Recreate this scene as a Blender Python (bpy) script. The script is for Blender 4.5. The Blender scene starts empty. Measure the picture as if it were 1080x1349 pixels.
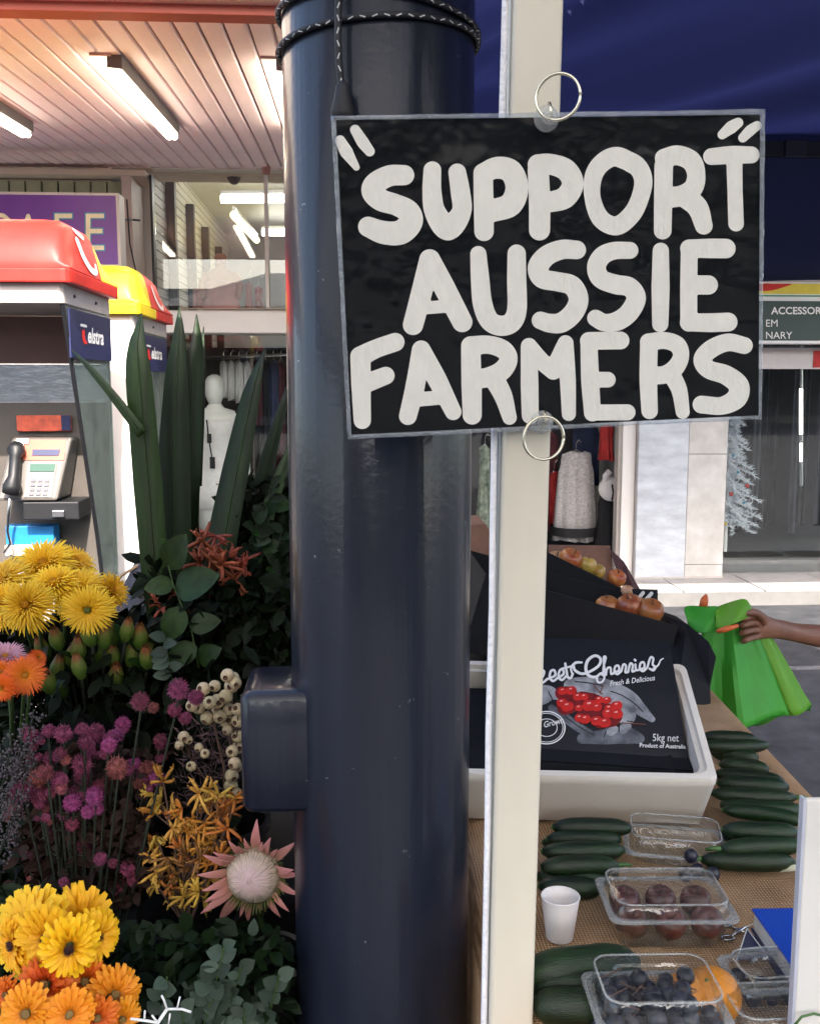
import bpy, math, random
import numpy as np
from mathutils import Vector, Matrix, Euler
random.seed(7)
R = math.radians
sc = bpy.context.scene
col = sc.collection

# ------------------------------------------------------------------ camera, world, sun, exposure
CAM_Z, PITCH, YAW, FPX = 1.60, 7.43, 3.5, 1300.0
cam_d = bpy.data.cameras.new('camera'); cam = bpy.data.objects.new('camera', cam_d); col.objects.link(cam)
cam.location = (0, 0, CAM_Z)
cam.rotation_euler = (R(90 - PITCH), 0, R(-YAW))
cam_d.sensor_fit = 'HORIZONTAL'; cam_d.sensor_width = 36; cam_d.lens = 36 * FPX / 1080
cam_d.clip_start = 0.02; cam_d.clip_end = 2000
sc.camera = cam
CM = Euler((R(90 - PITCH), 0, R(-YAW))).to_matrix()

world = bpy.data.worlds.new('World'); sc.world = world; world.use_nodes = True
nt = world.node_tree; nt.nodes.clear()
sky = nt.nodes.new('ShaderNodeTexSky'); sky.sky_type = 'NISHITA'; sky.sun_disc = False
SUN_EL, SUN_AZ = 40.5, 9.0       # sun stands behind the photographer, a little to the right
sky.air_density = .85; sky.dust_density = 3.0; sky.ozone_density = .4
sky.sun_elevation = R(SUN_EL); sky.sun_rotation = R(180 - SUN_AZ)
bg = nt.nodes.new('ShaderNodeBackground'); bg.inputs['Strength'].default_value = 0.15
wo = nt.nodes.new('ShaderNodeOutputWorld')
nt.links.new(sky.outputs[0], bg.inputs[0]); nt.links.new(bg.outputs[0], wo.inputs[0])
sun_d = bpy.data.lights.new('sun', 'SUN'); sun_d.energy = 2.6; sun_d.angle = R(0.53); sun_d.color = (1, .94, .85)
sun = bpy.data.objects.new('sun', sun_d); col.objects.link(sun)
sdir = Vector((-math.sin(R(SUN_AZ)) * math.cos(R(SUN_EL)), math.cos(R(SUN_AZ)) * math.cos(R(SUN_EL)), -math.sin(R(SUN_EL))))
sun.rotation_euler = sdir.to_track_quat('-Z', 'Y').to_euler(); sun.location = (2, -8, 9)
sc.view_settings.view_transform = 'Standard'; sc.view_settings.look = 'None'
sc.view_settings.gamma = 1; sc.view_settings.use_curve_mapping = False
sc.view_settings.exposure = 2.35
sc.render.engine = 'CYCLES'
sc.cycles.use_denoising = True
sc.cycles.max_bounces = 10; sc.cycles.transparent_max_bounces = 24; sc.cycles.transmission_bounces = 8
sc.cycles.sample_clamp_indirect = 6; sc.cycles.caustics_reflective = False; sc.cycles.caustics_refractive = False

# ------------------------------------------------------------------ helpers
def lin(r, g, b, k=1.0):
    f = lambda c: ((c / 255) / 12.92 if c <= 10 else (((c / 255) + .055) / 1.055) ** 2.4)
    return (f(r) * k, f(g) * k, f(b) * k, 1)
def ray(px, py):
    return CM @ Vector(((px - 540) / FPX, -(py - 674.5) / FPX, -1))
C0 = Vector((0, 0, CAM_Z))
def aty(px, py, Y):
    d = ray(px, py); return C0 + d * (Y / d.y)
def atx(px, py, X):
    d = ray(px, py); return C0 + d * (X / d.x)
def atz(px, py, Z):
    d = ray(px, py); return C0 + d * ((Z - CAM_Z) / d.z)
def onp(px, py, P, N):
    d = ray(px, py); return C0 + d * ((P - C0).dot(N) / d.dot(N))

WM = {}
class MB:
    def __init__(s): s.v = []; s.f = []; s.m = []
    def add(s, vs, fs, mi=0):
        o = len(s.v); s.v += [tuple(v) for v in vs]; s.f += [tuple(i + o for i in f) for f in fs]; s.m += [mi] * len(fs); return s
    def box(s, x0, x1, y0, y1, z0, z1, mi=0, M=None):
        vs = [Vector((x, y, z)) for x in (x0, x1) for y in (y0, y1) for z in (z0, z1)]
        if M is not None: vs = [M @ v for v in vs]
        return s.add(vs, [(0, 1, 3, 2), (4, 6, 7, 5), (0, 4, 5, 1), (2, 3, 7, 6), (0, 2, 6, 4), (1, 5, 7, 3)], mi)
    def loft(s, loops, c0=True, c1=True, mi=0, closed=True):
        n = len(loops[0]); vs = [p for l in loops for p in l]; fs = []
        for i in range(len(loops) - 1):
            for j in range(n if closed else n - 1):
                a = i * n + j; b = i * n + (j + 1) % n
                fs.append((a, b, b + n, a + n))
        if c0: fs.append(tuple(reversed(range(n))))
        if c1: fs.append(tuple(range((len(loops) - 1) * n, len(loops) * n)))
        return s.add(vs, fs, mi)
    def tube(s, pts, r, n=8, mi=0, caps=True, flat=None):
        pts = [Vector(p) for p in pts]; k = len(pts)
        rs = r if isinstance(r, (list, tuple)) else [r] * k
        loops = []; u = None
        for i, p in enumerate(pts):
            t = (pts[min(i + 1, k - 1)] - pts[max(i - 1, 0)])
            if t.length < 1e-9: t = Vector((0, 0, 1))
            t.normalize()
            if u is None:
                u = t.orthogonal().normalized()
            u = (u - t * u.dot(t))
            if u.length < 1e-6: u = t.orthogonal()
            u.normalize(); w = t.cross(u)
            loops.append([p + (u * math.cos(a) + w * math.sin(a)) * rs[i] for a in [2 * math.pi * j / n for j in range(n)]])
        return s.loft(loops, caps, caps, mi)
    def sphere(s, c, r, nu=16, nv=10, mi=0, M=None):
        c = Vector(c); rr = Vector((r, r, r)) if not isinstance(r, (tuple, list, Vector)) else Vector(r)
        loops = []
        for i in range(1, nv):
            th = math.pi * i / nv
            l = []
            for j in range(nu):
                a = 2 * math.pi * j / nu
                q = Vector((math.sin(th) * math.cos(a) * rr.x, math.sin(th) * math.sin(a) * rr.y, -math.cos(th) * rr.z))
                if M is not None: q = M @ q
                l.append(c + q)
            loops.append(l)
        o = len(s.v)
        s.loft(loops, False, False, mi)
        a = Vector((0, 0, -rr.z)); b = Vector((0, 0, rr.z))
        if M is not None: a = M @ a; b = M @ b
        s.v += [tuple(c + a), tuple(c + b)]
        A = len(s.v) - 2; B = A + 1; L = o + (nv - 2) * nu
        for j in range(nu):
            s.f.append((A, o + (j + 1) % nu, o + j)); s.m.append(mi)
            s.f.append((B, L + j, L + (j + 1) % nu)); s.m.append(mi)
        return s
    def lathe(s, prof, n=24, mi=0, M=None, c0=True, c1=True):
        loops = []
        for r, z in prof:
            l = [Vector((r * math.cos(2 * math.pi * j / n), r * math.sin(2 * math.pi * j / n), z)) for j in range(n)]
            if M is not None: l = [M @ p for p in l]
            loops.append(l)
        return s.loft(loops, c0, c1, mi)
    def blade(s, pts, ws, side, mi=0, fold=0.0, nrm=None):
        """leaf strip: centre line pts, half widths ws, side vector(s); folded along the mid rib"""
        vs = []; fs = []
        for i, (p, w) in enumerate(zip(pts, ws)):
            p = Vector(p); sd = Vector(side[i] if isinstance(side, list) else side).normalized()
            t = Vector(pts[min(i + 1, len(pts) - 1)]) - Vector(pts[max(i - 1, 0)])
            nn = sd.cross(t); nn = nn.normalized() if nn.length > 1e-9 else Vector((0, 0, 1))
            vs += [p - sd * w + nn * (w * fold), p, p + sd * w + nn * (w * fold)]
        for i in range(len(pts) - 1):
            a = i * 3; fs += [(a, a + 1, a + 4, a + 3), (a + 1, a + 2, a + 5, a + 4)]
        return s.add(vs, fs, mi)
    def mesh(s, name, mats, smooth=False):
        me = bpy.data.meshes.new(name); me.from_pydata(s.v, [], s.f)
        for m in (mats if isinstance(mats, (list, tuple)) else [mats]): me.materials.append(m)
        if len(me.materials) > 1: me.polygons.foreach_set('material_index', s.m)
        if smooth: me.polygons.foreach_set('use_smooth', [True] * len(me.polygons))
        me.update(); return me
    def build(s, name, mats, parent=None, smooth=False, bevel=0, label=None, cat=None, group=None, kind=None, auto=None):
        if parent is not None:
            Mi = WM[parent.name].inverted()
            s.v = [tuple(Mi @ Vector(v)) for v in s.v]; base = None
        else:
            a = np.array(s.v); base = Vector(((a[:, 0].min() + a[:, 0].max()) / 2, (a[:, 1].min() + a[:, 1].max()) / 2, a[:, 2].min()))
            s.v = [tuple(Vector(v) - base) for v in s.v]
        o = bpy.data.objects.new(name, s.mesh(name, mats, smooth)); col.objects.link(o)
        if parent is not None: o.parent = parent; WM[o.name] = WM[parent.name]
        else: o.location = base; WM[o.name] = Matrix.Translation(base)
        if bevel:
            b = o.modifiers.new('bevel', 'BEVEL'); b.width = bevel; b.segments = 2; b.limit_method = 'ANGLE'; b.angle_limit = R(35)
            b.harden_normals = False
        if auto:
            o.data.polygons.foreach_set('use_smooth', [True] * len(o.data.polygons))
            o.data.set_sharp_from_angle(angle=R(auto))
        tag(o, label, cat, group, kind); return o
def tag(o, label=None, cat=None, group=None, kind=None):
    if label: o['label'] = label
    if cat: o['category'] = cat
    if group: o['group'] = group
    if kind: o['kind'] = kind
    return o
def thing(name, label, cat, loc=(0, 0, 0), M=None, group=None):
    o = bpy.data.objects.new(name, None); col.objects.link(o); o.empty_display_size = .05
    M = M if M is not None else Matrix.Translation(Vector(loc))
    o.matrix_world = M; WM[o.name] = M.copy()
    return tag(o, label, cat, group)
def inst(name, me, parent=None, M=None, label=None, cat=None, group=None, kind=None):
    """object that shares a mesh; M is local to its parent"""
    o = bpy.data.objects.new(name, me); col.objects.link(o)
    if parent is not None: o.parent = parent
    if M is not None: o.matrix_local = M
    WM[o.name] = (WM[parent.name] if parent is not None else Matrix.Identity(4)) @ (M if M is not None else Matrix.Identity(4))
    return tag(o, label, cat, group, kind)
def frame(loc, n, spin=0.0, s=1.0):
    """matrix with local +Z along n"""
    q = Vector(n).normalized().to_track_quat('Z', 'Y').to_matrix().to_4x4()
    return Matrix.Translation(Vector(loc)) @ q @ Matrix.Rotation(spin, 4, 'Z') @ Matrix.Diagonal((s, s, s, 1))
def rrect(x0, x1, y0, y1, z, r, k=4, M=None):
    out = []
    for cx, cy, a0 in ((x1 - r, y1 - r, 0), (x0 + r, y1 - r, 90), (x0 + r, y0 + r, 180), (x1 - r, y0 + r, 270)):
        for i in range(k + 1):
            a = R(a0 + 90 * i / k); out.append(Vector((cx + r * math.cos(a), cy + r * math.sin(a), z)))
    return [M @ p for p in out] if M is not None else out

# ---- materials
def varied(t, src, k):
    """each individual leaf, petal head or fruit gets its own slight tone"""
    oi = t.nodes.new('ShaderNodeObjectInfo'); hs = t.nodes.new('ShaderNodeHueSaturation'); v = t.nodes.new('ShaderNodeMapRange'); h = t.nodes.new('ShaderNodeMapRange')
    v.inputs[3].default_value = 1 - k; v.inputs[4].default_value = 1 + k; h.inputs[3].default_value = .5 - k * .05; h.inputs[4].default_value = .5 + k * .05
    m = t.nodes.new('ShaderNodeMath'); m.operation = 'MULTIPLY'; m.inputs[1].default_value = 7.31; f = t.nodes.new('ShaderNodeMath'); f.operation = 'FRACT'
    t.links.new(oi.outputs['Random'], v.inputs[0]); t.links.new(oi.outputs['Random'], m.inputs[0]); t.links.new(m.outputs[0], f.inputs[0]); t.links.new(f.outputs[0], h.inputs[0])
    t.links.new(v.outputs[0], hs.inputs['Value']); t.links.new(h.outputs[0], hs.inputs['Hue']); t.links.new(src.outputs[0], hs.inputs['Color']); return hs
def mat(name, c, rough=.6, metal=0, noise=.12, nscale=8, bump=0, bscale=60, spec=.5, coat=0, emis=None, estr=0, sheen=0, trans=0, stretch=None, c2=None, coatr=.05, vary=0):
    m = bpy.data.materials.new(name); m.use_nodes = True; t = m.node_tree; b = t.nodes['Principled BSDF']
    c = tuple(c)[:3] + (1,)
    b.inputs['Roughness'].default_value = rough; b.inputs['Metallic'].default_value = metal
    b.inputs['Specular IOR Level'].default_value = spec; b.inputs['Coat Weight'].default_value = coat; b.inputs['Coat Roughness'].default_value = coatr
    b.inputs['Sheen Weight'].default_value = sheen
    tc = t.nodes.new('ShaderNodeTexCoord'); mp = t.nodes.new('ShaderNodeMapping'); t.links.new(tc.outputs['Object'], mp.inputs[0])
    if stretch: mp.inputs['Scale'].default_value = stretch
    if noise or c2:
        n = t.nodes.new('ShaderNodeTexNoise'); n.inputs['Scale'].default_value = nscale; n.inputs['Detail'].default_value = 5; n.inputs['Roughness'].default_value = .6
        t.links.new(mp.outputs[0], n.inputs['Vector'])
        cr = t.nodes.new('ShaderNodeValToRGB'); cr.color_ramp.elements[0].position = .3; cr.color_ramp.elements[1].position = .7
        a = tuple(max(0, x * (1 - noise)) for x in c[:3]) + (1,); d = tuple(min(1, x * (1 + noise)) for x in c[:3]) + (1,)
        cr.color_ramp.elements[0].color = a; cr.color_ramp.elements[1].color = tuple(c2)[:3] + (1,) if c2 else d
        t.links.new(n.outputs[0], cr.inputs[0]); t.links.new(cr.outputs[0], b.inputs['Base Color'])
    else: b.inputs['Base Color'].default_value = c
    if vary: cr = varied(t, cr, vary); t.links.new(cr.outputs[0], b.inputs['Base Color'])
    if bump:
        n2 = t.nodes.new('ShaderNodeTexNoise'); n2.inputs['Scale'].default_value = bscale; n2.inputs['Detail'].default_value = 4
        t.links.new(mp.outputs[0], n2.inputs['Vector'])
        bp = t.nodes.new('ShaderNodeBump'); bp.inputs['Strength'].default_value = bump; bp.inputs['Distance'].default_value = .004
        t.links.new(n2.outputs[0], bp.inputs['Height']); t.links.new(bp.outputs[0], b.inputs['Normal'])
    if emis:
        b.inputs['Emission Color'].default_value = tuple(emis)[:3] + (1,); b.inputs['Emission Strength'].default_value = estr
    if trans:   # leaf / cloth translucency
        tl = t.nodes.new('ShaderNodeBsdfTranslucent'); mx = t.nodes.new('ShaderNodeMixShader'); mx.inputs[0].default_value = trans
        out = t.nodes['Material Output']
        if noise or c2: t.links.new(cr.outputs[0], tl.inputs[0])
        else: tl.inputs[0].default_value = c
        t.links.new(b.outputs[0], mx.inputs[1]); t.links.new(tl.outputs[0], mx.inputs[2]); t.links.new(mx.outputs[0], out.inputs[0])
    return m
def glassmat(name, tint=(.95, .97, .96), rough=.02, bump=0, bscale=30, haze=0, ior=1.5, hazecol=(.8, .8, .8)):
    """thin clear sheet: sees through, reflects by fresnel, optional faint diffuse haze"""
    m = bpy.data.materials.new(name); m.use_nodes = True; t = m.node_tree; t.nodes.clear()
    out = t.nodes.new('ShaderNodeOutputMaterial'); tr = t.nodes.new('ShaderNodeBsdfTransparent'); tr.inputs[0].default_value = tint + (1,)
    gl = t.nodes.new('ShaderNodeBsdfGlossy'); gl.inputs['Roughness'].default_value = rough
    lw = t.nodes.new('ShaderNodeLayerWeight'); lw.inputs[0].default_value = .5
    pw = t.nodes.new('ShaderNodeMath'); pw.operation = 'POWER'; pw.inputs[1].default_value = 4.0; t.links.new(lw.outputs['Facing'], pw.inputs[0])
    fr = t.nodes.new('ShaderNodeMath'); fr.operation = 'MULTIPLY_ADD'; f0 = ((ior - 1) / (ior + 1)) ** 2; fr.inputs[1].default_value = 1 - f0; fr.inputs[2].default_value = f0; t.links.new(pw.outputs[0], fr.inputs[0])
    mx = t.nodes.new('ShaderNodeMixShader'); t.links.new(fr.outputs[0], mx.inputs[0]); t.links.new(tr.outputs[0], mx.inputs[1]); t.links.new(gl.outputs[0], mx.inputs[2])
    last = mx
    if haze:
        df = t.nodes.new('ShaderNodeBsdfDiffuse'); df.inputs[0].default_value = hazecol + (1,); m2 = t.nodes.new('ShaderNodeMixShader')
        n = t.nodes.new('ShaderNodeTexNoise'); n.inputs['Scale'].default_value = 14; n.inputs['Detail'].default_value = 6
        ma = t.nodes.new('ShaderNodeMath'); ma.operation = 'MULTIPLY'; ma.inputs[1].default_value = haze * 2
        tc = t.nodes.new('ShaderNodeTexCoord'); t.links.new(tc.outputs['Object'], n.inputs['Vector'])
        t.links.new(n.outputs[0], ma.inputs[0]); t.links.new(ma.outputs[0], m2.inputs[0])
        t.links.new(mx.outputs[0], m2.inputs[1]); t.links.new(df.outputs[0], m2.inputs[2]); last = m2
    if bump:
        tc = t.nodes.new('ShaderNodeTexCoord'); n2 = t.nodes.new('ShaderNodeTexNoise'); n2.inputs['Scale'].default_value = bscale; n2.inputs['Detail'].default_value = 2
        t.links.new(tc.outputs['Object'], n2.inputs['Vector'])
        bp = t.nodes.new('ShaderNodeBump'); bp.inputs['Strength'].default_value = bump; bp.inputs['Distance'].default_value = .01
        t.links.new(n2.outputs[0], bp.inputs['Height']); t.links.new(bp.outputs[0], gl.inputs['Normal']); t.links.new(bp.outputs[0], lw.inputs['Normal'])
    t.links.new(last.outputs[0], out.inputs[0]); return m
def radialmat(name, stops, scale, rough=.6, trans=.25, jit=.1):
    """petal colour by distance from the flower's own centre"""
    m = bpy.data.materials.new(name); m.use_nodes = True; t = m.node_tree; b = t.nodes['Principled BSDF']; b.inputs['Roughness'].default_value = rough
    tc = t.nodes.new('ShaderNodeTexCoord'); ln = t.nodes.new('ShaderNodeVectorMath'); ln.operation = 'LENGTH'
    mu = t.nodes.new('ShaderNodeMath'); mu.operation = 'DIVIDE'; mu.inputs[1].default_value = scale
    nz = t.nodes.new('ShaderNodeTexNoise'); nz.inputs['Scale'].default_value = 60; nz.inputs['Detail'].default_value = 3
    ad = t.nodes.new('ShaderNodeMath'); ad.operation = 'MULTIPLY_ADD'; ad.inputs[1].default_value = jit * 2; 
    cr = t.nodes.new('ShaderNodeValToRGB'); e = cr.color_ramp.elements
    e[0].position, e[0].color = stops[0]; e[1].position, e[1].color = stops[-1]
    for p, c in stops[1:-1]: k = e.new(p); k.color = c
    t.links.new(tc.outputs['Object'], ln.inputs[0]); t.links.new(ln.outputs['Value'], mu.inputs[0]); t.links.new(tc.outputs['Object'], nz.inputs['Vector'])
    t.links.new(nz.outputs[0], ad.inputs[0]); t.links.new(mu.outputs[0], ad.inputs[2]); t.links.new(ad.outputs[0], cr.inputs[0]); cr = varied(t, cr, .13)
    t.links.new(cr.outputs[0], b.inputs['Base Color'])
    tl = t.nodes.new('ShaderNodeBsdfTranslucent'); mx = t.nodes.new('ShaderNodeMixShader'); mx.inputs[0].default_value = trans
    t.links.new(cr.outputs[0], tl.inputs[0]); t.links.new(b.outputs[0], mx.inputs[1]); t.links.new(tl.outputs[0], mx.inputs[2]); t.links.new(mx.outputs[0], t.nodes['Material Output'].inputs[0])
    return m

# ---- painted strokes and print as flat meshes on a plane
def smooth_pts(pts, rs, k=6):
    if len(pts) < 3: return pts, rs
    P = [np.array(p, float) for p in pts]; P = [2 * P[0] - P[1]] + P + [2 * P[-1] - P[-2]]
    op, orr = [], []
    for i in range(1, len(P) - 2):
        for j in range(k):
            t = j / k; a, b, c, d = P[i - 1], P[i], P[i + 1], P[i + 2]
            op.append(.5 * ((2 * b) + (-a + c) * t + (2 * a - 5 * b + 4 * c - d) * t * t + (-a + 3 * b - 3 * c + d) * t ** 3))
            orr.append(rs[i - 1] * (1 - t) + rs[i] * t)
    op.append(P[-2]); orr.append(rs[-1]); return op, orr
def ink(strokes, cell):
    """union of round strokes -> (verts2d, faces) by marching squares"""
    segs = []
    for pts, rs, closed in strokes:
        if not isinstance(rs, (list, tuple)): rs = [rs] * len(pts)
        if closed: pts = list(pts) + [pts[0], pts[1]]; rs = list(rs) + [rs[0], rs[1]]
        p, r = smooth_pts(pts, rs)
        if len(p) == 1: segs.append((p[0], p[0], r[0], r[0]))
        for i in range(len(p) - 1): segs.append((np.array(p[i], float), np.array(p[i + 1], float), r[i], r[i + 1]))
    mx = max(max(s[2], s[3]) for s in segs) + 2 * cell
    allp = np.array([s[0] for s in segs] + [s[1] for s in segs])
    x0, y0 = allp.min(0) - mx; x1, y1 = allp.max(0) + mx
    xs = np.arange(x0, x1 + cell, cell); ys = np.arange(y0, y1 + cell, cell)
    X, Y = np.meshgrid(xs, ys, indexing='ij'); F = np.full(X.shape, 1e9)
    for a, b, ra, rb in segs:
        d = b - a; L = d.dot(d)
        t = np.clip(((X - a[0]) * d[0] + (Y - a[1]) * d[1]) / L, 0, 1) if L > 0 else np.zeros_like(X)
        dist = np.hypot(X - a[0] - t * d[0], Y - a[1] - t * d[1]) - (ra + (rb - ra) * t)
        F = np.minimum(F, dist)
    V, fs, key = [], [], {}
    def vid(k, p):
        if k not in key: key[k] = len(V); V.append(p)
        return key[k]
    nx, ny = F.shape; inside = F < 0
    full = inside[:-1, :-1] & inside[1:, :-1] & inside[:-1, 1:] & inside[1:, 1:]
    part = (inside[:-1, :-1] | inside[1:, :-1] | inside[:-1, 1:] | inside[1:, 1:]) & ~full
    for i in range(nx - 1):
        j = 0
        col_ = full[i]
        while j < ny - 1:
            if col_[j]:
                k = j
                while k < ny - 1 and col_[k]: k += 1
                fs.append((vid((i, j), (xs[i], ys[j])), vid((i + 1, j), (xs[i + 1], ys[j])), vid((i + 1, k), (xs[i + 1], ys[k])), vid((i, k), (xs[i], ys[k]))))
                j = k
            else: j += 1
    for i, j in zip(*np.nonzero(part)):
        cs = [(i, j), (i + 1, j), (i + 1, j + 1), (i, j + 1)]; poly = []
        for q in range(4):
            a, b = cs[q], cs[(q + 1) % 4]; fa, fb = F[a], F[b]
            if fa < 0: poly.append(vid(a, (xs[a[0]], ys[a[1]])))
            if (fa < 0) != (fb < 0):
                t = fa / (fa - fb); k = (min(a, b), max(a, b))
                poly.append(vid(k, (xs[a[0]] + t * (xs[b[0]] - xs[a[0]]), ys[a[1]] + t * (ys[b[1]] - ys[a[1]]))))
        if len(poly) >= 3: fs.append(tuple(poly))
    return V, fs
def inkmesh(strokes, cell, mapper, name, m, parent, **kw):
    V, fs = ink(strokes, cell); mb = MB(); mb.add([mapper(x, y) for x, y in V], [tuple(reversed(f)) for f in fs])
    return mb.build(name, m, parent, **kw)
def textmesh(body, px, py, hpx, mapper, m, parent, name='lettering', slant=0, sx=1.0, rot=0.0, align='LEFT', bold=0, **kw):
    cu = bpy.data.curves.new('t', 'FONT'); cu.body = body; cu.size = 1; cu.align_x = align; cu.resolution_u = 3; cu.offset = bold
    o = bpy.data.objects.new('t', cu); col.objects.link(o)
    dg = bpy.context.evaluated_depsgraph_get(); dg.update(); me = bpy.data.meshes.new_from_object(o.evaluated_get(dg))
    vs = [v.co.copy() for v in me.vertices]; fs = [tuple(p.vertices) for p in me.polygons]
    bpy.data.objects.remove(o); bpy.data.curves.remove(cu)
    k = hpx / .72; ca, sa = math.cos(R(rot)), math.sin(R(rot)); mb = MB(); out = []
    for v in vs:
        x = (v.x * sx + v.y * slant) * k; y = -v.y * k
        out.append(mapper(px + x * ca - y * sa, py + x * sa + y * ca))
    mb.add(out, fs); return mb.build(name, m, parent, **kw)

# ------------------------------------------------------------------ materials
M_cream = mat('cream_paint', (.62, .53, .45), .55, nscale=3, noise=.06, bump=.1)
M_white = mat('white_paint', (.72, .70, .68), .5, nscale=4, noise=.05)
M_soffit = mat('soffit_pink_glow', (.84, .70, .74), .6, nscale=1.2, noise=.10, spec=.3)  # pink glow of the light is put into this even colour
M_gap = mat('soffit_joint', (.55, .42, .44), .8)
M_orange = mat('orange_beam', lin(178, 84, 62, .8), .6, nscale=3)
M_dark = mat('dark_frame', (.03, .03, .035), .45)
M_black = mat('black_plastic', (.009, .009, .011), .5, noise=.2, bump=.1)
M_blackcard = mat('black_card', (.006, .0065, .009), .7, noise=.25, nscale=10, bump=.15, spec=.25)
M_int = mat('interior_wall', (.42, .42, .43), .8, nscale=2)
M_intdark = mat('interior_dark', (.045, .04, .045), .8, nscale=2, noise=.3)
M_tube = mat('lit_tube', (1, .95, .8), .5, noise=0, emis=(1, .86, .66), estr=5)
M_tubec = mat('lit_tube_cool', (1, 1, 1), .5, noise=0, emis=(1, .98, .92), estr=3.5)
M_tubey = mat('lit_tube_yellow', (1, .9, .4), .5, noise=0, emis=(.95, .8, .35), estr=1.1)
M_marble = mat('marble', (.44, .47, .52), .35, noise=.10, nscale=5, stretch=(1, 1, 2.6), c2=(.60, .64, .69), bump=.12)
M_marble2 = mat('cream_marble', (.49, .47, .44), .35, noise=.12, nscale=6, c2=(.60, .59, .57))
M_asphalt = mat('asphalt', (.032, .034, .042), .9, noise=.3, nscale=5.5, bump=.9, bscale=160, c2=(.072, .074, .084))
M_paving = mat('paving', (.46, .44, .42), .8, noise=.15, nscale=12, bump=.2)
M_glasswin = glassmat('window_glass', rough=.01, bump=.02, bscale=2.5, ior=1.5)
M_glassup = glassmat('upper_glass', rough=.01, haze=.02, ior=1.6)
M_steel = mat('steel', (.55, .55, .55), .25, metal=1, noise=.05)
M_purple = mat('purple_sign', lin(112, 66, 158, 1.1), .4, nscale=3, noise=.15)
M_letter = mat('pale_yellow_letter', lin(248, 240, 205), .5)
M_cyan = mat('cyan_edge', lin(60, 150, 190), .5)
M_green = mat('dark_green_sign', lin(25, 55, 50, 1), .4)
M_signwhite = mat('sign_white', (.8, .8, .8), .5, noise=.03)
M_red = mat('red_plastic', (.58, .028, .02), .45, noise=.22, spec=.3)
M_yellow = mat('yellow_plastic', (.74, .56, .015), .42, noise=.05, spec=.3)
M_rim = mat('grey_rim', (.46, .42, .39), .5)
M_grey = mat('booth_grey', (.38, .34, .33), .5, nscale=3)

YF = 7.5
GZ = 0.0
def F(px, py, Y=YF): return aty(px, py, Y)
def pbox(mb, x0, y0, x1, y1, Y, dep, mi=0):
    a = aty(x0, y0, Y); b = aty(x1, y1, Y)
    return mb.box(a.x, b.x, Y, Y + dep, b.z, a.z, mi)

# ------------------------------------------------------------------ ground
g = MB(); N_ = 24
g.add([(x, y, 0) for x in (-220, 220) for y in (-220, 220)], [(0, 2, 3, 1)])
g.build('ground', M_asphalt, kind='structure')
pv = MB(); pv.box(-9, 9, 6.85, 12.5, -.02, .10); pave = pv.build('pavement', mat('mortar', (.16, .155, .15), .9), kind='structure')
for i in range(30):
    for j in range(1):
        x0 = -9 + i * .6
        s = MB(); s.box(x0 + .006, x0 + .594, 6.856 + j * .6, 6.856 + .64, .10, .108 + random.random() * .003)
        s.build('paving_slab', M_paving, pave, bevel=.003)
ml = MB(); ml.box(-9, 9, 5.25, 5.31, .0, .004); ml.build('painted_line', mat('line_paint', (.16, .16, .17), .8, noise=.5, nscale=25), kind='structure')

# ------------------------------------------------------------------ shop awning with boarded soffit
zb = F(200, 221).z; zf = aty(200, 20, 3.9).z
aw = thing('shop_awning', 'long awning over the shops with a pinkish ribbed soffit and orange front beam', 'awning', (0, 3.9, zf))
def slope(Y): return zf + (zb - zf) * (Y - 3.9) / (YF - 3.9)
bk = MB(); xs0, xs1 = -7.5, 6.0
bk.add([(x, y, slope(y) + dz) for dz in (.02, .10) for x in (xs0, xs1) for y in (3.9, YF)], [(0, 1, 3, 2), (4, 6, 7, 5), (0, 2, 6, 4), (1, 5, 7, 3), (0, 4, 5, 1), (2, 3, 7, 6)])
bk.build('roof_deck', M_gap, aw)
pitch_ = .095; sl = MB(); L0 = YF - 3.96
ang = math.atan2(zb - zf, YF - 3.9)
prof = [(.003, .012), (.009, 0), (.030, -.001), (.080, -.001), (pitch_ - .009, 0), (pitch_ - .003, .012)]
sl.loft([[Vector((x, y, z + y * math.tan(ang))) for x, z in prof] for y in (0, L0)], True, True)
slm = sl.mesh('soffit_board', M_soffit)
for i in range(int((xs1 - xs0) / pitch_)):
    inst('soffit_board', slm, aw, WM[aw.name].inverted() @ Matrix.Translation((xs0 + i * pitch_, 3.96, slope(3.96) + random.uniform(-.0008, .0008))))
fb = MB(); fb.box(xs0, xs1, 3.86, 3.95, zf - .005, aty(200, 4, 3.9).z); fb.build('front_beam', M_orange, aw, bevel=.004)
fb = MB(); fb.box(xs0, xs1, 3.80, 3.90, aty(200, 3.5, 3.86).z, zf + .42); fb.build('fascia', M_cream, aw, bevel=.004)
for X in (-4.6, 5.4):
    p = MB(); p.tube([(X, 4.05, 0), (X, 4.05, slope(4.05))], .05, 16); p.build('post', M_white, aw, smooth=False)

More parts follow.
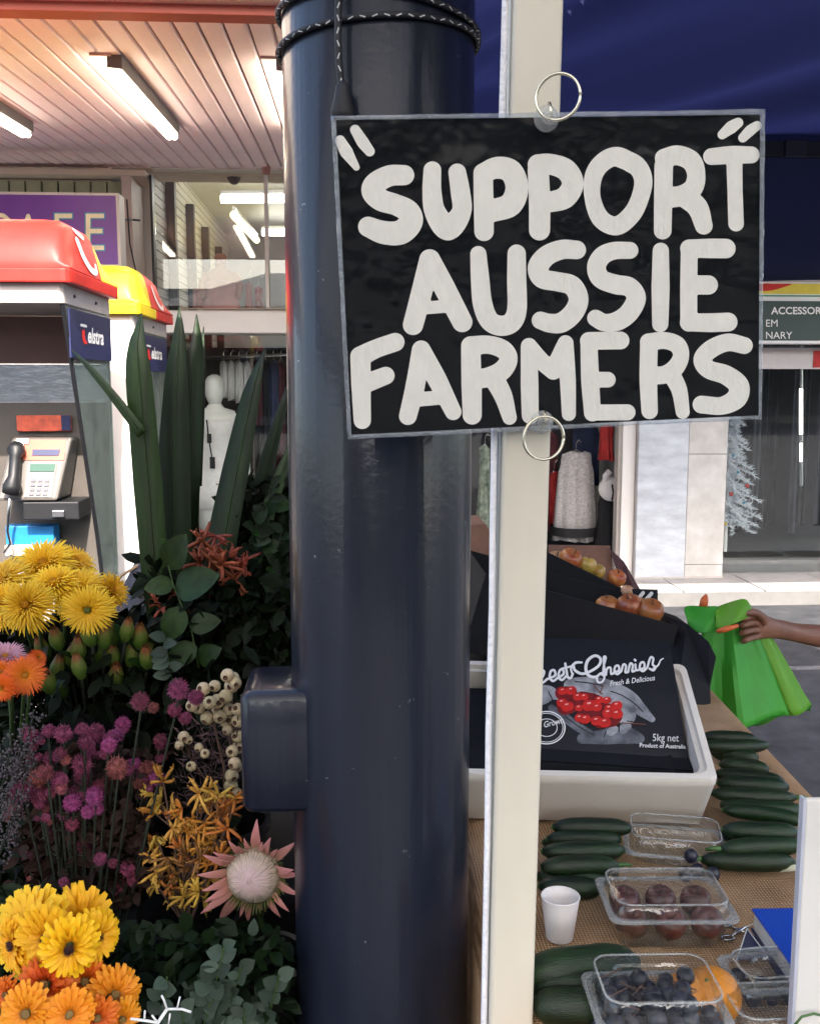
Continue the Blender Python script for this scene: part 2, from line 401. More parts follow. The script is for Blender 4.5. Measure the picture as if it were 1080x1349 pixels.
M_hous = mat('light_housing', (.13, .12, .12), .6)
def batten(px0, py0, px1, py1, Ya, Yb, label):
    a = aty(px0, py0, Ya); b = aty(px1, py1, Yb); x = (a.x + b.x) / 2
    t = thing('fluorescent_light', label, 'light', (x, Ya, slope(Ya)), group='fluorescent lights under the awning')
    h = MB(); za, zb_ = slope(Ya) - .035, slope(Yb) - .035
    h.add([(x + dx, y, z + dz) for y, z in ((Ya, za), (Yb, zb_)) for dx, dz in ((-.024, .035), (.038, .035), (.038, -.022), (-.024, -.016))],
          [(0, 1, 2, 3), (7, 6, 5, 4), (0, 4, 5, 1), (1, 5, 6, 2), (2, 6, 7, 3), (3, 7, 4, 0)])
    h.build('housing', M_hous, t)
    for dx in (-.018, .012):
        q = MB(); q.tube([(x + dx, Ya + .02, za - .038), (x + dx, Yb - .02, zb_ - .038)], .017, 12); q.build('tube', M_tube, t, smooth=True)
    e = MB(); e.box(x - .09, x + .0, Ya - .03, Ya - .02, za + .022, za + .034); e.build('end_bracket', mat('bracket', (.45, .30, .26), .5), t)
batten(152, 104, 226, 186, 4.45, 5.9, 'lit fluorescent batten on the pink soffit, the whole one left of the blue pole')
batten(366, 112, 398, 186, 4.45, 5.9, 'lit fluorescent batten half hidden behind the blue pole')
batten(-70, 104, 6, 188, 4.45, 5.9, 'lit fluorescent batten cut by the left edge above the cafe sign')

# ------------------------------------------------------------------ cafe wall
cafe = thing('cafe_building', 'cream cafe front with boarded wall above the purple sign', 'building', (-3.5, YF, 0))
w = MB(); a = F(-400, 262); b = F(166, 800); w.box(a.x - 2, b.x, YF + .02, YF + .3, 0, zb + .3); w.build('wall', M_cream, cafe)
w = MB(); a = F(165, 236); b = F(198, 800); w.box(a.x, b.x - .004, YF - .14, YF + .28, 0, a.z); w.build('corner_pier', mat('pier', (.60, .50, .46), .55, nscale=3), cafe, bevel=.004)
w = MB(); a = F(-300, 222); b = F(197, 237); w.box(a.x - 2, b.x, YF - .16, YF + .25, b.z, a.z - .004); w.build('header_beam', M_cream, cafe, bevel=.004)
x = F(163, 240).x; z0 = F(0, 262).z; z1 = F(0, 237).z
while x > -6.5:
    w = MB(); w.box(x - .108, x - .006, YF - .03, YF + .015, z0 - .5, z1 - .004); w.build('wall_board', mat('wall_board', (.36, .38, .26), .6) if 'wall_board' not in bpy.data.materials else bpy.data.materials['wall_board'], cafe, bevel=.004)
    x -= .115
# purple lightbox sign
YS = 6.75
sg = thing('cafe_sign', 'purple light box sign with pale yellow letters CAFE', 'sign', aty(60, 340, YS))
s = MB(); a = aty(-62, 251, YS); b = aty(160, 352, YS); s.box(a.x, b.x, YS, YS + .16, b.z, a.z); s.build('casing', M_white, sg, bevel=.006)
s = MB(); s.box(a.x + .02, b.x - .02, YS - .006, YS - .002, b.z + .02, a.z - .02); s.build('face', M_purple, sg)
def on_sign(x, y): return aty(x, y, YS - .010)
def on_sign2(x, y): return aty(x, y, YS - .008)
def boxletter(name, x0, rects):
    for k, (mp, m, gg) in enumerate(((on_sign, M_letter, 0), (on_sign2, M_cyan, 1.6))):
        if k == 1: 
            q = MB()
            for r in rects: q.add([mp(x0 + r[0] - gg, r[1] - gg), mp(x0 + r[2] + gg, r[1] - gg), mp(x0 + r[2] + gg, r[3] + gg), mp(x0 + r[0] - gg, r[3] + gg)], [(3, 2, 1, 0)])
            # one outline strip per letter, offset a hair per bar so bars never share a plane
            for i in range(len(rects)):
                for j in range(4): v = q.v[i * 4 + j]; q.v[i * 4 + j] = (v[0], v[1] + i * .0003, v[2])
            q.build('outline', m, L)
        else:
            q = MB()
            for i, r in enumerate(rects):
                q.add([mp(x0 + r[0], r[1]), mp(x0 + r[2], r[1]), mp(x0 + r[2], r[3]), mp(x0 + r[0], r[3])], [(3, 2, 1, 0)])
                for j in range(4): v = q.v[i * 4 + j]; q.v[i * 4 + j] = (v[0], v[1] + i * .0003, v[2])
            L = q.build(name, m, sg)
boxletter('letter', 113, [(0, 281, 6, 329), (6, 281, 24, 287), (6, 301, 22, 307), (6, 323, 24, 329)])
boxletter('letter', 72, [(0, 281, 6, 329), (6, 281, 23, 287), (6, 301, 21, 307)])
inkmesh([([(24, 327), (37, 284)], 2.8, 0), ([(50, 327), (37, 284)], 2.8, 0), ([(29, 313), (45, 313)], 2.6, 0)], 1.5, on_sign, 'letter', M_letter, sg)
inkmesh([([(12, 290), (2, 283), (-9, 290), (-12, 305), (-9, 320), (2, 327), (12, 320)], 2.8, 0)], 1.5, on_sign, 'letter', M_letter, sg)
cb = MB(); cb.tube([aty(160, 289, YS + .1), aty(174, 289, YF - .2), aty(184, 290, YF - .16)], .008, 6); cb.tube([aty(167, 262, 7.0), aty(171, 320, 7.1), aty(182, 372, YF - .17)], .006, 6); cb.build('cable', M_dark, sg)

# ------------------------------------------------------------------ clothing shop
shop = thing('clothing_shop', 'clothes shop with upper windows, white ledge and dark display window', 'building', (0, YF, 0))
XL = F(199, 500).x; XR = F(830, 600).x; YB = 12.6
w = MB(); w.box(XL - .1, XR + .3, YB, YB + .2, 0, 3.6); w.build('back_wall', M_int, shop)
w = MB(); w.box(XL - .12, XL - .02, YF + .3, YB, 1.9, 3.6); w.build('side_wall', M_white, shop)
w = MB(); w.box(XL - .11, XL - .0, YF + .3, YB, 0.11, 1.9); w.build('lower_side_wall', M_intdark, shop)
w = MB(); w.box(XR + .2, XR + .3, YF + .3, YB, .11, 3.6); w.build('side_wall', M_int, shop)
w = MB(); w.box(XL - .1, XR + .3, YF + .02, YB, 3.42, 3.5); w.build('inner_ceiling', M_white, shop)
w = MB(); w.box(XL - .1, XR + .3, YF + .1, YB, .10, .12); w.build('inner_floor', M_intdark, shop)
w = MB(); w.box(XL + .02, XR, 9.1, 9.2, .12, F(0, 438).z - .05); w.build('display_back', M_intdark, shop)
w = MB(); w.box(XL - 6, XR + 6, YF + .05, YF + .6, zb + .02, zb + 3.2); w.build('upper_wall', M_cream, shop)
for i in range(22):   # ribbed side wall boards
    w = MB(); z = 2.0 + i * .07; w.box(XL - .02, XL - .005, YF + .31, YB, z, z + .058); w.build('wall_rib', M_white, shop)
for y in (8.35, 9.35, 10.3, 11.3):
    w = MB(); w.box(XL + .0, XL + .07, y, y + .09, 1.95, 3.3 - (y - 8) * .06); w.build('wall_post', M_dark, shop, bevel=.004)
# front frame
def fr(x0, y0, x1, y1, name='window_frame', m=M_white, Y=YF - .05, d=.1, **k):
    q = MB(); pbox(q, x0, y0, x1, y1, Y, d); return q.build(name, m, shop, bevel=.003, **k)
fr(199, 222, 820, 229); fr(347, 229, 355, 405); fr(600, 229, 608, 405)
fr(199.5, 229.5, 202, 405, m=M_dark); fr(235, 405.5, 830, 409, m=M_cream)
ld = MB(); pbox(ld, 199.5, 409.5, 826, 440, YF - .22, .3); ld.build('ledge', M_white, shop, bevel=.006)
q = MB(); pbox(q, 202.5, 229.5, 820, 405, YF, .008); q.build('upper_pane', M_glassup, shop)
q = MB(); pbox(q, 203, 440.5, 700, 775, YF, .008); q.build('display_pane', M_glasswin, shop)
fr(199.5, 440.5, 203, 779, m=M_steel); fr(698, 440.5, 704, 779, m=M_steel)
fr(203.5, 775, 697.5, 784, m=M_dark)
fr(818.5, 440.5, 822, 785, name='door_frame', m=M_rim); fr(824.5, 440.5, 831.5, 785, name='door_frame', m=M_white, Y=YF - .09)
q = MB(); q.tube([F(351, 214, YF - .12), F(351, 229, YF - .12)], .03, 10); q.build('pipe_fitting', mat('pipe_red', (.4, .2, .18), .5), shop)
# dome camera
t = thing('security_camera', 'small dark dome security camera under the shop ceiling', 'camera', aty(308, 226, 7.9))
q = MB(); c = aty(308, 229, 7.9); q.lathe([(.05, .03), (.065, .03), (.065, 0), (.055, -.01)], 20, M=Matrix.Translation(c)); q.build('mount', M_white, t, auto=40)
q = MB(); q.sphere(c - Vector((0, 0, .01)), (.055, .055, .07), 16, 10); q.build('dome', M_black, t, smooth=True)
q = MB(); q.tube([c + Vector((0, 0, .03)), Vector((c.x, c.y, 3.42))], .012, 8); q.build('stem', M_white, t)
def inlight(pa, Ya, pb, Yb, m, label, r=.03):
    a = aty(*pa, Ya); b = aty(*pb, Yb)
    t = thing('ceiling_light', label, 'light', (a + b) / 2, group='ceiling lights inside the clothes shop')
    q = MB(); q.tube([a, b], r, 12); q.build('tube', m, t, smooth=True)
    q = MB(); q.tube([a + Vector((0, 0, r + .02)), b + Vector((0, 0, r + .02))], .022, 4); q.build('housing', M_white, t)
inlight((291, 262), 9.0, (460, 260), 9.0, M_tubec, 'longest bright white tube seen through the upper shop window', .035)
inlight((308, 283), 9.0, (338, 316), 11.3, M_tubey, 'slanting yellowish tube behind the upper shop window', .035)
inlight((345, 306), 11.2, (470, 306), 11.2, M_tubec, 'short white tube low at the back of the upper shop window', .035)

# garments
def garment(px0, py0, px1, py1, Y, m, label, style='dress', hem=None, name='garment', group='clothes hanging in the shop', dep=.09):
    a = aty(px0, py0, Y); b = aty(px1, py1, Y); cx = (a.x + b.x) / 2; W = abs(b.x - a.x) / 2; H = a.z - b.z
    t = thing(name, label, 'dress' if style == 'dress' else 'top', (cx, Y, b.z), group=group)
    q = MB(); n = 40; loops = []; ph = random.random() * 6
    pr = {'dress': [(1, .20), (.97, .62), (.90, .60), (.75, .56), (.62, .60), (.4, .78), (.2, .92), (0, 1.0)],
          'top': [(1, .25), (.96, .85), (.85, .95), (.6, .9), (.3, .95), (0, 1)],
          'shift': [(1, .40), (.975, .66), (.93, .68), (.85, .70), (.78, .80), (.4, .90), (0, 1.0)],
          'strap': [(1, .30), (.93, .35), (.8, .52), (.65, .5), (.4, .66), (.2, .82), (0, 1)]}[style]
    for h, wd in pr:
        l = []
        for j in range(n):
            an = 2 * math.pi * j / n; f = 1 + .22 * (1.15 - h) * math.sin(an * 7 + ph) + .12 * (1.1 - h) * math.sin(an * 13 + 2 * ph)
            l.append(Vector((cx + math.cos(an) * W * wd * (1 + .05 * math.sin(9 * an + ph) + .03 * math.sin(h * 14 + ph)), Y + .05 + math.sin(an) * dep * (.35 + .65 * (1 - h)) * f, b.z + H * h + .008 * math.sin(3 * an + ph))))
        loops.append(l)
    q.loft(loops, True, True); q.build('cloth', m, t, smooth=True)
    q = MB(); k = Vector((cx, Y + .05, a.z)); q.tube([k + Vector((-W * .5, 0, -.03)), k + Vector((0, 0, .02)), k + Vector((W * .5, 0, -.03))], .006, 6)
    q.tube([k, k + Vector((0, 0, .07)), k + Vector((.02, 0, .1)), k + Vector((.04, 0, .08))], .003, 5); q.build('hanger', M_steel, t)
    if hem: 
        q = MB(); l2 = []
        for h in (.06, .16):
            l2.append([Vector((cx + math.cos(2 * math.pi * j / n) * W * (1.09 - h * .1), Y + .05 + math.sin(2 * math.pi * j / n) * dep * 1.5, b.z + H * h)) for j in range(n)])
        q.loft(l2, False, False); q.build('hem_band', hem, t, smooth=True)
    return t
C_white = mat('white_cloth', (.80, .78, .78), .85, noise=.08, nscale=30, bump=.3, bscale=90)
C_lace = mat('lace_cloth', (.50, .48, .48), .9, noise=.35, nscale=60, bump=.5, bscale=120)
C_black = mat('black_cloth', (.015, .015, .018), .85, noise=.2)
C_red = mat('red_cloth', (.45, .03, .03), .8, noise=.2)
C_maroon = mat('maroon_cloth', (.10, .025, .035), .85, noise=.4, nscale=10)
C_blue = mat('blue_cloth', (.04, .05, .11), .85, noise=.3)
C_pink = mat('pink_cloth', (.62, .34, .33), .85, noise=.12)
C_skin = mat('mannequin_pink', (.52, .28, .22), .6)
C_print = mat('printed_cloth', (.03, .07, .05), .85, noise=.3, nscale=14, c2=(.55, .6, .5))
C_rp = mat('red_printed_cloth', (.55, .04, .05), .85, noise=.3, nscale=12, c2=(.6, .5, .5))
# left rack behind the display pane
rack = thing('clothes_rack', 'chrome garment rail in the lower display window', 'rail', (F(330, 470, 8.5).x, 8.5, .12))
ra, rb_ = F(262, 472, 8.5), F(420, 466, 8.5)
q = MB(); q.tube([ra, rb_], .014, 10); q.build('rail', M_steel, rack, smooth=True)
for e in (ra, rb_):
    q = MB(); q.tube([e, Vector((e.x, e.y, .12))], .012, 8); q.build('upright', M_steel, rack, smooth=True)
for i, (x0, m, w_, d) in enumerate([(288, C_white, 12, 'first white shirt beside the mannequin head on the garment rail'), (298, C_white, 12, 'second white shirt on the garment rail'), (308, C_white, 13, 'third white shirt from the mannequin on the garment rail'), (319, C_white, 12, 'last white shirt before the dark clothes on the rail')]):
    garment(x0, 476, x0 + w_, 524 + i * 3, 8.45 + .02 * (i % 2), m, d, 'top')
for i, (x0, y1, m, d) in enumerate([(330, 560, C_maroon, 'maroon garment hung right of the white shirts'), (342, 600, C_black, 'long black garment in the middle of the rail'), (352, 590, C_blue, 'navy garment hung beside the maroon one'), (362, 620, C_maroon, 'dark red garment nearest the blue pole'), (374, 600, C_black, 'black garment mostly behind the blue pole')]):
    garment(x0, 474, x0 + 17, y1, 8.5 + .03 * (i % 2), m, d, 'top')
garment(205, 470, 226, 640, 8.0, C_rp, 'red and white printed dress by the edge of the display window')
garment(228, 466, 250, 640, 8.3, C_blue, 'navy dress hung behind the sword leaves')
garment(250, 560, 275, 700, 8.6, C_black, 'black dress standing low behind the white mannequin')
garment(330, 640, 372, 760, 8.2, C_blue, 'dark blue folded clothes low in the display window', 'top')
# pink torso in the upper window
t = thing('display_torso', 'flesh coloured dress form with a pink top behind the upper window', 'mannequin', F(294, 405, 7.9))
c = F(292, 400, 7.95)
def eloop(c, rx, ry, n=20): return [Vector((c[0] + rx * math.cos(2 * math.pi * j / n), c[1] + ry * math.sin(2 * math.pi * j / n), c[2])) for j in range(n)]
q = MB(); q.loft([eloop((c.x, c.y, c.z + dz), rx, rx * .6) for dz, rx in ((.10, .10), (.18, .12), (.24, .115), (.27, .05), (.30, .035), (.33, .045), (.36, .05), (.385, .03))], True, True); q.build('torso', C_skin, t, smooth=True)
q = MB(); q.loft([eloop((c.x, c.y, c.z + dz), rx * (1 + .05 * math.sin(dz * 90)), rx * .7) for dz, rx in ((-.10, .15), (0, .14), (.08, .115), (.17, .13))], True, True); q.build('pink_top', C_pink, t, smooth=True)
q = MB(); 
for sx in (-1, 1): q.tube([(c.x + sx * .11, c.y, c.z + .23), (c.x + sx * .15, c.y - .02, c.z + .13), (c.x + sx * .13, c.y - .04, c.z + .04)], [.032, .028, .024], 10)
q.build('arm', C_skin, t, smooth=True)
for x0, x1, y0, d in ((322, 332, 372, 'pink cloth folded right of the dress form'), (334, 346, 378, 'darker pink cloth folded at the end of the shelf'), (252, 272, 380, 'pale pink cloth hung left of the dress form')):
    garment(x0, y0, x1, 404, 8.1, C_pink if x0 != 334 else C_rp, d, 'top', group='pink clothes in the upper window')
sh = MB(); a = F(203, 404, 8.35); sh.box(XL + .02, XR, 7.6, 9.2, F(0, 406).z - .02, F(0, 406).z + .0); sh.build('display_shelf', M_white, shop)

# mannequin
t = thing('mannequin', 'white faceless mannequin in a white dress with a dark tag on a string', 'mannequin', (F(284, 600, 7.85).x, 7.85, .12))
Ym = 7.85; cz = lambda py: F(284, py, Ym).z; mx_ = F(284, 560, Ym).x
M_man = mat('mannequin_gloss', (.80, .80, .77), .4, noise=.03)
q = MB(); hz = cz(512)
q.loft([eloop((mx_ + ox, Ym + oy, z), rx, ry, 24) for z, rx, ry, ox, oy in (
    (cz(532), .045, .05, 0, 0), (cz(529), .052, .062, 0, -.01), (cz(522), .070, .088, 0, -.015), (cz(512), .079, .100, 0, 0), (cz(502), .074, .095, 0, 0), (cz(496), .052, .066, 0, 0), (cz(493), .018, .02, 0, 0))])
q.build('head', M_man, t, smooth=True)
q = MB()
q.loft([eloop((mx_, Ym, z), rx, ry, 28) for z, rx, ry in (
    (cz(700), .15, .11), (cz(640), .16, .12), (cz(610), .145, .105), (cz(585), .115, .09), (cz(570), .125, .10), (cz(558), .155, .12), (cz(548), .165, .10), (cz(541), .15, .075), (cz(537), .07, .055), (cz(530), .043, .045), (cz(524), .042, .045))])
q.build('body', M_man, t, smooth=True)
for sx in (-1, 1):
    q = MB(); q.tube([(mx_ + sx * .15, Ym, cz(546)), (mx_ + sx * .205, Ym, cz(560)), (mx_ + sx * .225, Ym + .02, cz(590)), (mx_ + sx * .235, Ym - .03, cz(625)), (mx_ + sx * .22, Ym - .06, cz(655))], [.035, .046, .038, .032, .022], 12)
    q.build('arm', M_man, t, smooth=True)
q = MB(); n = 48
q.loft([[Vector((mx_ + math.cos(2 * math.pi * j / n) * rx * (1 + fw * math.sin(7 * 2 * math.pi * j / n)), Ym + math.sin(2 * math.pi * j / n) * ry * (1 + fw * math.sin(7 * 2 * math.pi * j / n)), z)) for j in range(n)]
        for z, rx, ry, fw in ((cz(668), .185, .145, .05), (cz(640), .18, .138, .04), (cz(612), .158, .12, .02), (cz(586), .125, .10, 0), (cz(570), .134, .112, 0), (cz(557), .160, .130, 0), (cz(552), .15, .118, 0))], True, True)
q.build('dress', C_white, t, smooth=True)
q = MB(); q.tube([(mx_ - .05, Ym - .13, cz(552)), (mx_ - .035, Ym - .155, cz(575)), (mx_ - .015, Ym - .15, cz(600))], .006, 6); q.box(mx_ - .045, mx_ - .012, Ym - .165, Ym - .158, cz(582), cz(570)); q.box(mx_ - .03, mx_ + .01, Ym - .165, Ym - .158, cz(615), cz(600)); q.build('tag', C_black, t)
q = MB(); q.tube([(mx_, Ym, .12), (mx_, Ym, cz(700))], .02, 10); q.lathe([(.18, 0), (.18, .02), (.02, .03)], 24, M=Matrix.Translation((mx_, Ym, .12))); q.build('stand', M_steel, t)

# right doorway clothes
garment(628, 588, 650, 712, 8.0, C_print, 'green and white printed dress between the pole and the white post')
garment(732, 596, 786, 712, 7.95, C_lace, 'white lace dress in the doorway of the clothes shop', 'shift', hem=C_black, dep=.12)
garment(778, 640, 826, 760, 7.85, C_black, 'black dress with a white round collar by the door frame', 'strap', dep=.12)
t = thing('display_bust', 'round white collar and head form above the black dress', 'mannequin', F(803, 664, 7.8))
q = MB(); c = F(803, 645, 7.83); q.lathe([(.0, 0), (.06, .003), (.095, .01), (.10, .03), (.05, .05)], 24, M=Matrix.Translation(c) @ Matrix.Rotation(R(75), 4, 'X')); q.build('collar', C_white, t, smooth=True)
q = MB(); q.tube([c + Vector((-.03, 0, .04)), c + Vector((-.04, 0, .11)), c + Vector((.0, 0, .15))], [.03, .025, .03], 10); q.build('neck', C_white, t, smooth=True)
q = MB(); q.tube([c + Vector((0, -.07, .05)), c + Vector((.01, -.075, -.02)), c + Vector((0, -.075, -.08))], .007, 6); q.build('necklace', C_black, t)
garment(792, 560, 810, 606, 7.75, C_red, 'small bright red bag shaped garment at the top of the doorway', 'top')
garment(724, 622, 738, 690, 8.25, C_red, 'red garment hanging behind the white lace dress', 'top')
garment(716, 570, 735, 700, 8.3, C_maroon, 'maroon garment at the back left of the doorway', 'top')
garment(755, 560, 790, 640, 8.7, C_blue, 'dark blue garment deep in the doorway', 'top')
for k in range(3):
    q = MB(); z = F(745, 722 + k * 9, 8.4).z; a = F(722, 700, 8.4).x; b = F(770, 700, 8.4).x; q.box(a, b, 8.4, 8.6, z, z + .035)
    q.build('folded_jeans', mat('denim%d' % k, (.05 + .03 * k, .05 + .03 * k, .08 + .02 * k), .9), label=['lowest', 'middle', 'topmost'][2 - k] + ' folded dark denim on the shelf in the doorway', cat='jeans', group='folded jeans in the doorway', bevel=.01)
sb = MB(); sb.box(a - .1, b + .1, 8.35, 8.65, .12, F(745, 740, 8.4).z - .001); sb.build('display_cube', M_intdark, shop)

# marble pillar
pil = thing('marble_pillar', 'pale veined marble pillar between the clothes shop and the next shop window', 'pillar', F(890, 785))
zt = zb - .01; x0 = F(833, 600).x; x1 = F(898, 600).x; x2 = F(948, 600).x
q = MB(); q.box(x0, x2, YF - .12, YF + .5, .11, zt); q.build('core', M_rim, pil)
for za, zc in ((.112, 1.60), (1.606, 2.4), (2.406, zt)):
    q = MB(); q.box(x0 + .002, x1 - .002, YF - .155, YF - .121, za, zc); q.build('marble_slab', M_marble, pil, bevel=.003)
zz = [.112, F(0, 749).z, F(0, 600).z, F(0, 450).z, zt]
for za, zc in zip(zz[:-1], zz[1:]):
    q = MB(); q.box(x1 + .002, x2, YF - .150, YF - .121, za, zc - .004); q.build('marble_tile', M_marble2, pil, bevel=.003)
q = MB(); q.box(x0 - .004, x2 + .004, YF - .16, YF + .5, .108, .12); q.build('plinth', M_rim, pil)

# accessories shop to the right
acc = thing('accessories_shop', 'dark shop window with hanging strips beside the marble pillar', 'building', (F(1050, 600).x, YF, 0))
XA = x2 + .004; XB = 7.5
def ap(name, m, *b, **k): q = MB(); q.box(*b); return q.build(name, m, acc, **k)
zs = F(1000, 758).z; zh = F(0, 452).z
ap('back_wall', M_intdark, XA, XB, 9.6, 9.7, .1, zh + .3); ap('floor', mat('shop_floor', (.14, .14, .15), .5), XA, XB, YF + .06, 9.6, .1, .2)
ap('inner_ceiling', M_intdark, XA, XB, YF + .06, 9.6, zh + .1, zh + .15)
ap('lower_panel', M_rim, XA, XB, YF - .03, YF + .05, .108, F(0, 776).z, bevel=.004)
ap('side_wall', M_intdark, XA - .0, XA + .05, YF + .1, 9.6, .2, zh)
ap('window_pane', M_glasswin, XA, XB, YF, YF + .008, F(0, 776).z + .003, zh)
ap('window_frame', M_steel, XA, XA + .02, YF - .02, YF + .05, F(0, 776).z + .004, zh); ap('window_frame', M_steel, F(1066, 0).x + .4, F(1066, 0).x + .43, YF - .02, YF + .05, F(0, 776).z + .004, zh)
ap('header', mat('header_white', (.5, .48, .48), .6), XA, XB, YF - .02, YF + .05, zh + .004, zb - .01)
M_strip = [mat('dark_strip%d' % i, (.025 + .02 * i, .026 + .02 * i, .034 + .02 * i), .7, noise=.4, nscale=6) for i in range(4)]
x = XA + .06; i = 0
while x < XA + 2.6:
    wd = random.uniform(.03, .075); q = MB(); y = 8.1 + random.random() * .3
    q.loft([[Vector((x + wd * f, y + .015 * math.sin(f * 9 + i) + dy, z)) for f, dy in ((0, 0), (.33, 0), (.66, 0), (1, 0), (1, .004), (.66, .004), (.33, .004), (0, .004))] for z in (.3 + random.random() * .12, 1.0, zh + .05)], True, True)
    q.build('hanging_strip', M_strip[random.randrange(4)], acc); x += wd + random.uniform(.004, .045); i += 1
tb = thing('window_reflection_tube', 'bright vertical reflection in the dark shop window, put in as a glowing tube', 'light', F(1055, 600, 7.8))
q = MB(); q.tube([F(1055, 512, 7.8), F(1055, 572, 7.8)], .013, 10); q.tube([F(1055, 584, 7.8), F(1055, 608, 7.8)], .011, 10); q.build('tube', mat('window_reflection_glow', (1, 1, 1), .5, noise=0, emis=(1, .96, .85), estr=1.6), tb, smooth=True)  # glowing tube put in for a vertical reflection, not a lamp
q = MB(); q.tube([F(1055, 455, 7.83), F(1055, 640, 7.83)], .016, 8); q.build('housing', M_steel, tb)  # housing added behind the glowing reflection strip
for (xa, xb_, py, hh, d) in ((985, 1036, 764, .05, 'low white box added for glare on the floor of the dark shop window'), (1040, 1100, 752, .07, 'pale flat box added for glare behind the dark shop window'), (952, 984, 757, .05, 'small cream box added for glare under the white tree')):
    q = MB(); a = F(xa, py, 7.75); b = F(xb_, py, 7.75); q.box(a.x, b.x, 7.7, 8.0, .2, a.z); q.build('glare_box', M_cream, label=d, cat='box', group='boxes added for glare in the dark shop window', bevel=.006)  # pale boxes stand in for glare low in the window glass
# poster strip under the green sign
q = MB(); pbox(q, 1000, 458, 1140, 486, YF - .045, .012); q.build('window_poster', mat('poster', (.55, .5, .5), .6, nscale=3, noise=.1), label='white poster strip with red edge above the dark shop window', cat='poster')
q = MB(); pbox(q, 1072, 462, 1140, 484, YF - .052, .006); q.build('window_sticker', C_red, label='red sticker on the poster strip at the right edge', cat='sticker')
# green sign
YG = 7.2
gs = thing('shop_sign', 'dark green shop sign with white capitals ending ACCESSORIES', 'sign', aty(1050, 452, YG))
q = MB(); pbox(q, 985, 371, 1240, 453, YG, .14); q.build('box', M_signwhite, gs, bevel=.005)
q = MB(); pbox(q, 988, 396, 1236, 449, YG - .004, .003); q.build('green_panel', M_green, gs)
q = MB(); pbox(q, 988, 373, 1236, 388, YG - .004, .003); q.build('yellow_band', mat('sign_yellow', lin(225, 205, 70), .5), gs)
q = MB(); pbox(q, 988, 388.3, 1236, 391.5, YG - .004, .003); q.build('green_line', mat('sign_green', lin(30, 130, 70), .5), gs)
on_g = lambda x, y: aty(x, y, YG - .007)
inkmesh([([(975, 378), (1010, 378), (1024, 377), (1042, 374)], [5, 5, 3.5, .8], 0)], 1.2, on_g, 'red_swoosh', M_red, gs)
textmesh('ACCESSORIES', 1016, 413.5, 9.6, on_g, M_signwhite, gs, bold=.02)
textmesh('EM', 1008, 430, 9.6, on_g, M_signwhite, gs); textmesh('NARY', 1008, 446, 9.6, on_g, M_signwhite, gs)

# white christmas tree
ct = thing('christmas_tree', 'white artificial christmas tree with coloured baubles in the dark shop window', 'christmas tree', F(962, 700, 8.0))
M_wt = mat('white_needles', (.70, .74, .80), .7); Xc = F(958, 640, 8.0).x; top = F(960, 520, 8.0).z; bot = F(960, 690, 8.0).z
q = MB(); q.tube([(Xc, 8.0, .2), (Xc, 8.0, top)], [.02, .006], 8); q.build('trunk', M_signwhite, ct)
q = MB()
for k in range(110):
    f = k / 110; z = top + (bot - top) * f; L = .05 + .25 * f + random.uniform(-.06, .04); an = k * 2.4
    d = Vector((math.cos(an), math.sin(an), -.15)); p0 = Vector((Xc, 8.0, z))
    for m_ in range(60):
        s_ = random.random(); p = p0 + d * (L * s_) + Vector((0, 0, -.05 * s_ * s_)); e = (d * .6 + Vector((random.uniform(-1, 1), random.uniform(-1, 1), random.uniform(-.8, .9)))).normalized() * .050
        sd = e.orthogonal().normalized() * .0065; q.add([p - sd, p + sd, p + e], [(0, 1, 2)])
    q.tube([p0, p0 + d * L * .5, p0 + d * L + Vector((0, 0, -.05))], [.006, .004, .002], 4)
q.build('branches', M_wt, ct)
for (bx, by, m_) in ((963, 651, M_red), (956, 576, M_yellow), (972, 622, M_cyan), (980, 662, M_cyan), (955, 690, M_yellow), (966, 600, M_cyan), (984, 640, M_red)):
    q = MB(); q.sphere(F(bx, by, 7.83), .018 if m_ is M_red else .012, 12, 8); q.build('bauble', m_, ct, smooth=True)

# ------------------------------------------------------------------ buildings across the street (behind the photographer)
M_bw = mat('window_dark', (.03, .04, .05), .15, noise=.2)
for k, (x0, x1, h, c, d) in enumerate([(-26, -13, 7.5, (.35, .22, .16), 'brick shop building across the street on the far left behind the camera'), (-12.9, -2, 5.2, (.45, .42, .36), 'cream shop building across the street behind the camera'), (-1.9, 10, 6.4, (.25, .27, .3), 'grey shop building across the street behind the camera'), (10.1, 24, 8.0, (.4, .33, .25), 'tan shop building across the street behind the camera')]):
    t = thing('shop_building', d, 'building', ((x0 + x1) / 2, -24, 0))
    q = MB(); q.box(x0, x1, -32, -24, 0, h); q.build('wall', mat('facade%d' % k, c, .8, nscale=2), t)
    wm = None
    for j in range(int((x1 - x0) // 2.6)):
        q = MB(); xx = x0 + .7 + j * 2.6; q.box(xx, xx + 1.5, -24.0, -23.96, h - 2.6, h - 1.0); q.build('window', M_bw, t)
    q = MB(); q.box(x0 + .3, x1 - .3, -24, -23.9, .3, 2.4); q.build('shop_window', M_bw, t)
    q = MB(); q.box(x0, x1, -23.99, -21.6, 2.9, 3.1); q.build('street_awning', M_white, t)

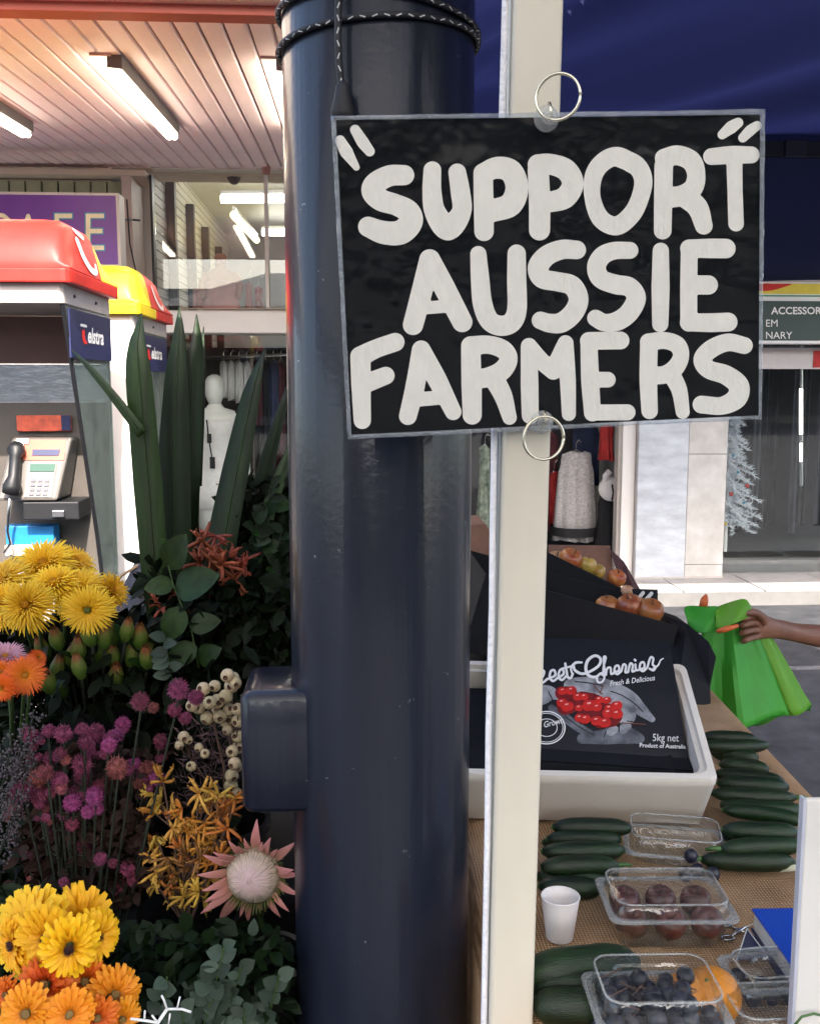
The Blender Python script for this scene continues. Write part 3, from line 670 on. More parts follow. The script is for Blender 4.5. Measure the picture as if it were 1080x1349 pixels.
# ------------------------------------------------------------------ payphones
XP = -1.0          # common right-hand plane of both booths
M_pclear = glassmat('booth_glass', tint=(.86, .93, .90), rough=.02, haze=.10, ior=1.5, hazecol=(.6, .7, .65), bump=.05, bscale=6)
M_navysign = mat('navy_sign', lin(35, 40, 80), .4)
M_bpanel = mat('booth_white', (.80, .77, .74), .5, noise=.03)
def booth(Y0, Y1, first, label):
    W = .80; X0, X1 = XP - W, XP; zl = 1.985 if first else 1.955
    t = thing('payphone_booth', label, 'payphone', (XP - W / 2, (Y0 + Y1) / 2, 0))
    ZL = zl; Zt = ZL + (.205 if first else .20)
    Ym_ = Y0 + (Y1 - Y0) * .62
    def cross(y, inx, dz, z0=ZL + .012):
        # rounded gable cross-section at depth y
        L = [Vector((X0 - .02, y, z0)), Vector((X1 + .03, y, z0))]
        pr = [(.035, 0), (.032, .012), (.018 - inx * .3, dz * .45), (.002 - inx * .5, dz * .78), (-.014 - inx * .6, dz * .90), (-.045 - inx * .8, dz * .975), (-.10 - inx, dz)]
        r = [Vector((X1 + a, y, z0 + b)) for a, b in pr]; l = [Vector((X0 - a, y, z0 + b)) for a, b in reversed(pr)]
        return r + l
    def hood(name, m, stations, lab=None):
        q = MB(); q.loft([cross(*s) for s in stations], True, True); return q.build(name, m, t, auto=38, label=lab, bevel=.004)
    H = Zt - ZL - .012
    if first:
        hood('hood', M_red, [(Y0 - .01, .02, H * .16), (Y0 + .015, .02, H * .5), (Y0 + .07, .01, H * .86), (Y0 + .16, 0, H), (Ym_ - .04, 0, H), (Ym_, .01, H * .97)])
        hood('hood_rear', M_yellow, [(Ym_ + .003, .012, H * .93), (Ym_ + .07, .02, H * .86), (Y1 - .08, .03, H * .55), (Y1 - .02, .03, H * .4), (Y1 + .01, .03, H * .15)], 'yellow rear half of the hood')
    else:
        hood('hood', M_yellow, [(Y0 - .01, .02, H * .16), (Y0 + .02, .02, H * .55), (Y0 + .06, .01, H * .88), (Y0 + .12, 0, H), (Y0 + .22, 0, H), (Y0 + .26, .0, H * .99)], 'bright yellow front half of the hood')
        hood('hood_rear', M_red, [(Y0 + .263, 0, H * .985), (Y0 + .35, 0, H * .97), (Y0 + .55, .0, H * .9), (Y1 - .15, .01, H * .55), (Y1 - .05, .02, H * .4), (Y1 + .01, .03, H * .15)], 'red rear half of the hood')
    # rolled lip and grey rim
    def band(name, m, z0, z1, o, ya, yb):
        q = MB(); q.loft([rrect(X0 - o, X1 + o, ya, yb, z, .03, 3) for z in (z0, z1)], True, True); return q.build(name, m, t, bevel=.004)
    if first:
        band('lip', M_red, ZL - .035, ZL + .012, .035, Y0 - .035, Y1 + .02)
    else:
        band('lip', M_yellow, ZL - .035, ZL + .012, .035, Y0 - .035, Y0 + .40); band('lip', M_red, ZL - .034, ZL + .010, .034, Y0 + .402, Y1 + .03)
    q = MB(); q.loft([rrect(X0, X1, Y0, Y1, z, .02, 3) for z in (ZL - .105, ZL - .036)], True, False)
    q.build('rim', M_rim, t, bevel=.003)
    for yy in (Y0 + .14, Y0 + .45):
        q = MB(); q.sphere((X1 + .001, yy, ZL - .07), .007, 8, 6); q.build('screw', M_dark, t, smooth=True)
    # side glass with slanting front edge, and sign on it
    zt_ = ZL - .107
    for X in (X1 - .012, X0 + .004):
        q = MB(); prof = [(Y0 + .02, zt_), (Y1 - .02, zt_), (Y1 - .02, .72), (Y0 + .42, .80), (Y0 + .36, 1.0)]
        if not first: prof = [(Y0 + .02, zt_), (Y1 - .02, zt_), (Y1 - .02, .72), (Y0 + .02, .72)]
        q.loft([[Vector((X + dx, y, z)) for y, z in prof] for dx in (0, .008)], True, True); q.build('side_glass', M_pclear, t)
    if first:
        for X in (X1 - .008, X0 + .008):
            q = MB(); q.tube([(X, Y0 + .02, zt_), (X, Y0 + .36, 1.0), (X, Y0 + .42, .80)], .009, 6); q.build('edge_strip', M_black, t)
    q = MB(); ya, yb = (Y0 + .06, Y1 - .03) if first else (Y0 + .10, Y1 - .05)
    q.box(X1 - .002, X1 + .004, ya, yb, zt_ - .185, zt_ - .01); q.build('name_panel', M_navysign, t)
    onx = lambda u, v: Vector((X1 + .006, ya + (yb - ya) * u, zt_ - .01 - .175 * v))
    textmesh('elstra', .37, .64, .34, lambda x, y: onx(x, y), M_signwhite, t, 'lettering', bold=.03, sx=.38, slant=.08)
    inkmesh([([(.24, .30), (.34, .30)], .030, 0)], .008, lambda x, y: onx(x, y), 'emblem', M_signwhite, t)
    inkmesh([([(.28, .42), (.28, .56), (.31, .66), (.345, .64)], [.035, .035, .03, .02], 0)], .008, lambda x, y: onx(x, y), 'emblem', M_red, t)
    # T mark on the hood side, following its slope
    def oh(u, v):   # u along depth 0..1, v up 0..1
        dz = H if first else H * (.97 - .32 * u); f = .06 + v * .84
        x = X1 + np.interp(f, [0, .06, .45, .78, .90, .975], [.035, .032, .018, .002, -.014, -.045]) + .004
        return Vector((x, (Y0 + .14 if first else Y0 + .36) + u * .26, ZL + .012 + f * dz))
    inkmesh([([(.18, .90), (.50, .84)], .07, 0), ([(.12, .66), (.22, .36), (.50, .12), (.80, .10), (.86, .26)], [.10, .10, .09, .07, .05], 0)], .02, oh, 'emblem', M_signwhite, t)
    # posts and back
    for X in (X0 + .03, X1 - .03):
        q = MB(); q.box(X - .015, X + .015, Y1 - .016, Y1 + .014, 0, zt_); q.build('post', M_steel, t)
    if first:
        q = MB(); q.box(X0 + .02, X1 - .02, Y1 - .02, Y1 - .003, .62, 1.52); q.build('back_panel', mat('back_beige_shaded', (.10, .085, .075), .45), t, bevel=.002)  # hood shade over the panel is put into this dark beige
        q = MB(); q.box(X0 + .02, X1 - .02, Y1 - .02, Y1 - .003, 1.522, 1.68); q.build('mirror_panel', mat('brushed', (.7, .72, .75), .18, metal=1, noise=.15, bump=.5, bscale=9, stretch=(1, 1, 2.4)), t)
        q = MB(); q.box(X0 + .02, X1 - .02, Y1 - .02, Y1 - .003, 1.682, zt_); q.build('upper_panel', mat('brown_panel', (.26, .13, .11), .5), t)
    else:
        q = MB(); q.box(X0 + .01, X1 + .002, Y0 + .0, Y0 + .03, .40, zt_); q.build('back_panel', M_bpanel, t, bevel=.003)
        q = MB(); q.box(X0 + .15, X1 - .15, Y0 + .04, Y0 + .2, .9, 1.3); q.build('phone', M_black, t)
    q = MB(); q.box(X0 + .25, X1 - .25, Y1 - .10, Y1 - .02, 0, .8); q.build('pedestal', M_grey, t)
    return t
b1 = booth(3.60, 4.30, True, 'payphone booth with a red hood and clear side panel, left edge of the street')
b2 = booth(4.75, 5.60, False, 'second payphone booth with a yellow and red hood and a blank sunlit white back')
# telephone on the back panel of the near booth
ph = thing('telephone', 'grey public telephone with a black handset inside the red hooded booth', 'telephone', aty(50, 690, 4.1))
YT = 4.12
def tp(px, py, dy=0): return aty(px, py, YT + dy)
M_tel = mat('telephone_grey_shaded', (.14, .125, .115), .4, metal=.3); M_telo = mat('telephone_orange', (.55, .12, .07), .4); M_telb = mat('keypad', (.10, .10, .12), .4)  # telephone body grey is darkened to carry the hood shade
q = MB(); a, b, c, d = tp(12, 577), tp(92, 577), tp(80, 658), tp(0, 658)
bk_ = [Vector((p.x, Y, p.z)) for p, Y in ((a, 4.27), (b, 4.27), (c, 4.27), (d, 4.27))]
ft = [Vector((a.x, YT + .03, a.z)), Vector((b.x, YT + .03, b.z)), Vector((c.x, YT - .05, c.z)), Vector((d.x, YT - .05, d.z))]
q.loft([ft, bk_], True, True); q.build('body', M_tel, ph, bevel=.012)
def onph(px, py, off=.006):
    P = (ft[0] + ft[2]) / 2; N = (ft[1] - ft[0]).cross(ft[3] - ft[0]).normalized()
    if N.y > 0: N = -N
    return onp(px, py, P + N * off, N)
def phq(name, m, pts, off, **k):
    q = MB(); f = [onph(x, y, off) for x, y in pts]; bb = [onph(x, y, .0005) for x, y in pts]; q.loft([f, bb], True, True); return q.build(name, m, ph, **k)
phq('top_plate', M_telo, [(26, 579), (87, 579), (84, 606), (30, 606)], .004)
phq('card_reader', M_navysign, [(43, 592), (79, 592), (77, 600), (42, 600)], .008)
phq('slot_plate', M_steel, [(22, 578), (38, 578), (37, 584), (20, 584)], .012)
phq('screen', mat('lcd', (.03, .09, .06), .2), [(40, 611), (73, 611), (71, 621), (39, 621)], .008)
phq('key_panel', mat('key_panel', (.19, .17, .16), .4), [(37, 609), (75, 609), (68, 655), (31, 655)], .004)
for r_ in range(4):
    for c_ in range(3): x_ = 41 + c_ * 9 - r_ * .9; y_ = 631 + r_ * 6; phq('key', M_telb, [(x_, y_), (x_ + 6, y_), (x_ + 5.6, y_ + 3.6), (x_ - .4, y_ + 3.6)], .009)
phq('nameplate', mat('orange_panel', (.62, .10, .05), .4), [(22, 548), (80, 547), (80, 566), (22, 567)], .05) if False else None
q = MB(); h0, h1 = onph(22, 590, .05), onph(12, 652, .05)
q.tube([onph(23, 588, .03), onph(21, 594, .045), onph(20, 602, .045), onph(18, 628, .05), onph(16, 640, .045), onph(14, 650, .035)], [.030, .036, .022, .022, .036, .034], 14); q.build('handset', M_black, ph, smooth=True)
q = MB(); q.tube([onph(13, 656, .03), tp(11, 680, -.05), tp(10, 700, -.04), tp(14, 716, -.02), tp(6, 728, 0)], .006, 8); q.build('cord', M_steel, ph, smooth=True)
q = MB(); q.box(tp(0, 0).x, tp(78, 0).x, YT - .04, 4.27, tp(0, 684).z, tp(0, 660).z); q.build('coin_tray', M_black, ph, bevel=.006)
q = MB(); q.box(tp(42, 0).x, tp(59, 0).x, YT - .055, YT - .03, tp(0, 680).z, tp(0, 671).z); q.build('coin_flap', M_steel, ph, bevel=.003)
# boards under and above the phone
q = MB(); a, b = aty(22, 547, 4.26), aty(94, 568, 4.26); q.box(a.x, b.x, 4.25, 4.275, b.z, a.z)
nb = q.build('notice_board', mat('orange_board', (.62, .11, .06), .4, noise=.3, nscale=30), label='orange notice strip with a navy end above the public telephone', cat='notice', bevel=.004)
q = MB(); a, b = aty(80, 547, 4.24), aty(93, 567, 4.24); q.box(a.x, b.x, 4.243, 4.249, b.z, a.z); q.build('notice_end', M_navysign, nb)
q = MB(); a, b = aty(10, 692, 4.2), aty(74, 716, 4.2); q.box(a.x, b.x, 4.17, 4.26, b.z, a.z)
q.build('leaflet_board', mat('board_blue', (.02, .20, .50), .35, noise=.25, nscale=5), label='bright blue leaflet board below the public telephone', cat='board', bevel=.004)
q = MB(); a, b = aty(10, 716.5, 4.2), aty(74, 730, 4.2); q.box(a.x, b.x, 4.16, 4.27, b.z, a.z); q.build('shelf', M_cream, label='cream ledge under the blue leaflet board', cat='shelf', bevel=.004)

# ------------------------------------------------------------------ blue steel pole with its box
M_navy = bpy.data.materials.new('navy_gloss'); M_navy.use_nodes = True
t_ = M_navy.node_tree; b_ = t_.nodes['Principled BSDF']; b_.inputs['Roughness'].default_value = .30
b_.inputs['Specular IOR Level'].default_value = .25; b_.inputs['Coat Weight'].default_value = .30; b_.inputs['Coat Roughness'].default_value = .10
tc = t_.nodes.new('ShaderNodeTexCoord'); mp = t_.nodes.new('ShaderNodeMapping'); mp.inputs['Scale'].default_value = (6, 6, .5); t_.links.new(tc.outputs['Object'], mp.inputs[0])
n1 = t_.nodes.new('ShaderNodeTexNoise'); n1.inputs['Scale'].default_value = 3.5; n1.inputs['Detail'].default_value = 4; t_.links.new(mp.outputs[0], n1.inputs['Vector'])
cr = t_.nodes.new('ShaderNodeValToRGB'); cr.color_ramp.elements[0].position = .35; cr.color_ramp.elements[1].position = .7
cr.color_ramp.elements[0].color = (.0095, .012, .023, 1); cr.color_ramp.elements[1].color = (.016, .020, .034, 1); t_.links.new(n1.outputs[0], cr.inputs[0])
# small chips and specks of grey primer
vo = t_.nodes.new('ShaderNodeTexNoise'); vo.inputs['Scale'].default_value = 42; vo.inputs['Detail'].default_value = 6; vo.inputs['Roughness'].default_value = .7; t_.links.new(tc.outputs['Object'], vo.inputs['Vector'])
ch = t_.nodes.new('ShaderNodeValToRGB'); ch.color_ramp.elements[0].position = .675; ch.color_ramp.elements[1].position = .70; t_.links.new(vo.outputs[0], ch.inputs[0])
mxc = t_.nodes.new('ShaderNodeMix'); mxc.data_type = 'RGBA'; t_.links.new(ch.outputs[0], mxc.inputs[0]); t_.links.new(cr.outputs[0], mxc.inputs[6]); mxc.inputs[7].default_value = (.16, .17, .20, 1)
t_.links.new(mxc.outputs[2], b_.inputs['Base Color'])
n2 = t_.nodes.new('ShaderNodeTexNoise'); n2.inputs['Scale'].default_value = 90; n2.inputs['Detail'].default_value = 3; t_.links.new(tc.outputs['Object'], n2.inputs['Vector'])
mp3 = t_.nodes.new('ShaderNodeMapping'); mp3.inputs['Scale'].default_value = (28, 28, .6); t_.links.new(tc.outputs['Object'], mp3.inputs[0])
n3 = t_.nodes.new('ShaderNodeTexNoise'); n3.inputs['Scale'].default_value = 1.6; n3.inputs['Detail'].default_value = 2; t_.links.new(mp3.outputs[0], n3.inputs['Vector'])
bp1 = t_.nodes.new('ShaderNodeBump'); bp1.inputs['Strength'].default_value = .22; bp1.inputs['Distance'].default_value = .0015; t_.links.new(n2.outputs[0], bp1.inputs['Height'])
bp2 = t_.nodes.new('ShaderNodeBump'); bp2.inputs['Strength'].default_value = .28; bp2.inputs['Distance'].default_value = .004; t_.links.new(n3.outputs[0], bp2.inputs['Height']); t_.links.new(bp1.outputs[0], bp2.inputs['Normal'])
t_.links.new(bp2.outputs[0], b_.inputs['Normal']); t_.links.new(bp2.outputs[0], b_.inputs['Coat Normal'])
PY = 1.40; PC = aty(501, 700, PY); PR = .1295
pole = thing('steel_pole', 'thick glossy navy blue steel pole standing between the flowers and the fruit table', 'pole', (PC.x, PY, 0))
q = MB(); q.lathe([(PR + .03, 0), (PR + .03, .03), (PR, .035), (PR, 3.6), (PR - .01, 3.62)], 128, M=Matrix.Translation((PC.x, PY, 0))); q.build('shaft', M_navy, pole, auto=40)
# junction box welded to its left side
bx = MB(); zt1 = aty(350, 913, 1.325).z; zb1 = aty(350, 1075, 1.325).z; xl = aty(318, 1000, 1.325).x; xr = PC.x - .085
loops = []
yb_, yf_ = 1.465, 1.325
for z, o in ((zb1, .012), (zb1 + .004, .004), (zb1 + .012, 0), (zt1 - .012, 0), (zt1 - .004, .004), (zt1, .012)):
    loops.append([Vector((p.x, p.y, z)) for p in rrect(xl + o, xr - o, yf_ + o, yb_ - o, 0, .014, 5)])
bx.loft(loops, True, True); bx.build('junction_box', M_navy, pole, auto=50)
q = MB(); q.loft([[Vector((p.x, p.y, z)) for p in rrect(xl - .0015, xr - .01, yf_ + .016, yf_ + .019, 0, .0014, 2)] for z in (zb1 + .01, zt1 - .008)], True, True); q.build('lid_seam', M_dark, pole)

# braided cords round the pole top
M_cord = mat('black_cord', (.012, .012, .015), .6, noise=.3, nscale=200)
M_fleck = mat('cord_fleck', (.55, .55, .55), .6)
def cord(name, label, pts, r=.0042, parts_every=.0145):
    t = thing(name, label, 'rope', pts[0]); q = MB(); 
    q.tube(pts, r, 8); q.build('braid', M_cord, t, smooth=True)
    q = MB(); acc_ = 0; pts = [Vector(p) for p in pts]; side = 1
    for i in range(len(pts) - 1):
        d = pts[i + 1] - pts[i]; L = d.length; s_ = 0
        while acc_ <= L:
            p = pts[i] + d * (acc_ / L); dn = d.normalized(); o_ = (C0 - p).normalized(); o_ = (o_ - dn * o_.dot(dn)).normalized(); sv = dn.cross(o_)
            c = p + o_ * r * .82; e = dn * .0034 + sv * .0012 * side
            q.tube([c - e, c + e], .0011, 4); side = -side
            q.tube([p - o_ * r * .82 - e, p - o_ * r * .82 + e], .0011, 4)
            acc_ += parts_every
        acc_ -= L
    q.build('fleck', M_fleck, t); return t
def ringpts(z, dz, r, n=80, x=None, ph=0): return [Vector((PC.x + r * math.cos(2 * math.pi * i / n), PY + r * math.sin(2 * math.pi * i / n), z + dz * math.cos(2 * math.pi * i / n + ph))) for i in range(n + 1)]
zr = aty(500, 23, PY - PR).z
cord('cord', 'lower loop of black flecked cord tied round the top of the blue pole', ringpts(zr + .002, .008, PR + .0045))
zr2 = aty(500, -12, PY - PR).z
cord('cord', 'upper loop of black flecked cord round the blue pole, cut by the top edge', ringpts(zr2 + .0, -.012, PR + .0045))
hy = PY - PR - .012
cord('cord', 'hanging end of black flecked cord in front of the blue pole', [aty(446, -60, hy), aty(446, 0, hy), aty(445, 40, hy), aty(446, 75, hy), aty(449, 108, hy), aty(452, 128, hy), aty(451, 150, hy), aty(449, 175, hy)], .0043)
q = MB(); cc = aty(451, 120, hy - .002); q.loft([[cc + Vector((math.cos(2 * math.pi * j / 10) * rx, math.sin(2 * math.pi * j / 10) * rx * .8, dz)) for j in range(10)] for dz, rx in ((.012, .004), (.006, .008), (-.01, .011), (-.024, .015), (-.034, .013))], True, True)
q.build('knot', M_cord, label='black knotted clip where the cord meets the top left of the sign', cat='knot', smooth=True)

# ------------------------------------------------------------------ marquee: cream leg, navy canopy
mq = thing('marquee', 'market marquee with a cream square leg and navy blue canopy', 'marquee', (.13, 1.15, 0))
M_leg = mat('cream_leg', (.66, .61, .50), .45, noise=.11, nscale=3, stretch=(1, 1, .3), coat=.15, bump=.04)
YL = 1.152
a0 = aty(677, 0, YL - .0275); a1 = aty(743, 0, YL - .0275); c0 = aty(645, 1349, YL - .0275); c1 = aty(702.5, 1349, YL - .0275)
def legx(z, e):
    pa, pb = ((a0, c0) if e == 0 else (a1, c1)); return pa.x + (pb.x - pa.x) * (z - pa.z) / (pb.z - pa.z)
q = MB(); lo = []
for z in (0.0, .4, .8, 1.2, 1.6, 2.0, 2.42):
    lo.append([Vector((p.x, p.y, z)) for p in rrect(legx(z, 0), legx(z, 1), YL - .0275, YL + .0275, z, .005, 3)])
q.loft(lo, True, True); q.build('leg', M_leg, mq, auto=50)
q = MB()   # slide channel on the leg's left face
q.loft([[Vector((legx(z, 0) - .0035, y, z)) for y in (YL - .012, YL + .012)] + [Vector((legx(z, 0) - .0002, y, z)) for y in (YL + .012, YL - .012)] for z in (0.1, 2.4)], True, True); q.build('side_channel', mat('leg_channel', (.45, .5, .55), .3, metal=.6), mq)
for (X, Y) in ((3.1, 1.152), (.17, 3.22), (3.1, 3.22)):
    q = MB(); q.box(X - .0275, X + .0275, Y - .0275, Y + .0275, 0, 2.40); q.build('leg', M_leg, mq, bevel=.004)
M_canvas = bpy.data.materials.new('navy_canvas'); M_canvas.use_nodes = True; t_ = M_canvas.node_tree; b_ = t_.nodes['Principled BSDF']
b_.inputs['Base Color'].default_value = (.060, .068, .135, 1); b_.inputs['Roughness'].default_value = .7; b_.inputs['Sheen Weight'].default_value = .15
tl = t_.nodes.new('ShaderNodeBsdfTranslucent'); tl.inputs[0].default_value = (.115, .135, .285, 1); mx = t_.nodes.new('ShaderNodeMixShader'); mx.inputs[0].default_value = .5
tc = t_.nodes.new('ShaderNodeTexCoord'); n = t_.nodes.new('ShaderNodeTexNoise'); n.inputs['Scale'].default_value = 900; t_.links.new(tc.outputs['Object'], n.inputs[0])
bp = t_.nodes.new('ShaderNodeBump'); bp.inputs['Strength'].default_value = .3; bp.inputs['Distance'].default_value = .001; t_.links.new(n.outputs[0], bp.inputs['Height']); t_.links.new(bp.outputs[0], b_.inputs['Normal'])
t_.links.new(b_.outputs[0], mx.inputs[1]); t_.links.new(tl.outputs[0], mx.inputs[2]); t_.links.new(mx.outputs[0], t_.nodes['Material Output'].inputs[0])
CX0, CX1, CY0, CY1, CZ, PK = .10, 3.2, 1.08, 3.26, 2.40, 2.86
def roofz(x, y):
    u = min((x - CX0), (CX1 - x)) / ((CX1 - CX0) / 2); v = min(y - CY0, CY1 - y) / ((CY1 - CY0) / 2); s_ = min(u * 1.45, v)
    s_ = max(0, min(1, s_)); z = CZ + (PK - CZ) * (s_ ** 1.15)
    # tension folds running from the corners
    a = (x - CX0) * .8 + (CY1 - y) * 1.0; w = math.sin((x * 1.0 - (CY1 - y) * 1.9) * 9.0) ; w2 = math.sin((x * .8 + (y - CY1) * 1.4) * 17 + 1.3)
    return z + (.022 * w * math.exp(-((w * .5) ** 2)) + .008 * w2) * min(1, s_ * 6) * max(0, 1 - s_ * .8)
q = MB(); nx_, ny_ = 110, 80
q.add([(CX0 + (CX1 - CX0) * i / nx_, CY0 + (CY1 - CY0) * j / ny_, roofz(CX0 + (CX1 - CX0) * i / nx_, CY0 + (CY1 - CY0) * j / ny_)) for i in range(nx_ + 1) for j in range(ny_ + 1)],
      [(i * (ny_ + 1) + j, (i + 1) * (ny_ + 1) + j, (i + 1) * (ny_ + 1) + j + 1, i * (ny_ + 1) + j + 1) for i in range(nx_) for j in range(ny_)])
o = q.build('canopy', M_canvas, mq, smooth=True); sd = o.modifiers.new('s', 'SOLIDIFY'); sd.thickness = .002; sd.offset = 1
def valance(p0, p1, z0, z1, name='valance'):
    q = MB(); p0 = Vector(p0); p1 = Vector(p1); L = (p1 - p0).length; d = (p1 - p0) / L; nn = Vector((-d.y, d.x, 0)); k = int(L / .03); vs = []
    for j in range(9):
        f = j / 8
        for i in range(k + 1):
            s_ = i / k * L; zz = z0 + (z1 - z0) * f + .006 * f * math.sin(s_ * 5)
            off = .012 * f * math.sin(s_ * 7 + 1.7 * f) + .006 * f * math.sin(s_ * 19 + f * 3) + .004 * math.sin(f * 8 + s_ * 2)
            v = p0 + d * s_ + nn * off; vs.append((v.x, v.y, zz))
    q.add(vs, [(j * (k + 1) + i, j * (k + 1) + i + 1, (j + 1) * (k + 1) + i + 1, (j + 1) * (k + 1) + i) for j in range(8) for i in range(k)])
    o = q.build(name, M_canvas, mq, smooth=True); s_ = o.modifiers.new('s', 'SOLIDIFY'); s_.thickness = .002
zv = aty(1040, 371, CY1).z
valance((CX0, CY1, 0), (CX1, CY1, 0), CZ + .02, zv)
valance((CX1, CY0, 0), (CX1, CY1, 0), CZ + .02, zv + .14); valance((CX0 - .003, CY0, 0), (CX0 - .003, CY1, 0), CZ + .02, CZ - .1)
# truss bar and strap seen under the canopy
q = MB(); zs_ = aty(1040, 197, CY1 - .06).z; q.box(CX0, CX1, CY1 - .075, CY1 - .06, zs_ - .024, zs_ + .024); q.build('strap', M_black, mq, bevel=.002)
q = MB(); a = aty(1050, 197, CY1 - .08); q.box(a.x - .04, a.x + .03, CY1 - .085, CY1 - .076, zs_ - .027, zs_ + .027); q.build('strap_buckle', M_dark, mq, bevel=.003)
q = MB(); q.tube([(CX0, 1.152, CZ - .01), (CX1, 1.152, CZ - .01)], .012, 8); q.tube([(.17, CY0 + .1, CZ), (.17, CY1, CZ)], .012, 8); q.build('truss', M_steel, mq)
# white cord hanging beside the leg
M_wcord = mat('white_cord', (.86, .86, .90), .7, bump=.8, bscale=180, noise=.08)
wc = thing('hanging_rope', 'white braided rope hanging down the left side of the cream marquee leg', 'rope', aty(655, 1349, YL))
pts = [aty(x, y, YL - .015) for x, y in ((666, -60), (665.5, 0), (664, 60), (662, 130), (659, 250), (656, 400), (652, 520), (650.5, 600), (649, 700), (648, 800), (646, 870), (643.5, 960), (642, 1100), (639, 1250), (637, 1360), (634, 1500))]
q = MB(); q.tube(pts, .0040, 10); q.build('strand', M_wcord, wc, smooth=True)

# ------------------------------------------------------------------ unseen roof added to shade and softly fill both stalls
ns = thing('added_shade_marquee', 'unseen white canvas roof added to shade and softly light the stalls', 'marquee', (-1.4, -.9, 0))
M_wcan = mat('white_canvas', (.62, .62, .60), .8, noise=.04, trans=.5)
q = MB(); x0_, x1_, y0_, y1_ = -3.3, 2.6, -2.6, 1.05
cx_, cy_ = (x0_ + x1_) / 2, (y0_ + y1_) / 2
for dz in (0, .004): pass
q.add([(x0_, y0_, 2.5), (x1_, y0_, 2.5), (x1_, y1_, 2.5), (x0_, y1_, 2.5), (cx_ - .9, cy_, 3.3), (cx_ + .9, cy_, 3.3)], [(0, 1, 5, 4), (1, 2, 5), (2, 3, 4, 5), (3, 0, 4)])
q.build('canopy', M_wcan, ns)
for a, b, c, d in ((x0_, x1_, y0_, y0_ + .004), (x0_, x1_, y1_ - .004, y1_), (x0_, x0_ + .004, y0_ + .005, y1_ - .005), (x1_ - .004, x1_, y0_ + .005, y1_ - .005)):
    q = MB(); q.box(a, b, c, d, 2.26, 2.497); q.build('valance', M_wcan, ns)
for X, Y in ((x0_ + .05, y0_ + .05), (x1_ - .05, y0_ + .05), (x0_ + .05, y1_ - .05), (x1_ - .05, y1_ - .05)):
    q = MB(); q.box(X - .02, X + .02, Y - .02, Y + .02, 0, 2.49); q.build('leg', M_steel, ns)

# ------------------------------------------------------------------ the hand painted sign
T_L, T_R, B_L = aty(436, 152, 1.060), aty(1008, 143, 1.085), aty(458, 579, 1.100)
SN = (T_R - T_L).cross(B_L - T_L).normalized()
if SN.y > 0: SN = -SN
def sgn(px, py, off=0): return onp(px, py, T_L + SN * off, SN)
sign = thing('painted_sign', 'black laminated sign hand painted in white SUPPORT AUSSIE FARMERS', 'sign', (sgn(458, 579) + sgn(1003, 552)) / 2)
out = [(436, 152), (1008, 143), (1003, 552), (458, 579)]
def grow(pts, k):
    cx = sum(p[0] for p in pts) / 4; cy = sum(p[1] for p in pts) / 4
    return [(x + (k if x > cx else -k), y + (k if y > cy else -k)) for x, y in pts]
inn = [(442.5, 157.5), (1001, 150.5), (999, 547), (463, 572.5)]
M_card = mat('sign_black', (.0045, .0055, .007), .6, spec=.08, noise=.3, nscale=20, bump=.06, bscale=40)
q = MB(); q.loft([[sgn(x, y, .001) for x, y in inn], [sgn(x, y, -.001) for x, y in inn]], True, True); q.build('card', M_card, sign)
# laminate: clear film in front with a wrinkled gloss, and a rolled clear border
M_lam = glassmat('laminate', tint=(.99, .99, .985), rough=.045, bump=.55, bscale=24, ior=1.26)
nlx, nly = 40, 30; q = MB(); vs = []
for j in range(nly + 1):
    for i in range(nlx + 1):
        u, v = i / nlx, j / nly
        x = (out[0][0] * (1 - u) + out[1][0] * u) * (1 - v) + (out[3][0] * (1 - u) + out[2][0] * u) * v
        y = (out[0][1] * (1 - u) + out[1][1] * u) * (1 - v) + (out[3][1] * (1 - u) + out[2][1] * u) * v
        e = min(u, 1 - u, v, 1 - v); bow = .0024 * math.sin(u * 5.2 + .7) * math.sin(v * 3.1) * min(1, e * 8) + .0018 * math.sin(u * 14 + v * 5) * math.exp(-((v - .05) / .09) ** 2)
        vs.append(sgn(x, y, .0055 + bow))
q.add(vs, [(j * (nlx + 1) + i, (j + 1) * (nlx + 1) + i, (j + 1) * (nlx + 1) + i + 1, j * (nlx + 1) + i + 1) for j in range(nly) for i in range(nlx)])
q.build('laminate', M_lam, sign, smooth=True)
M_edge = glassmat('laminate_edge', tint=(.86, .89, .92), rough=.05, bump=.6, bscale=60, haze=.16, hazecol=(.72, .78, .85), ior=1.7)
bo = grow(out, 0); lo = []
for k in range(4):
    q = MB(); (xa, ya), (xb_, yb2) = bo[k], bo[(k + 1) % 4]; (ia, ja), (ib, jb) = inn[k], inn[(k + 1) % 4]; n_ = 30; A = []
    for i in range(n_ + 1):
        f = i / n_; ox, oy = xa + (xb_ - xa) * f, ya + (yb2 - ya) * f; ix, iy = ia + (ib - ia) * f, ja + (jb - ja) * f; wv = .6 * math.sin(i * 1.7 + k) + .4 * math.sin(i * .6)
        if k % 2 == 0: oy += wv * .5
        else: ox += wv * .5
        A.append([sgn(ox, oy, .004), sgn(ox * .5 + ix * .5, oy * .5 + iy * .5, .0062), sgn(ix, iy, .0046), sgn(ix, iy, -.0012), sgn(ox, oy, -.0012)])
    q.loft(A, True, True); q.build('clear_border', M_edge, sign, smooth=True)
M_acry = mat('white_acrylic', (.84, .82, .76), .6, noise=.035, nscale=90, bump=.25, bscale=160, stretch=(1, 1, .5))
def z1(p): return [(430 + x / 3.6, 140 + y / 3.6) for x, y in p]
def z2(p): return [(720 + x / 3.6, 140 + y / 3.6) for x, y in p]
def z3(p): return [(520 + x / 4.5, 300 + y / 4.5) for x, y in p]
def z4(p): return [(740 + x / 4.5, 300 + y / 4.5) for x, y in p]
def z5(p): return [(440 + x / 3.6, 430 + y / 3.6) for x, y in p]
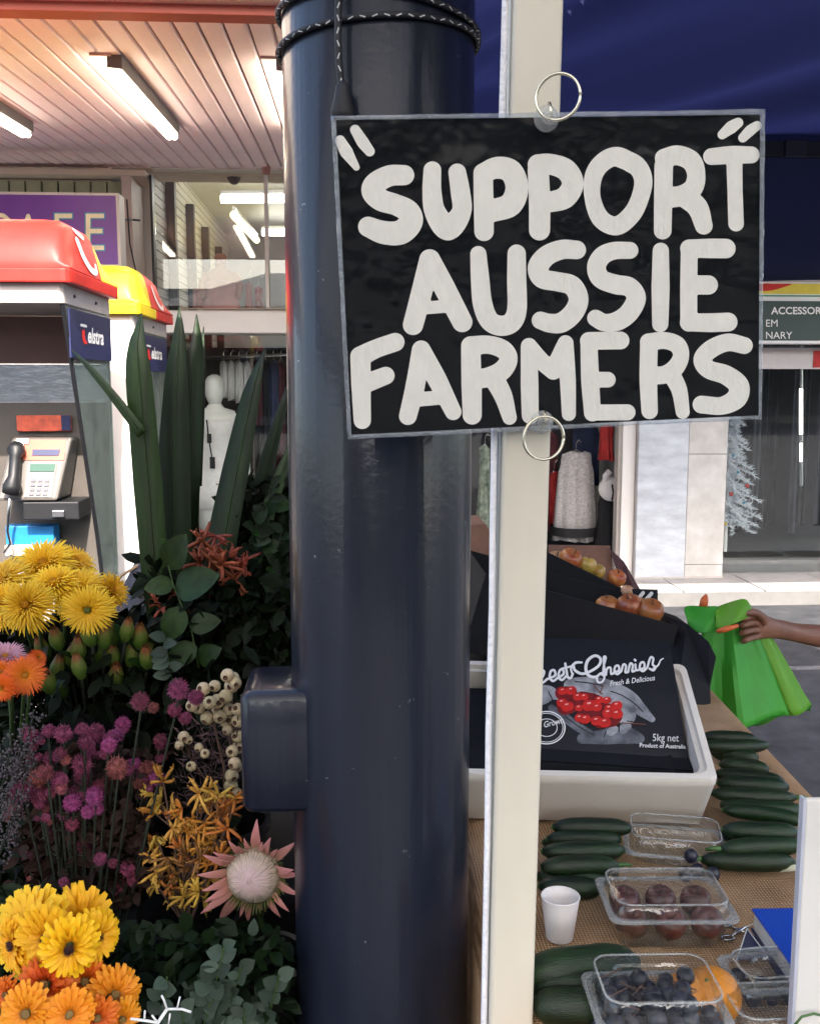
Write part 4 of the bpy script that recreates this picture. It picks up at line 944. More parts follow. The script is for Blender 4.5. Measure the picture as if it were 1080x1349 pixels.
def z6(p): return [(720 + x / 3.6, 430 + y / 3.6) for x, y in p]
def st(zf_, k, pts, rs, closed=0):
    rs = rs if isinstance(rs, (list, tuple)) else [rs] * len(pts); return (zf_(pts), [r / k for r in rs], closed)
L_ = []
a = (z1, 3.6); b = (z2, 3.6); c = (z3, 4.5); d = (z4, 4.5); e = (z5, 3.6); f = (z6, 3.6)
L_.append([st(*a, [(368, 325), (300, 328), (235, 362), (220, 402), (258, 443), (330, 466), (388, 498), (400, 548), (350, 597), (270, 597), (198, 570)], [48, 50, 52, 54, 52, 50, 54, 56, 58, 55, 48])])
L_.append([st(*a, [(502, 302), (500, 400), (515, 500), (576, 575), (640, 500), (634, 400), (620, 312)], [42, 45, 50, 60, 46, 46, 42])])
L_.append([st(*a, [(747, 592), (745, 450), (743, 330)], [46, 47, 46]), st(*a, [(743, 315), (810, 290), (875, 308), (903, 385), (872, 465), (785, 495)], [46, 52, 55, 54, 56, 53])])
L_.append([st(*a, [(1010, 585), (1010, 450), (1004, 300)], [50, 51, 50]), st(*a, [(1004, 276), (1060, 273), (1135, 300), (1168, 365), (1130, 432), (1050, 455)], [50, 49, 52, 51, 52, 48])])
L_.append([st(*b, [(335, 237), (425, 280), (458, 350), (440, 440), (400, 515), (330, 566), (255, 530), (217, 430), (222, 330), (265, 265)], [46, 46, 43, 42, 44, 45, 43, 38, 42, 44], 1)])
L_.append([st(*b, [(550, 588), (552, 450), (555, 280)], [42, 43, 44]), st(*b, [(558, 245), (620, 231), (685, 258), (709, 320), (695, 385), (640, 422), (570, 432)], [45, 47, 48, 43, 46, 48, 50]), st(*b, [(650, 425), (715, 478), (745, 565)], [50, 50, 42])])
L_.append([st(*b, [(782, 237), (880, 229), (970, 229)], [40, 43, 40]), st(*b, [(890, 260), (893, 400), (898, 555)], [38, 36, 37])])
L_.append([st(*a, [(65, 160), (95, 215), (142, 288)], [24, 31, 16])]); L_.append([st(*a, [(136, 110), (172, 168), (205, 212)], [24, 29, 24])])
L_.append([st(*b, [(832, 133), (875, 98), (908, 76)], [22, 30, 24])]); L_.append([st(*b, [(930, 148), (965, 113), (998, 90)], [22, 26, 22])])
L_.append([st(*c, [(108, 575), (152, 410), (207, 188)], [60, 62, 62]), st(*c, [(207, 188), (292, 350), (400, 558)], [62, 64, 60]), st(*c, [(170, 475), (340, 462)], 38)])
L_.append([st(*c, [(495, 155), (505, 300), (520, 450), (560, 548), (625, 580), (692, 560), (724, 480), (722, 300), (722, 152)], [48, 55, 58, 58, 60, 60, 58, 57, 54])])
L_.append([st(*c, [(1078, 130), (990, 128), (900, 165), (850, 232), (872, 298), (960, 318), (1050, 342), (1089, 420), (1060, 500), (990, 560), (920, 565), (863, 548)], [55, 58, 60, 62, 58, 57, 59, 58, 60, 60, 56, 52])])
L_.append([st(*d, [(403, 133), (310, 135), (240, 165), (205, 230), (230, 300), (320, 335), (400, 350), (441, 415), (400, 500), (330, 552), (255, 562), (200, 535)], [50, 52, 55, 56, 56, 58, 57, 57, 58, 57, 52, 50])])
L_.append([st(*d, [(586, 135), (585, 350), (583, 570)], [48, 54, 48])])
L_.append([st(*d, [(752, 565), (752, 350), (755, 120)], [50, 51, 50]), st(*d, [(755, 122), (880, 121), (972, 122)], [54, 58, 58]), st(*d, [(760, 338), (868, 338)], 57), st(*d, [(752, 560), (880, 562), (985, 558)], [53, 56, 56])])
L_.append([st(*e, [(134, 445), (128, 280), (125, 150)], [41, 46, 48]), st(*e, [(125, 142), (200, 105), (290, 74)], [48, 44, 44]), st(*e, [(150, 270), (245, 233)], [45, 42])])
L_.append([st(*e, [(350, 425), (385, 280), (413, 110)], [42, 46, 44]), st(*e, [(413, 110), (488, 250), (565, 405)], [44, 46, 39]), st(*e, [(400, 346), (510, 336)], 34)])
L_.append([st(*e, [(655, 420), (652, 280), (648, 110)], [45, 48, 46]), st(*e, [(648, 92), (730, 86), (800, 108), (828, 152), (800, 205), (740, 238), (670, 250)], [46, 43, 44, 42, 46, 47, 45]), st(*e, [(750, 235), (800, 325), (832, 432)], [48, 44, 34])])
L_.append([st(*e, [(930, 422), (927, 280), (924, 95)], [40, 42, 39]), st(*e, [(924, 92), (985, 165), (1040, 210)], [38, 40, 42]), st(*e, [(1040, 208), (1068, 140), (1097, 78)], [42, 38, 37]), st(*e, [(1099, 78), (1108, 250), (1113, 415)], [36, 38, 33])])
L_.append([st(*f, [(217, 410), (206, 250), (200, 70)], [40, 43, 40]), st(*f, [(200, 68), (350, 66)], 42), st(*f, [(208, 252), (290, 252)], 37), st(*f, [(215, 408), (383, 407)], 38)])
L_.append([st(*f, [(488, 400), (482, 250), (485, 80)], [39, 42, 42]), st(*f, [(484, 74), (560, 66), (620, 88), (637, 140), (610, 195), (560, 228), (500, 232)], [42, 40, 41, 38, 42, 42, 42]), st(*f, [(590, 225), (628, 300), (645, 405)], [42, 38, 33])])
L_.append([st(*f, [(937, 90), (860, 75), (782, 105), (738, 155), (768, 203), (850, 230), (910, 280), (900, 340), (830, 376), (734, 370)], [40, 42, 43, 42, 43, 46, 49, 49, 42, 42])])
for k, s_ in enumerate(L_):
    inkmesh(s_, 1.6, lambda x, y: sgn(x, y, .0016), 'letter' if k not in (7, 8, 9, 10) else 'quote_mark', M_acry, sign)

# split rings and clear suction hooks
M_brass = mat('ring_steel', (.72, .68, .55), .22, metal=1, noise=.1)
M_clear = glassmat('clear_plastic', tint=(.9, .92, .92), rough=.05, haze=.15, ior=1.6)
def ring(label, cx, cy, rpx, Y, tilt, hx, hy):
    t = thing('split_ring', label, 'ring', aty(cx, cy, Y), group='split rings holding the sign')
    c = aty(cx, cy, Y); rr = (aty(cx + rpx, cy, Y) - c).length; q = MB()
    Mx = Matrix.Translation(c) @ Matrix.Rotation(R(tilt), 4, 'Z')
    for dz in (-.0009, .0009):
        q.tube([Mx @ Vector((rr * math.cos(2 * math.pi * i / 48), dz, rr * math.sin(2 * math.pi * i / 48))) for i in range(48)] + [Mx @ Vector((rr, dz, 0))], .0015, 8)
    q.build('wire', M_brass, t, smooth=True)
    hp = sgn(hx, hy, .009); q = MB()
    Mh = Matrix.Translation(hp) @ Vector((SN.x, SN.y, SN.z)).to_track_quat('Z', 'Y').to_matrix().to_4x4()
    q.lathe([(.013, 0), (.0135, .002), (.011, .004), (.006, .006), (.0055, .011), (.008, .013), (.008, .017), (.004, .019)], 24, M=Mh); q.build('suction_hook', M_clear, t, auto=50)
    q = MB(); q.tube([hp + SN * .012 + Vector((0, 0, -.004)), hp + SN * .02 + Vector((0, 0, .006)), hp + SN * .012 + Vector((0, 0, .014))], .002, 6); q.build('eye', M_brass, t, smooth=True)
ring('steel split ring at the top of the sign in front of the cream leg', 735, 127, 29, 1.045, -22, 719, 156)
ring('steel split ring hanging at the bottom of the sign in front of the cream leg', 716, 577, 28, 1.072, 12, 713, 556)

# ------------------------------------------------------------------ flower stand
stand = thing('flower_stand', 'stepped flower display stand draped in black cloth', 'stand', (-.55, 1.7, 0))
M_drape = mat('black_drape', (.005, .005, .006), .9, noise=.3, nscale=6)
def drape(x0, x1, y0, y1, z0, z1):
    q = MB(); k = 70; lo = []
    for z in (z0, z0 + .01, (z0 + z1) / 2, z1 - .012, z1):
        fl = 1 - (z - z0) / (z1 - z0); l = []
        for p in rrect(x0, x1, y0, y1, z, .03, 6):
            l.append(p)
        # resample edges so the cloth can ripple
        r = []
        for i in range(len(l)):
            a, b = l[i], l[(i + 1) % len(l)]; n_ = max(1, int((b - a).length / .03))
            for j in range(n_):
                pt = a + (b - a) * (j / n_); cdir = Vector((pt.x - (x0 + x1) / 2, pt.y - (y0 + y1) / 2, 0)).normalized()
                s_ = pt.x * 40 + pt.y * 40; r.append(pt + cdir * (.010 * fl * math.sin(s_) + .004 * math.sin(s_ * 2.3)) - cdir * (.012 if z == z1 else 0))
        lo.append(r)
    q.loft(lo, True, True); return q
drape(-1.7, .02, 1.72, 2.25, 0, .66).build('upper_step', M_drape, stand, smooth=True)
drape(-1.6, .0, 1.14, 1.715, 0, .46).build('lower_step', M_drape, stand, smooth=True)
M_bucket = mat('black_bucket', (.006, .006, .007), .5, noise=.2, bump=.1)
M_water = mat('bucket_water', (.01, .012, .01), .05, noise=0)
def bucket(c, r, h, label):
    t = thing('flower_bucket', label, 'bucket', c, group='black flower buckets on the stand'); q = MB()
    q.lathe([(r * .78, 0), (r * .8, .004), (r, h - .012), (r + .006, h - .012), (r + .006, h), (r - .004, h), (r - .006, h - .02), (r * .78, .01)], 36, M=Matrix.Translation(Vector(c))); q.build('shell', M_bucket, t, auto=40)
    q = MB(); q.lathe([(r * .95, h * .75), (r * .95, h * .76)], 24, M=Matrix.Translation(Vector(c))); q.build('water', M_water, t)
def bk_at(px, py, Y, r, h, label):
    p = aty(px, py, Y); bucket((p.x, Y, p.z - h), r, h, label); return p
bk_at(70, 960, 1.90, .11, .30, 'black bucket of the spiky yellow daisies at the back')
bk_at(130, 915, 1.86, .10, .28, 'black bucket of the green buds behind the magenta flowers')
bk_at(105, 1300, 1.52, .095, .28, 'black bucket of the fuzzy magenta flowers')
bk_at(248, 1198, 1.50, .085, .26, 'black bucket below the yellow brown claw shaped flowers')
bk_at(292, 1080, 1.66, .08, .26, 'black bucket of the cream seed pods behind the claw flowers')
bk_at(340, 1262, 1.44, .075, .26, 'black bucket of the large pink protea')
bk_at(60, 1330, 1.30, .095, .30, 'black bucket of the golden and orange daisies in front')
bk_at(290, 1400, 1.26, .10, .30, 'black bucket of the grey green leaves in front')
bk_at(270, 900, 2.0, .14, .30, 'black bucket of the tall sword leaves')
bk_at(0, 1290, 1.45, .08, .28, 'black bucket of the lilac sprigs at the left edge')

# ---- stems, leaves
M_stem = mat('green_stem', (.035, .07, .015), .6, noise=.3, nscale=30)
M_stemd = mat('dark_stem', (.012, .017, .008), .7, noise=.4, nscale=30)
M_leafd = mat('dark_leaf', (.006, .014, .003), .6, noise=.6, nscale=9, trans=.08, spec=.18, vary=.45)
M_leafm = mat('mid_leaf', (.016, .045, .007), .5, noise=.45, nscale=5, trans=.2, spec=.3, vary=.3)
M_euc = mat('grey_green_leaf', (.030, .050, .036), .6, noise=.3, nscale=25, trans=.1, c2=(.06, .09, .065), spec=.25, vary=.35)
M_sword = mat('sword_leaf', (.008, .020, .004), .5, noise=.6, nscale=4, stretch=(14, 14, .6), trans=.1, spec=.35)
M_swordl = mat('sword_leaf_light', (.020, .050, .007), .5, noise=.5, nscale=4, stretch=(14, 14, .6), trans=.2)
def leafmesh(name, m, L=1.0, W=.32, curl=.18, tipp=1.0, n=7):
    q = MB(); pts = []; ws = []
    for i in range(n):
        f = i / (n - 1); pts.append((0, L * f, curl * L * math.sin(f * 2.2) * .5)); ws.append(W * L * (math.sin(math.pi * min(1, f * .96 + .02) ** (.75 if tipp > .5 else 1)) ** .8) * (1 if f < .98 else .1))
    q.blade(pts, ws, (1, 0, 0), fold=.25); return q.mesh(name, m, True)
ML_round = leafmesh('round_leaf', M_euc, 1, .42, .1)
ML_euc2 = leafmesh('oval_leaf', M_euc, 1, .33, .25)
ML_dark = leafmesh('dark_leaf', M_leafd, 1, .30, .3)
ML_mid = leafmesh('broad_leaf', M_leafm, 1, .36, .25)
def orient(p, d, up=Vector((0, -1, .4)), s=1.0, roll=0):
    y = Vector(d).normalized(); z = (Vector(up) - y * Vector(up).dot(y)).normalized(); x = y.cross(z)
    M = Matrix((x, y, z)).transposed().to_4x4()
    return Matrix.Translation(Vector(p)) @ M @ Matrix.Rotation(roll, 4, 'Y') @ Matrix.Diagonal((s, s, s, 1))
def rv(s=1.0): return Vector((random.uniform(-s, s), random.uniform(-s, s), random.uniform(-s, s)))
def bez(a, b, sag, n=8):
    a = Vector(a); b = Vector(b); return [a.lerp(b, i / (n - 1)) + Vector(sag) * math.sin(math.pi * i / (n - 1)) for i in range(n)]

# ---- dense dark filler foliage (nobody could count it)
def filler(name, label, boxes, me_dims, m, n, size):
    q = MB()
    for _ in range(n):
        (px0, py0, px1, py1, ya, yb) = random.choice(boxes); p = aty(random.uniform(px0, px1), random.uniform(py0, py1), random.uniform(ya, yb))
        d = (Vector((random.uniform(-1, 1), random.uniform(-1.2, .4), random.uniform(-.7, 1)))).normalized(); sd = d.cross(rv()).normalized(); s_ = size * random.uniform(.6, 1.3)
        q.blade([p, p + d * s_ * .35, p + d * s_ * .7 - Vector((0, 0, s_ * .05)), p + d * s_ - Vector((0, 0, s_ * .14))], [s_ * .04, s_ * .26, s_ * .22, s_ * .01], sd, fold=.2)
    return q.build(name, m, None, smooth=True, label=label, cat='foliage', kind='stuff')
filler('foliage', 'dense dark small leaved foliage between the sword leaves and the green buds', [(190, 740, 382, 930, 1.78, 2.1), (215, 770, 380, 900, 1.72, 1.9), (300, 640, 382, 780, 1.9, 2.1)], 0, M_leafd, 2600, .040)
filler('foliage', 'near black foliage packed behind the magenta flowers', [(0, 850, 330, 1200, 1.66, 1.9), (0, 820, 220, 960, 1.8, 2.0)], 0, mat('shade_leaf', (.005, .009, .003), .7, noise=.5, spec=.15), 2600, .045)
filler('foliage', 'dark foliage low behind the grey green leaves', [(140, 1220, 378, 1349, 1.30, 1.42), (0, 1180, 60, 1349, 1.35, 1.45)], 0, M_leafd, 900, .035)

# ---- sword shaped leaves
def sword(label, pts, ws, Y, m=None, group='tall sword leaves', roll=0.0):
    n = 14; P = []; W = []
    cp, cw = smooth_pts([tuple(p) for p in pts], list(ws), 5)
    P = []; side = []
    for i, (p, w) in enumerate(zip(cp, cw)):
        a = aty(p[0], p[1], Y + .06 * (i / len(cp)) ** 2); P.append(a); W.append(w * .84 * (a - C0).length / FPX / .97)
    t0 = (P[-1] - P[0]).normalized(); sd = Vector((t0.z, roll, -t0.x)).normalized()
    if sd.x < 0: sd = -sd
    q = MB(); q.blade(P, W, sd, fold=.30)
    t = thing('sword_leaf', label, 'leaf', P[0], group=group); o = q.build('blade', m or M_sword, t, smooth=True); s_ = o.modifiers.new('s', 'SOLIDIFY'); s_.thickness = .0012
    q = MB(); q.tube([p - Vector((0, .0015, 0)) for p in P[1:-2]], [.0012] * (len(P) - 3), 5); q.build('midrib', M_swordl, t, smooth=True)
sword('tall sword leaf against the white booth panel, leftmost upright one', [(213, 850), (205, 760), (196, 640), (184, 500), (181, 455), (184, 432), (186, 412)], [14, 19, 21, 19, 12, 6, .5], 1.85, M_swordl)
sword('narrow leaf leaning far left across the white booth panel', [(188, 572), (160, 535), (125, 492), (94, 460)], [8, 7, 5, .5], 1.84, M_swordl)
sword('tallest sword leaf with a sharp tip, second upright one from the left', [(240, 860), (232, 740), (230, 620), (233, 500), (236, 440), (236, 405)], [24, 26, 24, 17, 8, .5], 1.90)
sword('dark sword leaf with a twin tip just right of the tallest one', [(228, 840), (236, 740), (247, 600), (256, 480), (259, 445), (259, 413)], [25, 25, 19, 12, 7, .5], 1.94, roll=.3)
sword('slim leaf tip hugging the right side of the twin tipped leaf', [(258, 640), (262, 560), (266, 480), (268, 430)], [9, 8, 5, .5], 1.97)
sword('wide sword leaf leaning right in front of the mannequin arm', [(280, 840), (290, 740), (312, 620), (332, 520), (349, 458)], [24, 25, 21, 14, .5], 1.87, roll=-.3)
sword('leaning leaf close to the blue pole', [(310, 830), (328, 720), (352, 610), (380, 510)], [16, 15, 12, 4], 1.95)
sword('short leaf beside the blue pole leaning steeply right', [(330, 760), (348, 690), (372, 620), (395, 560)], [13, 12, 9, 1], 1.90, M_swordl)
sword('low arching leaf behind the orange claw flowers', [(262, 800), (270, 735), (284, 690), (304, 655)], [10, 12, 9, 1], 1.98)

# ---- daisies
def petalring(q, n, R0, R1, w, lift, droop, tip=.5, jit=.12, ph=0, mi=0):
    for i in range(n):
        a = 2 * math.pi * (i + random.uniform(-.3, .3)) / n + ph; L = R1 * random.uniform(1 - jit, 1 + jit * .5); d = Vector((math.cos(a), math.sin(a), 0)); sd = Vector((-math.sin(a), math.cos(a), random.uniform(-.35, .35)))
        pts = []; ws = []
        for k in range(5):
            f = k / 4; r = R0 + (L - R0) * f; pts.append(d * r + Vector((0, 0, lift * math.sin(f * 1.7) - droop * f * f * random.uniform(.6, 1.2)))); ws.append(w * [.55, .95, 1, .85, .18 if tip < .5 else .45][k])
        q.blade(pts, ws, sd, mi, fold=-.3)
def daisy_mesh(name, mats, kind, seed):
    random.seed(seed); q = MB()
    if kind == 'spider':
        for n, r, w, l, d in ((44, .050, .0023, .002, .018), (44, .051, .0022, .008, .008), (40, .048, .0021, .013, .002), (36, .041, .0020, .017, 0), (30, .033, .0018, .019, 0), (26, .024, .0016, .019, 0), (20, .015, .0014, .017, 0)): petalring(q, n, .004, r, w, l, d, .3, .16, random.random())
    else:
        for n, r, w, l, d in ((24, .054, .0076, .004, .012), (24, .052, .0072, .010, .005), (20, .043, .0056, .014, .001), (20, .028, .0030, .012, 0)): petalring(q, n, .006, r, w, l, d, .6, .10, random.random())
    pet = q.mesh(name, mats[0], True)
    q = MB(); rr = .006 if kind == 'spider' else .0085
    q.sphere((0, 0, .009), (rr, rr, .004), 14, 8)
    for i in range(50):
        a = i * 2.4; r = rr * math.sqrt(i / 50); q.tube([(r * math.cos(a), r * math.sin(a), .009), (r * 1.1 * math.cos(a), r * 1.1 * math.sin(a), .0145)], .0006, 3)
    return pet, q.mesh(name + '_centre', mats[1], False)
ys = lambda a: a + (1,)
MY = radialmat('spider_yellow', [(0, (.55, .22, .005, 1)), (.35, (.78, .44, .008, 1)), (1, (.86, .60, .02, 1))], .062)
MP = radialmat('pale_pink_petal', [(0, (.70, .35, .35, 1)), (1, (.72, .42, .58, 1))], .06)
MO = radialmat('orange_red_petal', [(0, (.80, .50, .03, 1)), (.45, (.80, .22, .01, 1)), (1, (.72, .09, .01, 1))], .062)
MG = radialmat('golden_petal', [(0, (.62, .18, .0, 1)), (.4, (.82, .40, .003, 1)), (1, (.88, .54, .006, 1))], .066)
MO2 = radialmat('deep_orange_petal', [(0, (.50, .06, .003, 1)), (.5, (.72, .12, .004, 1)), (1, (.78, .22, .006, 1))], .066)
MOY = radialmat('orange_yellow_petal', [(0, (.62, .16, .006, 1)), (.5, (.80, .26, .006, 1)), (1, (.82, .32, .008, 1))], .062)
Cyy = mat('yellow_centre', (.62, .30, .01), .8); Cg = mat('green_centre', (.16, .18, .03), .8); Cd = mat('dark_centre', (.035, .012, .012), .8); Co = mat('orange_centre', (.55, .25, .02), .8); Cw = mat('olive_centre', (.25, .16, .05), .8)
meshes = {k: [daisy_mesh(k + str(i), m, kd, 11 * i + len(k)) for i in range(4)] for k, m, kd in (('spider', (MY, Cyy), 'spider'), ('spiderg', (MY, Cg), 'spider'), ('pink', (MP, Co), 'spider'), ('orangered', (MO, Co), 'spider'), ('golden', (MG, Cd), 'wide'), ('orange', (MO2, Cw), 'wide'), ('orangeyellow', (MOY, Cw), 'wide'))}
random.seed(5)
M_calyx = mat('calyx', (.04, .08, .02), .6)
q = MB(); q.lathe([(.002, -.016), (.006, -.012), (.010, -.004), (.012, .002)], 12); calyx = q.mesh('calyx', M_calyx, True)
def daisy(kind, px, py, Y, rpx, n, label, group, root, i=0):
    p = aty(px, py, Y); s_ = rpx * Y / FPX / .050; n = Vector(n).normalized()
    t = thing('daisy', label, 'flower', M=frame(p, n, random.random() * 6, s_) @ Matrix.Diagonal((random.uniform(.9, 1.08), random.uniform(.9, 1.08), random.uniform(.7, 1.7), 1)), group=group); pm, cm = meshes[kind][i % 4]
    inst('petals', pm, t); inst('centre', cm, t); inst('calyx', calyx, t)
    r_ = aty(*root[:2], root[2]); a = p - n * .014 * s_
    P = [a, a - n * .03 * s_ - Vector((0, 0, .01))]; P += [P[1].lerp(r_, f) + Vector((0, -.0, 0)) for f in (.3, .6, 1)]
    q = MB(); q.tube(P, .0032, 7); q.build('stem', M_stem, t, smooth=True)
g1 = 'spiky yellow daisies in the top left bunch'; rt = (75, 960, 1.9)
for k, (x, y, Y, r, n, l) in enumerate([
    (62, 752, 1.80, 40, (-.1, -.6, .8), 'spiky yellow daisy facing up at the top back of the bunch'),
    (98, 745, 1.84, 30, (.5, -.3, .9), 'smallest spiky yellow daisy, highest one on the right of the bunch'),
    (5, 768, 1.74, 36, (-.5, -.6, .7), 'spiky yellow daisy cut by the left edge of the picture'),
    (105, 782, 1.70, 38, (0, -.55, .85), 'spiky yellow daisy in the middle of the bunch, seen nearly edge on'),
    (142, 782, 1.72, 27, (.8, -.5, .6), 'spiky yellow daisy furthest right in the bunch, turned aside'),
    (116, 804, 1.62, 33, (.1, -1, .2), 'spiky yellow daisy facing us with a round green centre'),
    (38, 800, 1.60, 38, (0, -.9, .45), 'spiky yellow daisy with drooping ragged petals, lowest on the left'),
    (75, 775, 1.70, 34, (-.2, -.5, .9), 'spiky yellow daisy wedged between the middle and back ones'),
    (8, 800, 1.66, 30, (-.4, -.9, .2), 'spiky yellow daisy hanging low at the left edge')]): daisy('spiderg' if 'green centre' in l else 'spider', x, y, Y, r * 1.08, n, l, g1, rt, k)
daisy('pink', 8, 874, 1.56, 30, (.1, -.4, .9), 'pale pink daisy above the small orange daisies', None, (20, 1000, 1.8))
daisy('orangered', 33, 890, 1.50, 29, (.35, -.9, .35), 'red orange daisy with a yellow middle below the green buds', 'orange daisies at the left edge', (25, 1000, 1.7))
daisy('orangered', 3, 886, 1.53, 20, (-.1, -.9, .4), 'small orange daisy behind the red orange one', 'orange daisies at the left edge', (20, 1000, 1.7), 1)
daisy('orangered', 4, 906, 1.47, 20, (-.3, -1, 0), 'lowest red orange daisy at the left edge', 'orange daisies at the left edge', (15, 1000, 1.7))
daisy('orangered', 49, 868, 1.60, 14, (.7, -.5, .5), 'small orange daisy bud half hidden against the green buds', 'orange daisies at the left edge', (30, 1000, 1.7), 1)
g2 = 'golden yellow daisies in the bottom left bunch'; rt = (62, 1400, 1.28)
for k, (x, y, Y, r, n, l) in enumerate([
    (44, 1226, 1.26, 52, (-.35, -.75, .6), 'wide golden daisy on the left of the front bunch'),
    (103, 1222, 1.28, 45, (.35, -.8, .5), 'golden daisy on the upper right of the front bunch'),
    (62, 1236, 1.22, 40, (-.1, -1, .15), 'golden daisy with a dark round centre facing us, left one of two'),
    (92, 1246, 1.20, 36, (.15, -1, -.02), 'golden daisy with a dark round centre facing us, lower right one'),
    (20, 1245, 1.24, 32, (-.8, -.7, .1), 'golden daisy turned left at the outer edge of the front bunch'),
    (122, 1235, 1.24, 34, (.85, -.6, .2), 'golden daisy turned right, seen from the side')]): daisy('golden', x, y, Y, r * 1.14, n, l, g2, rt, k)
g3 = 'orange daisies at the bottom left'
for k, (x, y, Y, r, n, l, kd) in enumerate([
    (62, 1298, 1.20, 42, (-.1, -.9, .45), 'deep orange daisy below the golden ones', 'orange'),
    (112, 1295, 1.22, 36, (.2, -.8, .6), 'deep orange daisy in the middle of the front bunch', 'orange'),
    (150, 1310, 1.21, 36, (.6, -.85, .2), 'orange daisy on the right beside the grey green leaves', 'orangeyellow'),
    (36, 1335, 1.16, 42, (-.2, -1, .3), 'orange daisy in the bottom left corner with an olive centre', 'orangeyellow'),
    (92, 1336, 1.15, 34, (.1, -1, .2), 'yellow orange daisy cut by the bottom edge', 'orangeyellow'),
    (128, 1340, 1.17, 30, (.3, -1, .1), 'small orange daisy at the bottom edge right of the yellow orange one', 'orange'),
    (160, 1342, 1.19, 26, (.6, -1, .1), 'orange daisy at the bottom edge nearest the white twig', 'orangeyellow'),
    (12, 1310, 1.20, 26, (-.8, -.8, .2), 'orange daisy at the bottom left turned outwards', 'orange')]): daisy(kd, x, y, Y, r, n, l, g3, rt, k)

# ---- green leucadendron style buds
M_bud = radialmat('green_bud', [(0, (.03, .06, .01, 1)), (.6, (.09, .16, .02, 1)), (.85, (.17, .19, .04, 1)), (1, (.26, .09, .03, 1))], .050, rough=.5, trans=.1)
q = MB(); q.lathe([(.003, 0), (.009, .004), (.0135, .013), (.013, .022), (.008, .031), (.002, .037)], 14)
for i in range(7):
    a = i * 2 * math.pi / 7; d = Vector((math.cos(a), math.sin(a), 0)); s_ = Vector((-math.sin(a), math.cos(a), 0))
    q.blade([d * .009 + Vector((0, 0, .001)), d * .0155 + Vector((0, 0, .012)), d * .015 + Vector((0, 0, .023)), d * .010 + Vector((0, 0, .034)), d * .006 + Vector((0, 0, .042))], [.004, .0075, .0075, .005, .0005], s_, fold=-.2)
q.v = [(v[0] * .80, v[1] * .80, v[2] * 1.22) for v in q.v]
budm = q.mesh('bud', M_bud, True)
buds = [(62, 860), (78, 842), (92, 868), (112, 848), (72, 885), (108, 882), (128, 862), (150, 838), (165, 832), (138, 842), (152, 868), (172, 865), (196, 868), (152, 895), (185, 842), (85, 905), (104, 858), (122, 838), (66, 900), (204, 852)]
desc = ['at the left end of the row, next to the orange daisy', 'second from the left, just under the yellow daisies', 'in the middle of the left clump', 'below the green centred yellow daisy', 'low on the left of the clump', 'lowest in the left clump, squat', 'in the centre of the bunch', 'tall and near the top, left of the topmost one', 'topmost of the bunch, bright green', 'tucked behind the two top ones', 'plump and bright in the centre right', 'bright, right of the centre', 'rightmost bright one, against the dark foliage', 'hanging lowest under the bunch', 'upper right, with a reddish tip', 'very low and shaded over the dark stems', 'small and hidden in the middle', 'small, touching the yellow daisies', 'shaded at the lower left end', 'small, furthest right by the dark foliage']
for k, ((x, y), d) in enumerate(zip(buds, desc)):
    Y = 1.66 + random.uniform(0, .1); p = aty(x, y + 12, Y); n = Vector((random.uniform(-.25, .3), random.uniform(-.7, -.2), 1)); t = thing('flower_bud', 'green flower bud ' + d, 'flower', M=frame(p, n, random.random() * 6, random.uniform(.95, 1.15)), group='green buds below the yellow daisies')
    inst('bud', budm, t); q = MB(); r_ = aty(130 + (x - 130) * .5, 985, 1.86); q.tube(bez(p, r_, (0, 0, .01), 5), .0028, 6); q.build('stem', M_stemd, t, smooth=True)
    if k % 2 == 0: inst('leaf', ML_mid, t, Matrix.Translation((0, 0, -.01)) @ Matrix.Rotation(random.random() * 6, 4, 'Z') @ Matrix.Rotation(.7, 4, 'X') @ Matrix.Diagonal((.03, .045, .04, 1)))

# ---- fuzzy magenta heads
fz = []
for v, (ca, cb) in enumerate((((.16, .020, .058), (.28, .055, .12)), ((.22, .040, .055), (.34, .09, .09)), ((.26, .03, .14), (.38, .07, .22)))):
    m_ = mat('magenta_fuzz%d' % v, ca, .75, noise=.55, nscale=130, c2=cb, vary=.25); random.seed(v + 3); q = MB(); q.sphere((0, 0, 0), (.0105, .0105, .0115), 12, 8)
    for i in range(210):
        z = 1 - 2 * (i + .5) / 210; a = i * 2.39996; r = math.sqrt(1 - z * z); d = Vector((r * math.cos(a), r * math.sin(a), z)); e = (d + rv(.25)).normalized()
        s_ = e.orthogonal().normalized() * .0015; s2 = e.cross(s_).normalized() * .0015; b = d * .0095; L = .0066 * random.uniform(.5, 1.35)
        q.add([b - s_, b + s_ * .5 + s2, b + s_ * .5 - s2, b + e * L], [(0, 1, 3), (1, 2, 3), (2, 0, 3)])
    fz.append(q.mesh('fuzzy_head', m_, False))
random.seed(9)
